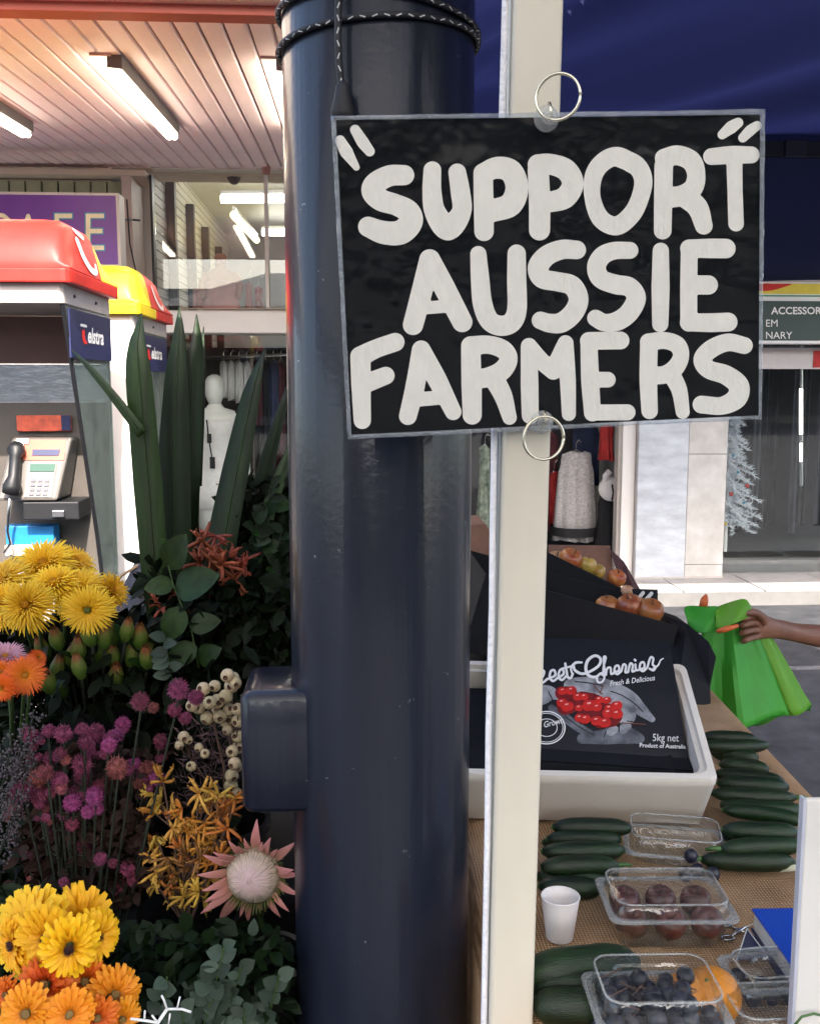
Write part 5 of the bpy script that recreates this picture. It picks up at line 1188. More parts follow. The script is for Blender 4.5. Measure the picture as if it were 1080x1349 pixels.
heads = [(38, 968, 1, 'highest on the far left of the bunch'), (64, 963, .75, 'small one second from left in the top row'), (83, 967, 1.05, 'third from left in the top row'), (108, 960, .7, 'small one tucked left of the top pair'), (126, 966, 1.15, 'large one in the top centre'), (112, 978, .8, 'just below left of the large top centre one'), (80, 992, .75, 'small one alone under the top row'),
         (152, 970, .95, 'bright pink one right of the top centre'), (162, 955, .95, 'raised above the bright pink one'), (143, 982, .9, 'dull one under the bright pink one'), (185, 924, 1.05, 'second highest, standing clear on a long stem'), (235, 908, 1.2, 'highest and furthest right, beside the cream pods'), (211, 977, .85, 'alone in the dark left of the cream pods'),
         (108, 1008, 1.2, 'large round one in the centre'), (110, 1022, 1.1, 'directly under the large round centre one'), (78, 1030, 1.0, 'left of the centre pair'), (50, 1025, 1.15, 'orange tinged one on the upper left'), (60, 1018, .9, 'behind the orange tinged upper left one'), (28, 1043, 1.25, 'large dull one at the left'), (17, 1065, .95, 'brownish one at the far left edge'), (52, 1060, .6, 'tiny one below the large dull left one'),
         (95, 1058, 1.05, 'bright one just below the centre'), (125, 1050, 1.0, 'bright pink one right of the centre bright one'), (154, 1012, 1.2, 'peach tinted one right of centre'), (143, 1030, 1.0, 'below left of the peach tinted one'), (177, 1006, .8, 'small bright one at the upper right'), (195, 1013, 1.0, 'peach pink one at the right'), (207, 1025, .9, 'bright violet one at the right end of the bunch'), (186, 1026, 1.15, 'wide dull one at the right'),
         (131, 1088, 1.2, 'tall one in the lower centre'), (126, 1118, .9, 'small one below the lower centre ones'), (110, 1114, .95, 'left of the small lower centre one'), (132, 1132, .75, 'tiny one hanging in the lower centre'), (42, 1124, 1.35, 'big round one at the lower left'), (68, 1101, .9, 'tilted one above the big lower left one'), (168, 1146, .85, 'ring like one low on the right'), (160, 1167, .7, 'lowest ring like one on the right'), (84, 1163, .6, 'tiny one low in the dark'), (150, 1075, .6, 'faint one in the shade right of centre'), (60, 1078, .55, 'faint one in the shade at left'), (148, 1122, .75, 'dull one in shade right of the lower centre'), (40, 1003, .8, 'faint one behind the upper left heads'), (66, 1000, .8, 'dull one under the tiny top row head'), (118, 992, .8, 'half hidden one above the large round centre one')]
for k, (x, y, s_, d) in enumerate(heads):
    Y = 1.50 + random.uniform(-.05, .10); p = aty(x, y, Y); n = Vector((random.uniform(-.3, .3), random.uniform(-.7, -.1), 1))
    vi = 2 if ('bright' in d or 'violet' in d) else (1 if ('orange' in d or 'peach' in d or 'brown' in d) else 0)
    t = thing('fuzzy_flower', 'fuzzy magenta flower head, ' + d, 'flower', M=frame(p, n, random.random() * 6, s_ * .93), group='fuzzy magenta flowers')
    inst('head', fz[vi], t, Matrix.Diagonal((1, 1, random.uniform(.9, 1.25), 1)))
    for _e in range(random.choice((1, 2, 2, 3))): inst('side_head', fz[random.choice((0, 0, 1, vi))], t, Matrix.Translation((random.uniform(-.022, .022), random.uniform(-.006, .014), random.uniform(-.045, -.010))) @ Matrix.Rotation(random.random() * 3, 4, 'X') @ Matrix.Scale(random.uniform(.45, .85), 4))
    q = MB(); r_ = aty(112 + (x - 112) * .22, 1330, 1.53); q.tube(bez(p - n.normalized() * .009, r_, (0, .0, .004), 7), .0019, 6)
    for i in range(14):
        f = random.uniform(.04, .8); c = Vector(p).lerp(r_, f); e = (rv() + Vector((0, -.3, .6))).normalized() * .014; sd = e.orthogonal().normalized() * .0012; q.add([c - sd, c + sd, c + e], [(0, 1, 2)])
    q.build('stem', M_stemd, t)

filler('foliage', 'dull plum brown leafy filler among the magenta flower stems', [(20, 985, 215, 1180, 1.54, 1.64), (50, 1060, 190, 1190, 1.50, 1.6)], 0, mat('plum_leaf', (.030, .012, .014), .8, noise=.6, nscale=25, spec=.15, c2=(.05, .028, .02)), 1500, .026)

# ---- lilac sprigs at the left edge
M_lil = mat('lilac_fleck', (.075, .062, .070), .8, noise=.35, nscale=200)
for k, (x0, y0, x1, y1, d) in enumerate([(-10, 1110, 45, 935, 'tallest lilac grey sprig at the left edge, reaching the magenta flowers'), (-20, 1120, 32, 960, 'second lilac grey sprig at the left edge'), (-25, 1110, 15, 975, 'short lilac grey sprig furthest left'), (-10, 1150, 38, 1000, 'lilac grey sprig lower at the left edge'), (-20, 1170, 22, 1040, 'lowest lilac grey sprig, with bluish flecks')]):
    a = aty(x0, y0, 1.5); b = aty(x1, y1, 1.46); t = thing('lilac_sprig', d, 'flower', a, group='lilac grey sprigs'); P = bez(a, b, (.01, 0, .01), 9); q = MB(); q.tube(P, .0013, 5); q.build('stem', M_stemd, t)
    q = MB()
    for i in range(170):
        f = random.uniform(.25, 1); c = a.lerp(b, f) + Vector((.01, 0, .01)) * math.sin(math.pi * f) + rv(.017); q.sphere(c, .0016 * random.uniform(.6, 1.4), 5, 4)
    q.build('blossom', M_lil, t)

# ---- cream seed pods
M_pod = mat('cream_pod', (.46, .37, .22), .7, noise=.25, nscale=120, bump=.3, bscale=300, vary=.2); M_podd = mat('pod_hole', (.10, .05, .03), .9)
q = MB(); q.lathe([(.002, -.011), (.008, -.009), (.0118, -.002), (.0112, .005), (.007, .0095), (.0045, .0105)], 16, c1=False); q.lathe([(.0045, .0105), (.0035, .009), (.001, .006)], 16, mi=1, c0=False); podm = q.mesh('pod', [M_pod, M_podd], True)
clusters = [('upper cluster of cream seed pods on a brown twig, left of the pole box', [(264, 914), (283, 904), (276, 926), (262, 932), (253, 930), (286, 924), (297, 918), (302, 935), (273, 946), (290, 944), (268, 908), (298, 950), (282, 938)]),
            ('pair of pods at the very top against the pole box', [(307, 894), (305, 904), (310, 900), (300, 890)]), ('small faded pods low at the left of the twigs', [(242, 971), (236, 982), (262, 985), (248, 975), (270, 993), (252, 1010)]),
            ('string of cream pods running down beside the pole box', [(314, 935), (314, 950), (306, 990), (313, 985), (309, 1006), (305, 1022), (304, 1035), (312, 1045), (312, 1010), (300, 962), (313, 970)])]
M_twig = mat('brown_twig', (.09, .05, .035), .8, noise=.3, nscale=40)
for d, pl in clusters:
    b0 = aty(295, 1085, 1.60); t = thing('seed_pod_sprig', d, 'flower', b0, group='cream seed pod sprigs'); q = MB()
    cxp = sum(p[0] for p in pl) / len(pl); cyp = sum(p[1] for p in pl) / len(pl); mid = aty(cxp, cyp + 14, 1.60); q.tube([b0, b0.lerp(mid, .5) + Vector((.01, 0, 0)), mid], .0022, 6)
    for (x, y) in pl:
        c = aty(x, y, 1.57 + random.uniform(-.015, .03)); q.tube([mid, mid.lerp(c, .6) - Vector((0, 0, .004)), c], .0011, 5)
        inst('pod', podm, t, WM[t.name].inverted() @ frame(c, (random.uniform(-.7, .7), -1, random.uniform(-.5, .7)), random.random() * 6, random.uniform(.72, 1.05) * (.8 if 'small' in d else 1)))
    q.build('twig', M_twig, t)
q = MB()
for i in range(420):
    c = aty(random.uniform(232, 316), random.uniform(950, 1065), random.uniform(1.60, 1.68)); e = (rv() + Vector((0, -.2, .5))).normalized() * .022; sd = e.orthogonal().normalized() * .0012; q.add([c - sd, c + sd, c + e], [(0, 1, 2)])
q.build('dry_heather', mat('dry_heather', (.11, .06, .06), .8, noise=.5, nscale=50), label='dull brown dry twiggy filler under the cream pods', cat='foliage', kind='stuff')

# ---- claw shaped kangaroo paw flowers
def clawmat(n_, a, b): return mat(n_, a, .6, noise=.2, nscale=60, c2=b, trans=.1, vary=.25)
MK = [clawmat('claw_yellow', (.52, .25, .03), (.66, .42, .07)), clawmat('claw_orange', (.46, .14, .02), (.58, .25, .03)), clawmat('claw_brown', (.16, .06, .02), (.34, .15, .03))]
MKR = clawmat('claw_red', (.22, .035, .015), (.34, .08, .025))
def claws(v, m, seed, n=7, L=.024):
    random.seed(seed); q = MB()
    for i in range(n):
        a = random.uniform(0, 6.28); el = random.uniform(-.3, 1.1); d = Vector((math.cos(a) * math.cos(el), math.sin(a) * math.cos(el), math.sin(el))); up = Vector((0, 0, 1)) * random.uniform(-.5, .8) + rv(.4); l_ = L * random.uniform(.7, 1.25)
        P = [Vector((0, 0, 0)), d * l_ * .35, d * l_ * .7 + up * l_ * .12, d * l_ + up * l_ * .34]
        q.tube(P, [.0014, .0023, .0026, .0019], 6)
        for s_ in (-1, 1): t1 = P[-1]; e = (d * .3 + up + rv(.9)).normalized() * .006; q.tube([t1, t1 + e], [.0014, .0004], 4)
    return q.mesh('claw_cluster', m, True)
CM_ = [[claws(0, MK[k], 40 + k * 5 + j) for j in range(3)] for k in range(3)]; CMR = [claws(0, MKR, 80 + j, 8, .024) for j in range(3)]
random.seed(21)
pl = [('rising highest beside the seed pods, with long yellow claws', [(215, 1030), (203, 1048), (212, 1058), (204, 1072)], 0), ('with dense bright orange tips in the upper middle', [(262, 1046), (275, 1040), (288, 1048), (270, 1055), (280, 1060)], 0), ('bright yellow one in the upper left', [(233, 1076), (240, 1066), (228, 1090)], 0),
      ('orange one filling the middle', [(255, 1080), (262, 1092), (246, 1096), (270, 1084)], 1), ('orange one against the protea', [(292, 1076), (300, 1092), (286, 1096), (296, 1062)], 1), ('brown stemmed one in the centre', [(250, 1112), (264, 1116), (238, 1118), (276, 1108)], 1),
      ('far left one with thin yellow claws', [(206, 1102), (200, 1118), (198, 1130)], 0), ('left one with long horizontal yellow claws', [(202, 1142), (212, 1132), (205, 1150)], 0), ('lowest left yellow one', [(206, 1166), (214, 1158), (222, 1170)], 0), ('dark one in the lower middle', [(240, 1138), (252, 1142), (262, 1132), (246, 1128)], 2),
      ('lowest middle yellow one', [(242, 1182), (234, 1174), (250, 1186)], 0), ('low one nearest the protea', [(262, 1176), (268, 1186), (256, 1168), (276, 1158)], 0), ('right one above the protea petals', [(282, 1120), (290, 1130), (274, 1140), (284, 1108)], 1), ('dim one low behind the others', [(226, 1148), (234, 1156), (222, 1130), (250, 1158)], 2), ('small one beside the pole box', [(305, 1070), (309, 1052)], 1)]
def paw(name, d, pts, ms, root, group, sc_=1.0, Yb=1.50):
    r_ = aty(*root); t = thing(name, d, 'flower', r_, group=group); q = MB(); c0_ = aty(*pts[0], Yb); q.tube(bez(r_, c0_, (0, 0, 0), 6), .0018, 6)
    for (x, y) in pts:
        c = aty(x, y, Yb + random.uniform(-.03, .04)); q.tube([r_.lerp(c0_, .7), c], .0012, 5)
        inst('claw_cluster', random.choice(ms), t, WM[t.name].inverted() @ frame(c, (random.uniform(-.5, .5), -1, random.uniform(-.3, .8)), random.random() * 6, sc_ * random.uniform(.85, 1.15)))
    q.build('stem', M_twig, t)
for d, pts, v in pl: paw('claw_flower', 'yellow brown claw flower, ' + d, pts, CM_[v] + (CM_[1] if v == 0 else CM_[2])[:1], (248, 1225, 1.50), 'yellow brown claw flowers')
paw('claw_flower', 'dark red claw flower rising highest before the sword leaves', [(268, 712), (284, 706), (276, 726)], CMR, (290, 860, 1.9), 'dark red claw flowers', 1.2, 1.80)
paw('claw_flower', 'dark red claw flower with the densest cluster above the foliage', [(264, 742), (278, 738), (292, 744), (284, 756), (300, 738), (270, 752)], CMR, (290, 870, 1.9), 'dark red claw flowers', 1.25, 1.78)
paw('claw_flower', 'dark red claw flower close to the blue pole', [(318, 752), (310, 764), (320, 740)], CMR, (300, 870, 1.9), 'dark red claw flowers', 1.1, 1.80)
paw('claw_flower', 'low dark red claw flower beside the green buds', [(222, 790), (212, 802), (230, 780), (245, 792)], CMR, (260, 880, 1.9), 'dark red claw flowers', 1.1, 1.78)

# ---- climbing broad leaved sprig and dark shrub sprigs
t = thing('leafy_sprig', 'thin vine with broad pointed green leaves in front of the sword leaves', 'foliage', aty(250, 850, 1.7))
P = [aty(x, y, 1.70) for x, y in ((262, 880), (252, 830), (238, 795), (228, 770), (222, 745), (226, 725))]; q = MB(); q.tube(P, .0016, 6); q.build('stem', M_stem, t, smooth=True)
for (x, y, dx, dy, L) in ((222, 748, .6, 1, 52), (228, 770, -1, -.15, 36), (232, 780, 1, .35, 62), (240, 800, -.5, -1.1, 48), (250, 825, .9, .1, 40), (258, 850, -.7, -.5, 44), (225, 728, -.5, 1, 22), (262, 870, .9, .5, 40)):
    p = aty(x, y, 1.70); inst('leaf', ML_mid, t, WM[t.name].inverted() @ orient(p, (dx, random.uniform(-.3, .2), dy), (random.uniform(-.3, .3), -1, .5), L * 1.7 / FPX * 1.05))
t = thing('leafy_sprig', 'curled bluish green leaf sprig right of the green buds', 'foliage', aty(222, 900, 1.68))
q = MB(); q.tube([aty(232, 920, 1.7), aty(224, 880, 1.68), aty(216, 845, 1.67)], .0016, 6); q.build('stem', M_stem, t)
for i in range(9):
    p = aty(224 - i * .9 + random.uniform(-3, 3), 905 - i * 8, 1.67); inst('leaf', ML_euc2, t, WM[t.name].inverted() @ orient(p, (random.choice((-1, 1)), random.uniform(-.5, .2), random.uniform(-.6, .6)), (0, -1, .5), .030))
for k, (x0, y0, x1, y1, d) in enumerate([(330, 860, 358, 640, 'tallest dark leafy sprig beside the blue pole'), (300, 880, 338, 690, 'second dark leafy sprig left of the blue pole'), (350, 880, 372, 700, 'dark leafy sprig touching the blue pole'), (280, 900, 300, 770, 'short dark leafy sprig under the dark red flowers')]):
    a, b = aty(x0, y0, 1.9), aty(x1, y1, 1.82); t = thing('leafy_sprig', d, 'foliage', a, group='dark leafy sprigs'); q = MB(); q.tube(bez(a, b, (-.01, 0, 0), 6), .002, 6); q.build('stem', M_stemd, t)
    for i in range(20):
        f = .25 + .75 * i / 19; inst('leaf', ML_dark if i % 4 else ML_mid, t, WM[t.name].inverted() @ orient(a.lerp(b, f), (random.choice((-1, 1)) * random.uniform(.5, 1), random.uniform(-.8, .3), random.uniform(-.1, .9)), (0, -1, .6), random.uniform(.028, .045)))

# ---- grey green eucalyptus sprigs
spr = [(250, 1400, 296, 1245, 16, 'tallest grey green sprig with rounded leaves, below the protea'), (270, 1400, 318, 1275, 14, 'grey green sprig second from the pole'), (230, 1400, 262, 1290, 14, 'grey green sprig in the middle of the bunch'), (300, 1400, 352, 1305, 14, 'grey green sprig beside the blue pole'), (200, 1400, 220, 1288, 9, 'thin grey green sprig nearest the white twig'), (280, 1410, 285, 1310, 14, 'low grey green sprig in the centre'), (330, 1400, 368, 1285, 12, 'grey green sprig overlapping the blue pole edge'), (175, 1400, 172, 1310, 9, 'grey green sprig among the orange daisies'), (240, 1410, 240, 1330, 12, 'lowest grey green sprig at the bottom edge'), (310, 1420, 322, 1330, 14, 'low grey green sprig at the bottom edge near the pole')]
for k, (x0, y0, x1, y1, n, d) in enumerate(spr):
    Yk = 1.24 + .02 * (k % 4); a, b = aty(x0, y0, Yk + .04), aty(x1, y1, Yk); t = thing('eucalyptus_sprig', d, 'foliage', a, group='grey green leafy sprigs'); q = MB(); q.tube(bez(a, b, (.004, 0, 0), 6), .0014, 6); q.build('stem', M_stem, t)
    for i in range(n):
        f = .2 + .8 * (i + .5) / n; side = 1 if i % 2 else -1
        inst('leaf', ML_round if i % 3 else ML_euc2, t, WM[t.name].inverted() @ orient(a.lerp(b, f), (side * random.uniform(.4, 1), random.uniform(-.7, .3), random.uniform(-.1, 1.0)), (random.uniform(-.5, .5), -1, .5), random.uniform(.022, .034) * (1.1 - .25 * f)))
for (x, y, dx, dy, L, d) in ((333, 1222, .1, 1, 28, 'single pale grey leaf standing under the protea'), (222, 1275, .2, 1, 30, 'single pale green leaf beside the dark gap'), (213, 1302, .5, 1, 30, 'narrow light green leaf above the white twig'), (142, 1328, .1, 1, 40, 'dark oval leaf lying over the orange daisies'), (113, 1338, .9, .1, 22, 'small grey leaf over the lower orange daisy')):
    o = inst('single_leaf', leafmesh('single_leaf', M_euc if 'dark' not in d else M_leafd, 1, .28, .2), None, orient(aty(x, y + L * .4, 1.19 if x < 200 else 1.27), (dx, 0, dy), (0, -1, .4), L * 1.25 / FPX), d, 'leaf')
# white painted twig
M_wt2 = mat('white_twig', (.72, .72, .70), .6, noise=.1, nscale=60)
t = thing('white_twig', 'white painted branching twig at the bottom edge between the flowers', 'twig', aty(205, 1380, 1.16))
q = MB()
for pl_, r in (([(200, 1375), (208, 1348), (220, 1330)], .0022), ([(208, 1348), (190, 1345), (172, 1343)], .0018), ([(220, 1330), (216, 1318), (213, 1312)], .0014), ([(220, 1330), (240, 1330), (252, 1334)], .0016), ([(233, 1330), (237, 1314)], .0012), ([(190, 1345), (191, 1332)], .0013), ([(208, 1348), (200, 1338)], .0013), ([(222, 1350), (224, 1336)], .0011)):
    q.tube([aty(x, y, 1.16) for x, y in pl_], r, 7)
q.build('branch', M_wt2, t, smooth=True)

# ---- king protea
PCc = aty(334, 1153, 1.47); t = thing('king_protea', 'large pink protea with a pale spiky dome, half behind the blue pole', 'flower', M=frame(PCc, (-.12, -1, .18), 0, 1)); s0 = 40 * 1.47 / FPX
M_br = radialmat('protea_bract', [(0, (.20, .20, .06, 1)), (.22, (.40, .27, .15, 1)), (.5, (.54, .24, .19, 1)), (1, (.58, .24, .23, 1))], .062, rough=.6, trans=.1)
M_dome = radialmat('protea_dome', [(0, (.58, .40, .40, 1)), (.7, (.60, .44, .45, 1)), (1, (.50, .47, .30, 1))], .052, rough=.7, trans=.1)
def bract(L, W, m_=M_br):
    q = MB(); pts = []; ws = []
    for i in range(8):
        f = i / 7; pts.append((0, L * f, L * .10 * math.sin(f * 3))); ws.append(W * [.6, .85, 1, 1, .88, .66, .36, .03][i])
    q.blade(pts, ws, (1, 0, 0), fold=.45); me = q.mesh('bract', m_, True); return me
bm = bract(.064, .0068)
def bractat(ang, r0, tilt, s_):
    ang += random.uniform(-.07, .07); tilt += random.uniform(.1, .65); s_ *= random.uniform(.82, 1.15)
    M = Matrix.Rotation(ang - math.pi / 2, 4, 'Z') @ Matrix.Translation((0, r0, -.006)) @ Matrix.Rotation(tilt, 4, 'X') @ Matrix.Diagonal((s_, s_, s_, 1)); o = inst('bract', bm, t, M); so = o.modifiers.new('s', 'SOLIDIFY'); so.thickness = .001
for a, tl, s_ in ((118, .25, .95), (98, .35, .75), (86, .2, 1.05), (62, .25, 1.0), (108, .5, .7), (75, .5, .75), (142, .35, .95), (158, .4, .95), (172, .45, .9), (188, .45, .95), (204, .4, 1.0), (38, .3, .9), (20, .4, .9), (5, .4, .9), (132, .6, .7), (150, .6, .7), (232, -.5, 1.05), (216, .1, .9), (262, -.9, .7), (280, -.9, .6), (300, -.6, .6), (250, .0, .6), (320, -.3, .8), (340, .2, .9), (50, .6, .7)):
    bractat(R(a), s0 * .80, tl, s_)
M_fr = mat('protea_fringe', (.14, .15, .04), .7, noise=.3, nscale=60); q = MB()
for i in range(70):
    a = i * 2 * math.pi / 70; d = Vector((math.cos(a), math.sin(a), 0)); q.tube([d * s0 * .78 + Vector((0, 0, -.012)), d * s0 * 1.02, d * s0 * random.uniform(1.12, 1.3) + Vector((0, 0, .012))], [.0018, .0016, .0004], 4)
q.build = q.build; me = q.mesh('fringe', M_fr, False); inst('fringe', me, t)
q = MB(); q.sphere((0, 0, -.004), (s0 * .93, s0 * .93, s0 * .72), 32, 16)
for ring_, (p0_, p1_, n_) in enumerate(((92, 22, 96), (70, 6, 70), (50, 2, 40))):
    for i in range(n_):
        a = 2 * math.pi * (i + random.uniform(-.25, .25)) / n_; P = []
        for k in range(6):
            ph_ = R(p0_ + (p1_ - p0_) * k / 5); lift = 1.0 + .012 * ring_ + random.uniform(0, .012); P.append(Vector((math.sin(ph_) * math.cos(a) * s0 * .94 * lift, math.sin(ph_) * math.sin(a) * s0 * .94 * lift, math.cos(ph_) * s0 * .74 * lift - .004)))
        P.append(P[-1] + Vector((random.uniform(-.001, .001), random.uniform(-.001, .001), .0028))); q.tube(P, [.0012, .0013, .0012, .0010, .0008, .0007, .0004], 4)
inst('dome', q.mesh('dome', M_dome, True), t)
q = MB(); q.tube([PCc + Vector((.012 * .1, .012, 0)), PCc + Vector((.004, .04, -.03)), PCc + Vector((.006, .05, -.2)), PCc + Vector((.01, .03, -.38))], .006, 8); q.build('stem', M_stem, t, smooth=True)

# dark rounded bag on the ground beyond the flowers
t = thing('dark_bag', 'dark rounded fabric bag with a tan edge standing behind the green buds', 'bag', aty(172, 900, 2.5)); q = MB(); cc = aty(176, 812, 2.5); lo = []
for f, w in ((0, 1), (.3, 1.02), (.55, .95), (.75, .78), (.9, .5), (1, .2)):
    lo.append([cc + Vector((math.cos(2 * math.pi * j / 24) * .075 * w + .02 * f, math.sin(2 * math.pi * j / 24) * .09 * w, -.35 + .485 * f)) for j in range(24)])
q.loft(lo, True, True); q.build('body', mat('bag_fabric', (.035, .035, .05), .7, bump=.2), t, smooth=True)
q = MB(); q.tube([cc + Vector((-.073, -.02, .0)), cc + Vector((-.056, -.03, .065)), cc + Vector((-.02, -.03, .112)), cc + Vector((.02, -.02, .135))], .004, 6); q.build('edge', mat('tan_edge', (.3, .2, .12), .7), t, smooth=True)

# ------------------------------------------------------------------ fruit table under hessian
TZ = .80
def tz(px, py, dz=0): return atz(px, py, TZ + dz)
M_hess = bpy.data.materials.new('hessian'); M_hess.use_nodes = True; t_ = M_hess.node_tree; b_ = t_.nodes['Principled BSDF']; b_.inputs['Roughness'].default_value = .95; b_.inputs['Specular IOR Level'].default_value = .15
tc = t_.nodes.new('ShaderNodeTexCoord'); ws_ = []
for ax in ('X', 'Y'):
    w_ = t_.nodes.new('ShaderNodeTexWave'); w_.bands_direction = ax; w_.inputs['Scale'].default_value = 62; w_.inputs['Distortion'].default_value = 1.6; w_.inputs['Detail'].default_value = 3; w_.inputs['Detail Scale'].default_value = 2.2; t_.links.new(tc.outputs['Object'], w_.inputs[0]); ws_.append(w_)
mu = t_.nodes.new('ShaderNodeMath'); mu.operation = 'MULTIPLY'; t_.links.new(ws_[0].outputs['Fac'], mu.inputs[0]); t_.links.new(ws_[1].outputs['Fac'], mu.inputs[1])
nz = t_.nodes.new('ShaderNodeTexNoise'); nz.inputs['Scale'].default_value = 7; nz.inputs['Detail'].default_value = 6; t_.links.new(tc.outputs['Object'], nz.inputs[0])
ad = t_.nodes.new('ShaderNodeMath'); ad.operation = 'MULTIPLY_ADD'; ad.inputs[1].default_value = .75; t_.links.new(mu.outputs[0], ad.inputs[0]); t_.links.new(nz.outputs[0], ad.inputs[2])
cr = t_.nodes.new('ShaderNodeValToRGB'); cr.color_ramp.elements[0].position = .3; cr.color_ramp.elements[1].position = .95; cr.color_ramp.elements[0].color = (.17, .095, .045, 1); cr.color_ramp.elements[1].color = (.62, .40, .23, 1)
t_.links.new(ad.outputs[0], cr.inputs[0]); t_.links.new(cr.outputs[0], b_.inputs['Base Color'])
bp = t_.nodes.new('ShaderNodeBump'); bp.inputs['Strength'].default_value = .8; bp.inputs['Distance'].default_value = .003; t_.links.new(ad.outputs[0], bp.inputs['Height']); t_.links.new(bp.outputs[0], b_.inputs['Normal'])
tab = thing('market_table', 'trestle table draped in brown hessian under the fruit', 'table', (.5, 2, 0))
l1, l2 = tz(626, 1166), tz(641, 1275); r1, r2 = tz(1062, 1040), tz(988, 962)
def edge(a, b, Y): return a.x + (b.x - a.x) * (Y - a.y) / (b.y - a.y)
q = MB(); ny = 46; nx = 26; vs = []; Y0, Y1 = .98, 3.25
for j in range(ny + 1):
    Y = Y0 + (Y1 - Y0) * j / ny; xa = edge(l1, l2, Y); xb_ = edge(r1, r2, Y)
    row = [(xa - .012 + .006 * math.sin(Y * 22), .30), (xa - .008 + .005 * math.sin(Y * 31), TZ - .05), (xa - .002, TZ - .012)] + [(xa + (xb_ - xa) * i / nx, TZ + (.0016 * math.sin(i * 2.1 + j * 1.3) + .0012 * math.sin(j * .9 - i * .5) if 0 < i < nx else -.003)) for i in range(nx + 1)] + [(xb_ + .003, TZ - .012), (xb_ + .014 + .008 * math.sin(Y * 25), TZ - .05), (xb_ + .025 + .012 * math.sin(Y * 25), .30)]
    vs += [(x, Y, z) for x, z in row]
w_ = nx + 7
q.add(vs, [(j * w_ + i, j * w_ + i + 1, (j + 1) * w_ + i + 1, (j + 1) * w_ + i) for j in range(ny) for i in range(w_ - 1)]); q.build('cloth', M_hess, tab, smooth=True)
q = MB(); q.box(edge(l1, l2, 2) + .03, edge(r1, r2, 2) - .03, Y0 + .01, Y1 - .01, TZ - .035, TZ - .008); q.build('top', M_cream, tab)
for X in (.2, .68):
    for Y in (1.1, 3.0): q = MB(); q.box(X - .02, X + .02, Y, Y + .04, 0, TZ - .036); q.build('leg', M_steel, tab)

# ---- foam box
M_foam = mat('foam', (.68, .64, .57), .8, noise=.04, nscale=5, bump=.12, bscale=330, spec=.3)
TILT = R(24); H_ = .125   # the box is propped up steeply at the back
FR = atz(947, 1028, TZ + .002 + H_ * math.cos(TILT)); lo_, hi_ = FR.y + .05, FR.y + 1.2
for _ in range(40):
    BR = aty(903, 874, (lo_ + hi_) / 2); dd = BR - FR
    if dd.z > math.tan(TILT) * math.hypot(dd.x, dd.y): lo_ = (lo_ + hi_) / 2
    else: hi_ = (lo_ + hi_) / 2
vd = (BR - FR); D = vd.length; vd.normalize(); ud = Vector((vd.y, -vd.x, 0)).normalized() * -1   # to the left
if ud.x > 0: ud = -ud
Wb = .50; zd_ = (-ud).cross(vd).normalized(); MF = Matrix((-ud, vd, zd_)).transposed().to_4x4(); MF.translation = FR + ud * Wb - zd_ * H_
fbx = thing('foam_box', 'white polystyrene box holding the black sweet cherries carton', 'box', M=MF)
def fl(x0, x1, y0, y1, z, r): return [MF @ p for p in rrect(x0, x1, y0, y1, z, r, 5)]
q = MB(); tk = .024
q.loft([fl(.012, Wb - .012, .012, D - .012, 0, .02), fl(.008, Wb - .008, .008, D - .008, .006, .022), fl(.001, Wb - .001, .001, D - .001, H_ - .022, .016), fl(0, Wb, 0, D, H_ - .018, .016), fl(0, Wb, 0, D, H_ - .005, .016), fl(.003, Wb - .003, .003, D - .003, H_, .014),
        fl(tk - .010, Wb - tk + .010, tk - .010, D - tk + .010, H_, .02), fl(tk - .008, Wb - tk + .008, tk - .008, D - tk + .008, H_ - .010, .02), fl(tk, Wb - tk, tk, D - tk, H_ - .010, .018), fl(tk + .006, Wb - tk - .006, tk + .006, D - tk - .006, .02, .018)], True, True)
q.build('shell', M_foam, fbx, auto=45)

q = MB(); q.loft([[MF @ Vector((x, y, -.002)) for x, y in ((.04, D - .14), (Wb - .04, D - .14), (Wb - .04, D - .04), (.04, D - .04))], [Vector(((MF @ Vector((x, y, 0))).x, (MF @ Vector((x, y, 0))).y, TZ + .004)) for x, y in ((.04, D - .14), (Wb - .04, D - .14), (Wb - .04, D - .04), (.04, D - .04))]], True, True)
q.build('prop_block', M_blackcard, None, label='black block propping up the back of the foam box', cat='block')

# ---- cherries carton
P2 = atz(908, 1001, TZ + .112); P1 = aty(703, 987, P2.y + .012); P3 = aty(880, 852, BR.y - .01)
LN = (P2 - P1).cross(P3 - P1).normalized()
if LN.y > 0: LN = -LN
def lab(px, py, off=0): return onp(px, py, P1 + LN * off, LN)
ctn = thing('cherry_carton', 'black carton printed with cupped hands, red cherries and Sweet Cherries', 'carton', (P1 + P2) / 2)
M_pc = mat('printed_card', (.005, .006, .009), .4, noise=.15, nscale=10, coat=.05)
poly = [(645, 982), (907, 1000), (882, 845), (655, 838)]
q = MB(); q.loft([[lab(x, y, 0) for x, y in poly], [lab(x, y, -.004) for x, y in poly]], True, True); q.build('printed_face', M_pc, ctn)
q = MB(); bt = [lab(645, 983, -.001), lab(907, 1001, -.001)]; fx = [p + Vector((0, -.028, -.012)) for p in bt]
q.add(bt + [fx[1], fx[0]], [(0, 1, 2, 3)]); 
q.add([fx[0], fx[1], fx[1] - Vector((0, 0, .02)), fx[0] - Vector((0, 0, .02))], [(0, 1, 2, 3)]); o = q.build('front_flap', M_blackcard, ctn); so = o.modifiers.new('s', 'SOLIDIFY'); so.thickness = .003
q = MB(); q.loft([[MF @ Vector(p) for p in ((.05, .05, z), (Wb - .06, .05, z), (Wb - .06, D - .04, z), (.05, D - .04, z))] for z in (.022, .085)], True, True); q.build('body', M_blackcard, ctn)
def g7(p): return [(700 + x / 4.5, 840 + y / 4.5) for x, y in p]
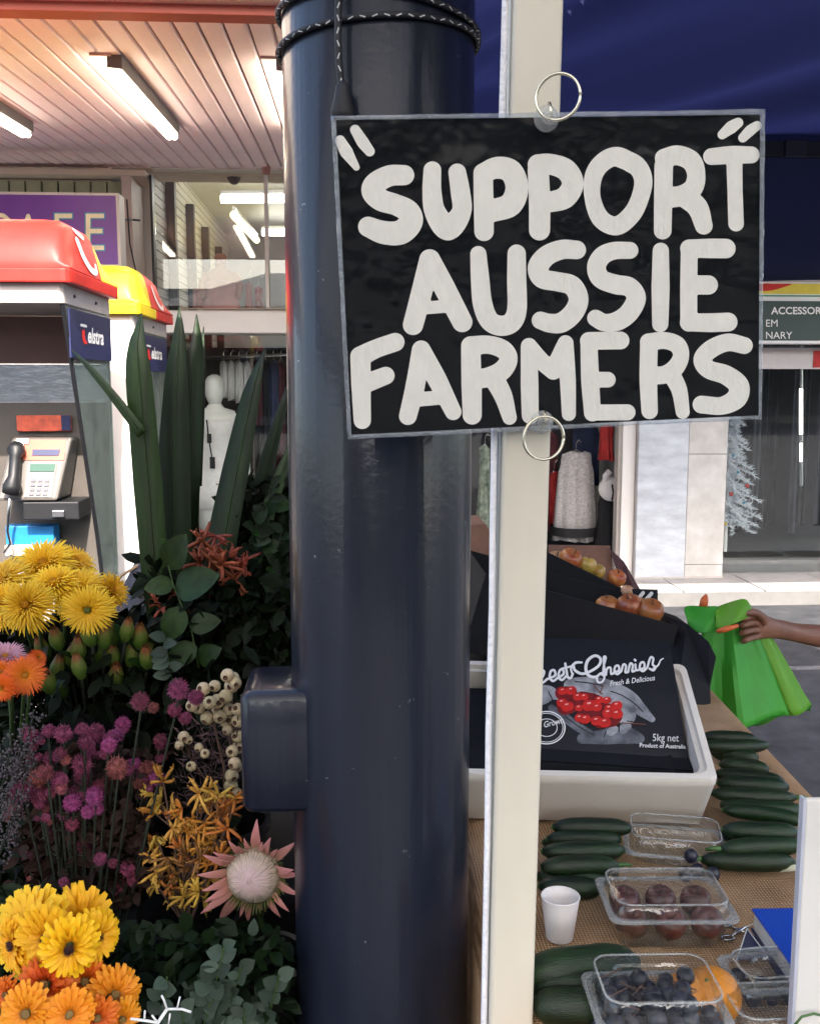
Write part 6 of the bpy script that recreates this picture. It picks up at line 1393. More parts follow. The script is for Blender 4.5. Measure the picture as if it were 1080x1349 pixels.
M_ph = mat('print_grey', (.20, .21, .24), .35, noise=.55, nscale=26, coat=.15, c2=(.42, .43, .46)); M_ph2 = mat('print_dark_grey', (.04, .045, .06), .35, noise=.5, nscale=26, coat=.15, c2=(.20, .21, .24)); M_pr = mat('print_red', (.50, .018, .012), .3, noise=.25, nscale=60, coat=.15); M_pd = mat('print_dark_red', (.16, .01, .01), .3, noise=.3, nscale=60, coat=.15); M_pw = mat('print_white', (.72, .72, .72), .4, noise=0, coat=.1)
def prt(name, strokes, m, off, cell=1.0): return inkmesh([(g7(p), ([x / 4.5 for x in r] if isinstance(r, (list, tuple)) else r / 4.5), cl) for p, r, cl in strokes], cell, lambda x, y: lab(x, y, off), name, m, ctn)
prt('printed_hand', [([(240, 290), (330, 285), (430, 300), (520, 330), (590, 370), (650, 430), (715, 485)], [50, 52, 56, 50, 46, 36, 18], 0), ([(440, 330), (520, 400), (560, 460)], [60, 70, 60], 0), ([(60, 340), (110, 330), (150, 350)], [60, 40, 20], 0)], M_ph, .0006)
prt('printed_hand', [([(120, 420), (190, 470), (290, 540), (390, 590)], [22, 28, 26, 18], 0), ([(300, 600), (430, 590), (560, 580), (640, 600)], [30, 45, 52, 30], 0), ([(460, 560), (480, 545)], 30, 0), ([(545, 545), (560, 530)], 34, 0)], M_ph2, .0007)
prt('printed_fingers', [([(470, 560), (490, 545)], 24, 0), ([(545, 545), (565, 525)], 26, 0), ([(560, 490), (590, 480)], 20, 0)], M_ph, .0009)
prt('printed_cherry_shade', [([(180, 330), (230, 330)], 40, 0), ([(200, 410), (230, 400)], 50, 0), ([(300, 370), (360, 380)], 50, 0), ([(400, 440), (480, 460)], 60, 0), ([(310, 470)] * 2, 46, 0), ([(410, 500), (480, 490)], 40, 0)], M_pd, .0011)
prt('printed_finger_line', [([(470, 318), (540, 345), (610, 392), (660, 440)], 3, 0), ([(330, 330), (400, 345)], 3, 0), ([(520, 505), (518, 560)], 3.5, 0), ([(440, 560), (430, 590)], 3, 0), ([(565, 495), (600, 500)], 3, 0), ([(200, 470), (290, 535), (370, 580)], 3, 0), ([(100, 320), (130, 380)], 3, 0), ([(260, 262), (330, 268), (420, 285)], 3, 0)], M_pc, .00105, .6)
ch = [(185, 318, 26), (235, 315, 30), (275, 352, 26), (312, 352, 24), (180, 388, 30), (212, 410, 36), (280, 418, 22), (345, 405, 40), (388, 415, 28), (400, 370, 26), (447, 372, 24), (505, 405, 32), (460, 420, 26), (505, 455, 34), (455, 450, 34), (285, 478, 28), (318, 485, 30), (385, 495, 32), (435, 505, 34)]
for k, (x, y, r) in enumerate(ch): prt('printed_cherry', [([(x - r * .25, y), (x + r * .25, y - r * .05)], r * .82, 0)], M_pr, .0013 + .00012 * k, .9)
prt('printed_highlight', [([(x - r * .3, y - r * .35), (x + r * .05, y - r * .42)], max(4, r * .13), 0) for x, y, r in ch], mat('print_pink', (.75, .35, .32), .35, noise=0), .0042, .6)
prt('printed_stalk', [([(365, 275), (400, 320), (420, 335)], 3.5, 0), ([(425, 285), (405, 330)], 3.5, 0), ([(510, 507), (600, 510), (675, 515)], 3, 0)], mat('print_brown', (.14, .05, .03), .4), .0044, .6)
# script lettering
S = []
S.append(([(-170, 215), (-215, 195), (-225, 230), (-190, 255), (-180, 290), (-225, 300), (-245, 285)], 8, 0))
S.append(([(-150, 235), (-140, 285), (-115, 285), (-100, 245), (-92, 285), (-68, 280), (-60, 235)], 7, 0))
S += [([(20, 262), (60, 240), (75, 205), (60, 195), (40, 215), (40, 255), (65, 268), (95, 245)], 7, 0), ([(100, 245), (140, 225), (135, 195), (115, 200), (108, 235), (128, 258), (160, 235)], 7, 0), ([(160, 240), (190, 215), (185, 190), (168, 195), (160, 230), (180, 252), (210, 225)], 7, 0),
      ([(200, 155), (208, 200), (215, 235), (232, 240), (245, 215)], 7, 0), ([(180, 185), (232, 172)], 6, 0)]
S += [([(240, 215), (235, 180), (262, 150), (298, 148)], [5, 7, 8, 6], 0), ([(250, 170), (258, 195), (300, 215), (350, 200), (400, 165), (408, 125), (375, 108), (335, 135), (322, 180), (335, 222), (375, 235), (410, 215)], [7, 8, 8, 8, 8, 8, 8, 9, 9, 9, 8, 6], 0), ([(410, 215), (432, 232), (420, 262), (395, 265), (388, 240), (405, 215), (440, 205)], 6, 0)]
S += [([(425, 225), (428, 170), (440, 120), (428, 118), (430, 170), (440, 222), (448, 185), (468, 180), (472, 215), (488, 212)], 6.5, 0), ([(488, 208), (518, 195), (515, 168), (497, 172), (492, 200), (508, 218), (532, 200)], 6.5, 0), ([(532, 200), (545, 160), (560, 170), (556, 205), (572, 205)], 6.5, 0), ([(572, 205), (585, 155), (600, 165), (597, 200), (612, 198)], 6.5, 0), ([(615, 160), (620, 192), (636, 192)], 6.5, 0), ([(612, 132), (616, 136)], 7, 0), ([(636, 192), (668, 178), (665, 148), (647, 152), (642, 182), (660, 200), (685, 180)], 6.5, 0),
      ([(685, 180), (705, 120), (722, 125), (718, 160), (735, 175), (722, 195), (700, 185)], 6.5, 0), ([(722, 185), (750, 165), (765, 135), (782, 124)], [6, 5, 4, 3], 0)]
prt('script_title', S, M_pw, .0047, .45)
tx = lambda x, y: lab(x, y, .0047)
textmesh('Fresh & Delicious', 803, 904, 7.0, tx, M_pw, ctn, 'lettering', slant=.25, rot=-7.5, sx=.86, bold=.01)
textmesh('5kg net', 859, 976.5, 10.0, tx, M_pw, ctn, 'lettering', rot=1.0, sx=.84)
textmesh('Product of Australia', 842, 984.5, 5.6, tx, M_pw, ctn, 'lettering', rot=2.0, sx=.96, bold=.02)
def arc(cx, cy, rx, ry, n=28): return [(cx + rx * math.cos(2 * math.pi * i / n), cy + ry * math.sin(2 * math.pi * i / n)) for i in range(n)]
prt('stamp_ring', [(arc(90, 535, 108, 96), 3.5, 1), (arc(90, 535, 96, 85), 1.8, 1), (arc(90, 535, 62, 52), 2.2, 1)], M_pw, .0040, .5)
textmesh('Grown', 716, 959, 8.0, tx, M_pw, ctn, 'lettering', slant=.25, rot=-14, sx=.85, bold=.01)

# ---- display crates with apples and nectarines
def crate(label, PL, PRr, dep, h, mwall, name='fruit_crate', inner=None):
    xd = (PRr - PL); w = xd.length; xd.normalize(); yd = Vector((0, 1, 0)); zd = xd.cross(yd).normalized(); yd = zd.cross(xd)
    M = Matrix((xd, yd, zd)).transposed().to_4x4(); M.translation = PL - zd * h
    t = thing(name, label, 'crate', M=M)
    def part(nm, *b, m=mwall): q = MB(); q.box(*b, M=M); return q.build(nm, m, t, bevel=.0015)
    part('front_wall', 0, w, 0, .005, 0, h); part('back_wall', 0, w, dep - .005, dep, 0, h); part('side_wall', 0, .005, .0055, dep - .0055, 0, h - .002); part('side_wall', w - .005, w, .0055, dep - .0055, 0, h - .002); part('base', .0055, w - .0055, .0055, dep - .0055, 0, .005)
    return t, M, w
M_kraft = mat('brown_card', (.22, .11, .07), .8, noise=.15, nscale=14)
c2, M2, w2 = crate('lower black fruit crate tilted to the right behind the foam box', aty(640, 756, 2.42), aty(894, 825, 2.42), .36, .205, M_blackcard)
c1, M1, w1 = crate('upper black fruit crate tilted steeply in front of the shop doorway', aty(690, 712, 2.82), aty(828, 780, 2.82), .26, .16, M_blackcard)
q = MB(); q.add([aty(722, 718, 3.06), aty(803, 719, 3.06), aty(806, 746, 3.04), aty(812, 790, 3.0), aty(722, 790, 3.0)], [(0, 1, 2, 3, 4)]); o = q.build('back_flap', M_kraft, c1); so = o.modifiers.new('s', 'SOLIDIFY'); so.thickness = .004
q = MB(); q.add([aty(803, 723, 3.05), aty(822, 741, 3.02), aty(846, 782, 2.9), aty(840, 792, 2.84), aty(818, 770, 2.98)], [(0, 1, 2, 3, 4)]); o = q.build('side_flap', mat('maroon_card', (.09, .035, .035), .7), c1); so = o.modifiers.new('s', 'SOLIDIFY'); so.thickness = .004
q = MB(); q.add([aty(832, 776, 2.70), aty(866, 777, 2.70), aty(866, 797, 2.68), aty(836, 795, 2.68)], [(0, 1, 2, 3)]); o = q.build('printed_tab', M_blackcard, c2, label='black tab with two pale slanting stripes'); so = o.modifiers.new('s', 'SOLIDIFY'); so.thickness = .003
inkmesh([([(840, 790), (847, 781)], 2.4, 0), ([(850, 791), (858, 782)], 2.4, 0)], .8, lambda x, y: aty(x, y, 2.676), 'tab_stripe', M_pw, c2)
for (xa, xb_, ya, yb, za, zb2, d) in ((.14, .80, 2.45, 2.80, TZ + .003, .862, 'flat black crate lying under the lower fruit crate'), (.16, .66, 2.84, 3.12, TZ + .003, .90, 'black crate standing under the upper fruit crate')):
    t = thing('black_crate', d, 'crate', ((xa + xb_) / 2, ya, za)); q = MB(); q.box(xa, xb_, ya, yb, za, zb2 - .012); q.build('body', M_blackcard, t, bevel=.004); q = MB(); q.box(xa - .004, xb_ + .004, ya - .004, yb + .004, zb2 - .011, zb2); q.build('lid', M_black, t, bevel=.003)
# dark side board of the stall, right of the crates
t = thing('black_carton', 'dark folded carton hanging over the right end of the lower fruit crate', 'carton', aty(910, 900, 2.3)); q = MB()
A = [aty(x, y, Y) for x, y, Y in ((876, 812, 2.52), (905, 822, 2.46), (934, 846, 2.40), (944, 866, 2.38), (936, 905, 2.36), (938, 962, 2.33), (912, 962, 2.33), (896, 880, 2.36), (872, 860, 2.40))]
q.loft([A, [p + Vector((0.0, .09, .0)) for p in A]], True, True); q.build('board', M_blackcard, t, bevel=.003)
def fruitmat(n_, a, b, sc_=1.3): return mat(n_, a, .35, noise=.3, nscale=sc_, c2=b, coat=.2, coatr=.2, vary=.2)
F_red = fruitmat('apple_red', (.42, .018, .018), (.62, .26, .07)); F_yel = fruitmat('apple_yellow', (.45, .36, .06), (.55, .30, .08)); F_nec = fruitmat('nectarine', (.30, .03, .03), (.52, .16, .05)); F_nor = fruitmat('nectarine_orange', (.50, .13, .04), (.50, .22, .06)); F_pch = fruitmat('peach', (.55, .28, .14), (.60, .36, .2))
def apple_mesh(n_, m):
    q = MB(); q.lathe([(.002, -.80), (.25, -.90), (.60, -.82), (.92, -.35), (1.0, .10), (.88, .55), (.55, .82), (.25, .80), (.06, .62)], 22); return q.mesh(n_, m, True)
AM = {k: apple_mesh('fruit_' + k, m) for k, m in (('red', F_red), ('yel', F_yel), ('nec', F_nec), ('nor', F_nor), ('pch', F_pch))}
q = MB(); q.tube([(0, 0, .55), (.05, 0, .85), (.12, .03, 1.1)], .05, 6); ASm = q.mesh('stalk', M_twig)
def fruit(px, py, Y, rpx, kind, label, name, group):
    s_ = rpx * Y / FPX; t = thing(name, label, name, M=frame(aty(px, py, Y), (random.uniform(-.5, .5), random.uniform(-.6, .2), 1), random.random() * 6, s_), group=group)
    inst('flesh', AM[kind], t); inst('stalk', ASm, t)
for a in ((733, 740, 2.90, 15, 'pch', 'peach coloured apple beside the cream leg in the upper crate', 'apple', 'apples in the upper crate'), (751, 737, 2.88, 16, 'red', 'large red and gold apple in the upper crate', 'apple', 'apples in the upper crate'), (773, 745, 2.88, 13, 'yel', 'yellow green apple in the upper crate', 'apple', 'apples in the upper crate'), (787, 753, 2.90, 11, 'yel', 'small pale apple right of the yellow green one', 'apple', 'apples in the upper crate'), (812, 762, 2.90, 13, 'red', 'dark red apple alone at the low end of the upper crate', 'apple', 'apples in the upper crate'), (740, 752, 2.86, 13, 'red', 'red apple tucked low against the front of the upper crate', 'apple', 'apples in the upper crate'), (826, 779, 2.78, 9, 'pch', 'small pale peach above the striped black tab', 'peach', None),
          (800, 800, 2.54, 17, 'nor', 'orange nectarine at the left of the lower crate', 'nectarine', 'nectarines in the lower crate'), (829, 799, 2.52, 18, 'nec', 'dark red nectarine in the middle of the lower crate', 'nectarine', 'nectarines in the lower crate'), (857, 805, 2.50, 18, 'nor', 'orange red nectarine at the right end of the lower crate', 'nectarine', 'nectarines in the lower crate'), (815, 803, 2.60, 15, 'nec', 'nectarine half hidden between the orange and dark red ones', 'nectarine', 'nectarines in the lower crate'), (843, 801, 2.62, 15, 'nor', 'nectarine behind the two right hand ones', 'nectarine', 'nectarines in the lower crate')): fruit(*a)

# brown carton glimpsed between the pole and the leg
q = MB(); pts = [aty(x, y, 2.9) for x, y in ((612, 692), (640, 690), (648, 705), (650, 772), (612, 772))]; q.loft([pts, [p + Vector((0, .2, 0)) for p in pts]], True, True)
q.build('brown_carton', M_kraft, label='brown carton glimpsed between the blue pole and the cream leg', cat='carton', bevel=.003)

# ---- green bags and the shopper's arm
M_bag = mat('green_bag', (.05, .36, .03), .55, noise=.12, nscale=6, trans=.25, bump=.35, bscale=26); M_bag2 = mat('green_bag_light', (.15, .42, .03), .55, noise=.12, nscale=6, trans=.3, bump=.35, bscale=26)
bag = thing('green_bag', 'bright green fabric shopping bag held over the end of the table', 'bag', aty(990, 965, 2.5))
nb_, mb_ = 72, 14; tri = lambda x: 2 * abs(2 * (x - math.floor(x + .5))) - 1
G = []
for k in range(mb_ + 1):
    f = k / mb_; cx, cy = 966 + 22 * f, 818 + 138 * f; hw = 34 + 48 * f ** .7; row = []
    for j in range(nb_):
        th = 2 * math.pi * j / nb_; A = .11 * (1 - .2 * f); fo = tri(j / nb_ * 6 + .12 * math.sin(f * 3)) * A + tri(j / nb_ * 11 + .3 + f * .35) * A * .45
        x = cx + hw * math.cos(th) * (1 + fo * .35); Yb_ = 2.53 + (.025 + .075 * f) * math.sin(th) * (1 + fo * 2.2); y = cy - 24 * f * f * math.cos(th) + 5 * f * tri(j / nb_ * 6 + .2)
        row.append(aty(x, y, Yb_))
    G.append(row)
def bagpart(name, m, sel, **kw):
    q = MB(); q.add([p for r_ in G for p in r_], [(k * nb_ + j, k * nb_ + (j + 1) % nb_, (k + 1) * nb_ + (j + 1) % nb_, (k + 1) * nb_ + j) for k in range(mb_) for j in range(nb_) if sel(j)])
    oo = q.build(name, m, bag, auto=14, **kw); so = oo.modifiers.new('s', 'SOLIDIFY'); so.thickness = .0012
bagpart('front_panel', M_bag, lambda j: 30 <= j < 62); bagpart('side_panel', M_bag2, lambda j: not (30 <= j < 62), label='lighter yellow green side panel')
q = MB(); q.add([p + Vector((0, 0, .004)) for p in G[-1]], [tuple(range(nb_))]); q.build('bag_base', M_bag, bag)
def ribbon(name, m, top, bot, Yt, Yb, par, **k):
    q = MB(); A = [aty(x, y, Yt + .03 * math.sin(i * 1.7)) for i, (x, y) in enumerate(top)]; B = [aty(x, y, Yb + .03 * math.cos(i * 1.9)) for i, (x, y) in enumerate(bot)]; n_ = len(A)
    md = [(a + b) / 2 + Vector((0, -.018, .003)) for a, b in zip(A, B)]
    q.add(A + md + B, [(i, i + 1, n_ + i + 1, n_ + i) for i in range(n_ - 1)] + [(n_ + i, n_ + i + 1, 2 * n_ + i + 1, 2 * n_ + i) for i in range(n_ - 1)]); o = q.build(name, m, par, smooth=True, **k); so = o.modifiers.new('s', 'SOLIDIFY'); so.thickness = .002; sb_ = o.modifiers.new('sub', 'SUBSURF'); sb_.levels = 1; sb_.render_levels = 2
ribbon('folded_rim', M_bag, [(896, 798), (915, 797), (932, 800), (948, 795)], [(906, 830), (920, 836), (934, 834), (942, 830)], 2.50, 2.46, bag)
ribbon('folded_rim', M_bag2, [(940, 800), (955, 795), (970, 790), (984, 787), (988, 800)], [(940, 832), (958, 826), (972, 820), (984, 815), (989, 806)], 2.47, 2.43, bag)
q = MB(); q.tube([aty(926, 800, 2.52), aty(928, 790, 2.52), aty(930, 784, 2.53)], [.012, .011, .004], 8); M_ot = mat('orange_tab', (.62, .13, .03), .5); q.build('orange_tab', M_ot, bag, smooth=True); q = MB(); q.tube([aty(944, 832, 2.41), aty(956, 829, 2.40), aty(972, 824, 2.40)], [.005, .008, .005], 8); q.build('orange_strap', M_ot, bag, smooth=True)

M_skin = mat('skin', (.20, .085, .05), .5, noise=.18, nscale=30, bump=.25, bscale=160)
per = thing('person', 'shopper at the right edge, bare tanned forearm and hand holding the green bag', 'person', (1.78, 2.85, 0))
def skinned(name, verts, edges, radii, m, parent, lv=2, **k):
    me = bpy.data.meshes.new(name); Mi = WM[parent.name].inverted(); me.from_pydata([Mi @ Vector(v) for v in verts], edges, []); me.materials.append(m)
    o = bpy.data.objects.new(name, me); col.objects.link(o); o.parent = parent; WM[o.name] = WM[parent.name]
    sk = o.modifiers.new('skin', 'SKIN'); sk.use_smooth_shade = True
    if not me.skin_vertices: 
        pass
    for i, r in enumerate(radii): me.skin_vertices[0].data[i].radius = (r, r) if not isinstance(r, tuple) else r
    me.skin_vertices[0].data[0].use_root = True
    s_ = o.modifiers.new('sub', 'SUBSURF'); s_.levels = lv; s_.render_levels = lv; tag(o, **k); return o
el = Vector((1.58, 2.72, 1.00)); sh_ = Vector((1.64, 2.80, 1.34)); V_ = []; E_ = []; Rr = []
def chain(start, pts):
    prev = start
    for p, r in pts:
        V_.append(Vector(p)); Rr.append(r); i = len(V_) - 1
        if prev is not None: E_.append((prev, i))
        prev = i
    return prev
wr = aty(1026, 829, 2.52)
W_ = chain(None, [(wr, (.022, .028)), (aty(1010, 827, 2.505), (.020, .034))]); fore = chain(0, [(aty(1045, 833, 2.54), .027), (aty(1078, 838, 2.56), .034), (aty(1120, 842, 2.62), .041), (el, .038), (el.lerp(sh_, .5), .046), (sh_, .052)])
for k, (py, ln) in enumerate(((811, 1.0), (820, 1.08), (830, 1.02), (840, .85))):
    chain(1, [(aty(999, py * .85 + 826 * .15, 2.49), .0105), (aty(990, py, 2.475), .0095), (aty(990 - 9 * ln, py + 3, 2.455), .0088), (aty(990 - 15 * ln, py + 6, 2.468), .0075)])
chain(1, [(aty(1006, 815, 2.485), .013), (aty(996, 807, 2.46), .0105), (aty(986, 806, 2.44), .0095), (aty(980, 809, 2.435), .008)])
skinned('arm', V_, E_, Rr, M_skin, per)
M_shirt = mat('shirt_cloth', (.10, .12, .20), .85, noise=.2, bump=.3); M_trou = mat('trouser_cloth', (.05, .05, .06), .85)
px_, py_ = 1.80, 2.85
q = MB(); q.loft([eloop((px_, py_, z), rx, ry, 28) for z, rx, ry in ((.88, .17, .12), (1.0, .165, .12), (1.15, .165, .115), (1.30, .19, .12), (1.40, .18, .10), (1.45, .11, .07), (1.48, .065, .06))], True, True)
q.tube([sh_ + Vector((.05, 0, .04)), sh_, el.lerp(sh_, .45)], [.075, .068, .058], 14); q.tube([(px_ + .15, py_, 1.38), (px_ + .21, py_, 1.25), (px_ + .24, py_ - .02, 1.12)], [.07, .066, .058], 14); q.build('shirt', M_shirt, per, smooth=True)
q = MB()
for s_ in (-1, 1): q.tube([(px_ + s_ * .08, py_, .92), (px_ + s_ * .10, py_, .5), (px_ + s_ * .10, py_, .08)], [.10, .075, .055], 14)
q.build('trousers', M_trou, per, smooth=True)
q = MB()
for s_ in (-1, 1): q.sphere((px_ + s_ * .10, py_ - .05, .045), (.048, .13, .045), 14, 8)
q.build('shoe', M_black, per, smooth=True)
skinned('head', [(px_, py_, 1.44), (px_, py_, 1.53), (px_, py_ - .01, 1.60), (px_, py_, 1.68), (px_, py_, 1.73), (px_ - .02, py_ - .105, 1.615)], [(0, 1), (1, 2), (2, 3), (3, 4), (2, 5)], [.055, .055, (.075, .09), (.08, .095), .055, .012], M_skin, per)
q = MB(); q.sphere((px_ + .005, py_ + .02, 1.68), (.088, .105, .10), 20, 12); q.build('hair', mat('hair', (.03, .02, .015), .6, bump=.5, bscale=150), per, smooth=True)
q = MB()
for s_ in (-1, 1): q.sphere((px_ + s_ * .03, py_ - .080, 1.635), .007, 10, 8); 
q.build('eye', M_white, per, smooth=True)
q = MB(); q.tube([(px_ + .24, py_ - .02, 1.13), (px_ + .25, py_ - .05, .98), (px_ + .25, py_ - .1, .82)], [.04, .034, .026], 12); q.sphere((px_ + .25, py_ - .12, .76), (.03, .04, .07), 12, 8); q.build('far_arm', M_skin, per, smooth=True)

# ---- cucumbers
M_cuc = mat('cucumber_skin', (.004, .016, .005), .45, noise=.5, nscale=9, stretch=(2, 9, 9), bump=.3, bscale=55, spec=.4, c2=(.011, .036, .008), vary=.35); M_cucl = mat('cucumber_tip', (.05, .13, .03), .45)
def cucumber(pa, pb, Z, r, label, group, stem=0, bend=.006, name='cucumber', m=None):
    a, b = atz(*pa, TZ + Z), atz(*pb, TZ + Z); t = thing(name, label, name, (a + b) / 2, group=group); q = MB(); d = (b - a).normalized(); sd = Vector((-d.y, d.x, 0)); P = []; Rr = []
    for i in range(13):
        f = i / 12; P.append(a.lerp(b, f) + sd * bend * math.sin(math.pi * f)); Rr.append(r * [.30, .70, .88, .96, 1, 1.02, 1, 1, 1.02, 1, .93, .74, .32][i] * random.uniform(.98, 1.02))
    q.tube(P, Rr, 18); q.build('flesh', m or M_cuc, t, smooth=True)
    e = P[-1] if stem >= 0 else P[0]; dd = d if stem >= 0 else -d; q = MB()
    if stem: q.tube([e - dd * .004, e + dd * .012 + Vector((0, 0, .002)), e + dd * .022 + sd * .006 + Vector((0, 0, -.003))], [.005, .0032, .0028], 8)
    else: q.sphere(P[0] + d * .001, (.004, .004, .004), 8, 6)
    q.build('stalk', M_cucl, t, smooth=True)
gc = 'cucumbers in the left pile behind the paper cup'
for a in (((728, 1090), (832, 1092), .050, .0155, 'highest cucumber of the left pile, touching the foam box', 0, .004), ((720, 1106), (818, 1106), .036, .0155, 'second cucumber from the back in the left pile', 0, .002), ((714, 1122), (822, 1120), .042, .0165, 'dark cucumber in the middle of the left pile', 0, -.004), ((712, 1143), (814, 1141), .036, .0165, 'cucumber of the left pile with a curled green stalk', 1, .003), ((706, 1155), (800, 1160), .017, .0160, 'lower cucumber under the stalked one', 0, .002), ((710, 1168), (792, 1172), .017, .0170, 'cucumber at the front of the left pile just behind the paper cup', 0, .002), ((722, 1132), (815, 1150), .017, .0155, 'buried cucumber at the base of the left pile', 0, 0), ((715, 1110), (820, 1122), .017, .0155, 'buried cucumber beneath the back of the left pile', 0, 0)):
    cucumber(a[0], a[1], a[2], a[3], a[4], gc, a[5], a[6])
gz = 'thick courgettes at the front left of the table'
cucumber((690, 1284), (842, 1270), .040, .027, 'thick dark courgette lying above the others behind the grape punnet', gz, 0, .004, 'courgette')
cucumber((698, 1300), (800, 1300), .025, .025, 'glossy thick courgette below the paper cup', gz, 0, 0, 'courgette')
cucumber((702, 1325), (800, 1327), .024, .024, 'frontmost courgette on the hessian, beside the grape punnet', gz, 0, 0, 'courgette')
gr = 'cucumbers in the right pile beside the foam box'
rows = [((928, 1132), (1046, 1134), 'frontmost cucumber of the right pile'), ((944, 1118), (1062, 1120), 'second cucumber from the front of the right pile'), ((950, 1102), (1070, 1106), 'third cucumber from the front of the right pile'), ((945, 1088), (1060, 1094), 'fourth cucumber from the front of the right pile'), ((950, 1072), (1066, 1084), 'fifth cucumber from the front, at the middle of the right pile'), ((946, 1058), (1050, 1068), 'cucumber above the middle of the right pile'), ((944, 1043), (1040, 1054), 'cucumber level with the foam box corner'), ((948, 1030), (1036, 1042), 'cucumber just behind the one level with the foam corner'),
        ((945, 1016), (1030, 1026), 'right pile cucumber lying halfway up the foam box side'), ((940, 1003), (1018, 1012), 'right pile cucumber below the green bag shade'), ((936, 992), (1008, 999), 'right pile cucumber third from the green bag'), ((930, 981), (1006, 987), 'right pile cucumber second from the green bag'), ((926, 972), (1000, 977), 'right pile cucumber nearest the green bag')]
random.seed(3)
for k, (pa, pb, d) in enumerate(rows):
    j = lambda s_: random.uniform(-s_, s_); pa = (pa[0] + j(9), pa[1] + j(5)); pb = (pb[0] + j(9), pb[1] + j(6)); cucumber(pa, pb, random.choice((.026, .034, .044, .052)), .0155 * random.uniform(.88, 1.12), d, gr, random.choice((0, 0, 1, -1)), random.uniform(-.009, .009))
for k, (pa, pb, d) in enumerate([((950, 1128), (1050, 1140), 'hidden lower cucumber at the front base of the right pile'), ((955, 1098), (1050, 1110), 'hidden lower cucumber in the base of the right pile'), ((950, 1060), (1045, 1072), 'lower cucumber showing in the gap of the right pile'), ((948, 1020), (1026, 1030), 'lower cucumber near the back of the right pile')]): cucumber(pa, pb, .016, .0155, d, gr)

# ---- paper cup
cp = tz(737, 1236); t = thing('paper_cup', 'small white paper cup standing alone on the hessian', 'cup', cp); M_paper = mat('cup_paper', (.76, .73, .72), .65, noise=.02, bump=.1, bscale=300)
q = MB(); Mx = Matrix.Translation(cp); h = .066; q.lathe([(.0185, .003), (.0192, .001), (.0198, .002), (.0275, h - .002)], 48, M=Mx, c0=False, c1=False); q.lathe([(.0262, h - .001), (.0255, h - .006), (.0182, .004)], 48, M=Mx, c0=False, c1=True); q.build('wall', M_paper, t, smooth=True)
q = MB(); q.tube([Mx @ Vector((.0270 * math.cos(2 * math.pi * i / 48), .0270 * math.sin(2 * math.pi * i / 48), h - .0015)) for i in range(49)], .0013, 8, caps=False); q.build('rolled_rim', M_paper, t, smooth=True)

# ---- clear punnets
M_pun = glassmat('punnet_plastic', tint=(.93, .95, .95), rough=.06, bump=.25, bscale=45, haze=.018, ior=1.6)
M_pune = glassmat('punnet_edge', tint=(.82, .86, .86), rough=.10, bump=.4, bscale=70, haze=.20, ior=1.7)  # diffuse haze paints bright glints into the plastic edges
def punnet(label, M, w, d, h, lid=.022, base=True, tilt=None):
    t = thing('clear_punnet', label, 'punnet', M=M); fl_ = lambda i, z, r: [M @ p for p in rrect(-w / 2 + i, w / 2 - i, -d / 2 + i, d / 2 - i, z, r, 5)]
    if base:
        q = MB(); q.loft([fl_(.022, .001, .014), fl_(.018, .004, .016), fl_(.010, h * .6, .020), fl_(.008, h * .62, .02), fl_(.005, h, .022)], True, False); q.build('tray', M_pun, t, auto=50)
    q = MB(); q.loft([fl_(.006, h + .001, .022), fl_(-.003, h + .001, .016), fl_(-.003, h + .0035, .016), fl_(.006, h + .0035, .022)], False, False); q.build('rim', M_pune, t, auto=50)
    if lid:
        q = MB(); q.loft([fl_(.006, h + .004, .022), fl_(.008, h + lid * .75, .022), fl_(.013, h + lid, .018), fl_(.030, h + lid, .012), fl_(.032, h + lid - .004, .012)], False, True); q.build('lid', M_pun, t, auto=50)
        q = MB(); ring_ = fl_(.0095, h + lid * .97, .021); q.tube(ring_ + [ring_[0]], .0016, 6, caps=False); ring_ = fl_(.0, h + .003, .024); q.tube(ring_ + [ring_[0]], .0012, 6, caps=False); q.build('moulded_edge', M_pune, t, smooth=True)
    return t
def tm(px, py, rz, dz=0): return Matrix.Translation(tz(px, py, dz)) @ Matrix.Rotation(R(rz), 4, 'Z')
MA = tm(888, 1128, -14); punnet('empty clear plastic punnet tipped open beside the left cucumber pile', MA, .165, .115, .022, .030)
MBx = tm(874, 1228, -3, .001); punnet('closed clear punnet of dusky red fruit in the middle of the table', MBx, .178, .125, .048, .024)
MC = tm(862, 1372, -2, .001); punnet('clear punnet of black grapes at the bottom edge', MC, .158, .118, .05, .034)
MD = tm(1015, 1312, 4, .001); punnet('small clear punnet beside the blue book', MD, .115, .085, .03, .018)
ME = tm(1030, 1372, 0, .001); punnet('clear punnet cut by the bottom edge under the white board', ME, .15, .09, .035, .02)
F_dusk = fruitmat('dusky_fruit', (.07, .018, .015), (.16, .05, .03), 1.5)
dm_ = apple_mesh('fruit_dusky', F_dusk)
for k, (x, y, d) in enumerate([(-.055, -.03, 'front left'), (0, -.032, 'front middle'), (.053, -.03, 'front right'), (-.052, .028, 'back left'), (.002, .03, 'back middle'), (.054, .028, 'back right')]):
    t = thing('plum', 'dusky red plum at the %s of the closed punnet' % d, 'plum', M=MBx @ Matrix.Translation((x, y, .032)) @ Matrix.Rotation(random.random(), 4, 'X') @ Matrix.Scale(.0235, 4), group='plums in the closed punnet'); inst('flesh', dm_, t); inst('stalk', ASm, t)
M_grape = mat('black_grape', (.005, .005, .012), .45, noise=.5, nscale=40, c2=(.016, .017, .036), vary=.4, coat=.2, coatr=.35)
q = MB(); q.sphere((0, 0, 0), (.0112, .0112, .0125), 14, 10); gm = q.mesh('grape', M_grape, True)
bn = thing('grape_bunch', 'heap of black grapes filling the clear punnet at the bottom edge', 'grapes', M=MC); k = 0
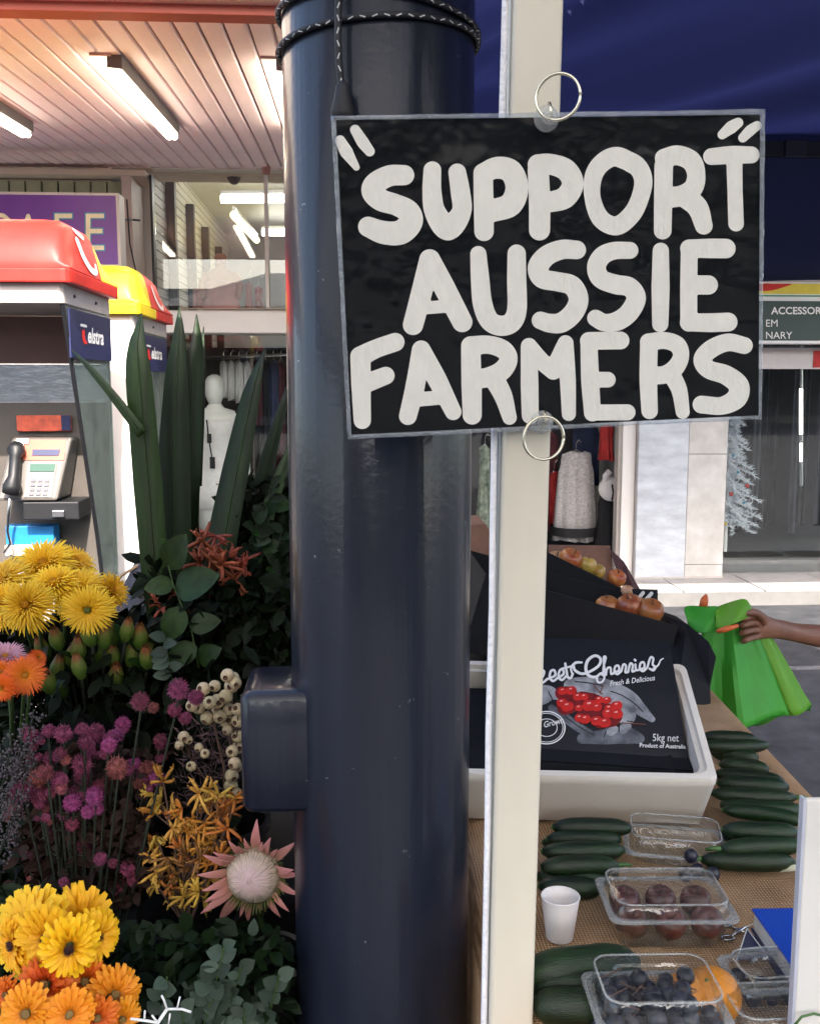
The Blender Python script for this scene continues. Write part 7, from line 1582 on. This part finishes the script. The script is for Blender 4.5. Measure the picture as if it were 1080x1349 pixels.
for lay, (z, sp) in enumerate(((.016, .022), (.034, .022), (.050, .023), (.064, .024))):
    nx_g = int((.13 - lay * .012) / sp); ny_g = int((.085 - lay * .008) / sp)
    for i in range(nx_g + 1):
        for j in range(ny_g + 1):
            x = (i - nx_g / 2) * sp + random.uniform(-.008, .008) + (.011 if lay % 2 else 0) - .008; y = (j - ny_g / 2) * sp + random.uniform(-.008, .008)
            if lay == 3 and (abs(x - .01) > .04): continue
            inst('grape', gm, bn, Matrix.Translation((x, y, z + random.uniform(-.005, .007))) @ Euler((random.random() * 3, random.random() * 3, 0)).to_matrix().to_4x4())
for x, y, z in ((836, 1296, 0), (0, 0, 0)): pass
q = MB(); 
for i in range(9):
    a = MC @ Vector((random.uniform(-.06, .06), random.uniform(-.04, .03), .055)); q.tube([a, a + Vector((random.uniform(-.015, .015), 0, .010)), a + Vector((random.uniform(-.03, .03), .01, .016))], .0011, 5)
q.build('stalk', M_twig, bn)
for (x, y, dz, d) in ((910, 1128, .030, 'loose black grape against the empty punnet'), (903, 1152, .013, 'loose black grape behind the closed punnet'), (918, 1148, .013, 'loose black grape between the two punnets'), (939, 1152, .013, 'loose black grape furthest right on the hessian')):
    inst('grape', gm, None, Matrix.Translation(tz(x, y, dz)), d, 'grape', 'loose black grapes')
sgb = thing('grape_bunch', 'few black grapes in the small clear punnet beside the blue book', 'grapes', M=MD)
for i in range(9): inst('grape', gm, sgb, Matrix.Translation((-.035 + .024 * (i % 4), -.02 + .022 * (i // 4), .013)))
M_or = mat('orange_peel', (.66, .24, .015), .45, noise=.12, nscale=12, bump=.6, bscale=260, coat=.15, coatr=.3)
def orange(c, r, d):
    t = thing('orange', d, 'orange', c, group='oranges by the grape punnet'); q = MB(); q.sphere(c, (r, r, r * .95), 28, 18); q.build('peel', M_or, t, smooth=True); q = MB(); q.sphere(Vector(c) + Vector((-r * .35, -r * .35, r * .80)), r * .07, 8, 6); q.build('navel', M_cucl, t)
orange(tz(938, 1312, .036), .036, 'orange standing right of the grape punnet')
orange(MC @ Vector((.046, .030, .042)), .027, 'smaller orange inside the grape punnet, behind the plastic')

# ---- blue book, card, scissors, white board
A_, D_ = atz(990, 1197, TZ + .05), atz(1038, 1266, TZ + .05); dv = (D_ - A_); L = dv.length; dv.normalize(); rv_ = Vector((-dv.y, dv.x, 0)); rv_ = rv_ if rv_.x > 0 else -rv_
bkt = thing('blue_book', 'thick blue covered book with white page edges at the right of the table', 'book', A_)
def slab(q, z0, z1, i=0.0): c = [A_ + dv * i + rv_ * i, A_ + dv * (L * 1.25 - i) + rv_ * i, A_ + dv * (L * 1.25 - i) + rv_ * (.17 - i), A_ + dv * i + rv_ * (.17 - i)]; q.loft([[Vector((p.x, p.y, TZ + z)) for p in c] for z in (z0, z1)], True, True)
q = MB(); slab(q, .0465, .050); q.build('cover', mat('book_blue', (.006, .06, .42), .35, coat=.2), bkt, bevel=.001); q = MB(); slab(q, .020, .0463, .003); q.build('pages', mat('pages', (.62, .62, .60), .8, noise=.15, nscale=60, stretch=(1, 1, 30)), bkt); q = MB(); slab(q, .0165, .0198); q.build('cover', M_navysign, bkt, bevel=.001)
q = MB(); slab(q, .003, .016, .004); q.build('board', M_navysign, None, label='dark board lying under the blue book', cat='board')
cd = thing('price_card', 'dark card with a thin white border leaning against the blue book', 'card', tz(985, 1255)); pc = [(984, 1224), (1012, 1262), (970, 1266)]
q = MB(); q.loft([[atz(x, y, TZ + z) + Vector((0, dy, 0)) for (x, y), z in zip(pc, (.032, .008, .006))] for dy in (0, .002)], True, True); q.build('card', M_navysign, cd)
q = MB(); pp = [atz(x, y, TZ + z) for (x, y), z in zip(pc, (.033, .009, .007))]; q.tube([pp[2], pp[0], pp[1]], .0013, 5); q.build('white_border', M_pw, cd)
sc_t = thing('scissors', 'small pair of steel scissors lying beside the blue book', 'scissors', tz(965, 1228)); q = MB()
for (cx, cy, rx, ry) in ((955, 1218, .009, .006), (958, 1236, .009, .006)):
    c = tz(cx, cy, .004); q.tube([c + Vector((rx * math.cos(2 * math.pi * i / 20), ry * math.sin(2 * math.pi * i / 20), 0)) for i in range(21)], .0018, 6, caps=False)
q.build('handle_ring', M_steel, sc_t, smooth=True); q = MB(); q.tube([tz(962, 1220, .004), tz(972, 1226, .005), tz(992, 1232, .004)], [.002, .003, .0006], 6); q.tube([tz(964, 1234, .006), tz(974, 1226, .007), tz(992, 1218, .006)], [.002, .003, .0006], 6); q.build('blade', M_steel, sc_t, smooth=True)
M_bd = mat('white_board', (.66, .64, .60), .6, noise=.05, nscale=6); wb = thing('white_board', 'white rectangular board standing upright at the right edge of the table', 'board', aty(1100, 1349, 1.03))
a = aty(1062, 1054, 1.03); b = aty(1190, 1440, 1.03); q = MB(); q.box(a.x, b.x, 1.03, 1.038, TZ + .003, a.z); q.build('panel', M_bd, wb, bevel=.002)
q = MB(); q.box(a.x - .0035, a.x - .0003, 1.029, 1.0395, TZ + .003, a.z + .0015); q.build('shaded_edge', mat('shaded_edge', (.45, .47, .55), .4), wb)  # added strip whose bluish grey paints the board's side shading
q = MB(); q.blade([tz(1060, 1146, .02), tz(1048, 1144, .022), tz(1038, 1146, .018), tz(1028, 1149, .012)], [.006, .0065, .005, .0006], (0, 1, 0.3), fold=.2); q.build('pale_leaf', mat('pale_leaf', (.6, .6, .42), .6), label='pale pointed leaf tip poking out left of the white board', cat='leaf', smooth=True)
q = MB(); q.tube([aty(1046, 1352, 1.02), aty(1056, 1340, 1.02), aty(1072, 1336, 1.02), aty(1088, 1340, 1.02)], .0016, 6); q.build('green_stalk', M_cucl, label='curled green stalk at the bottom right corner over the white board', cat='stalk', smooth=True)
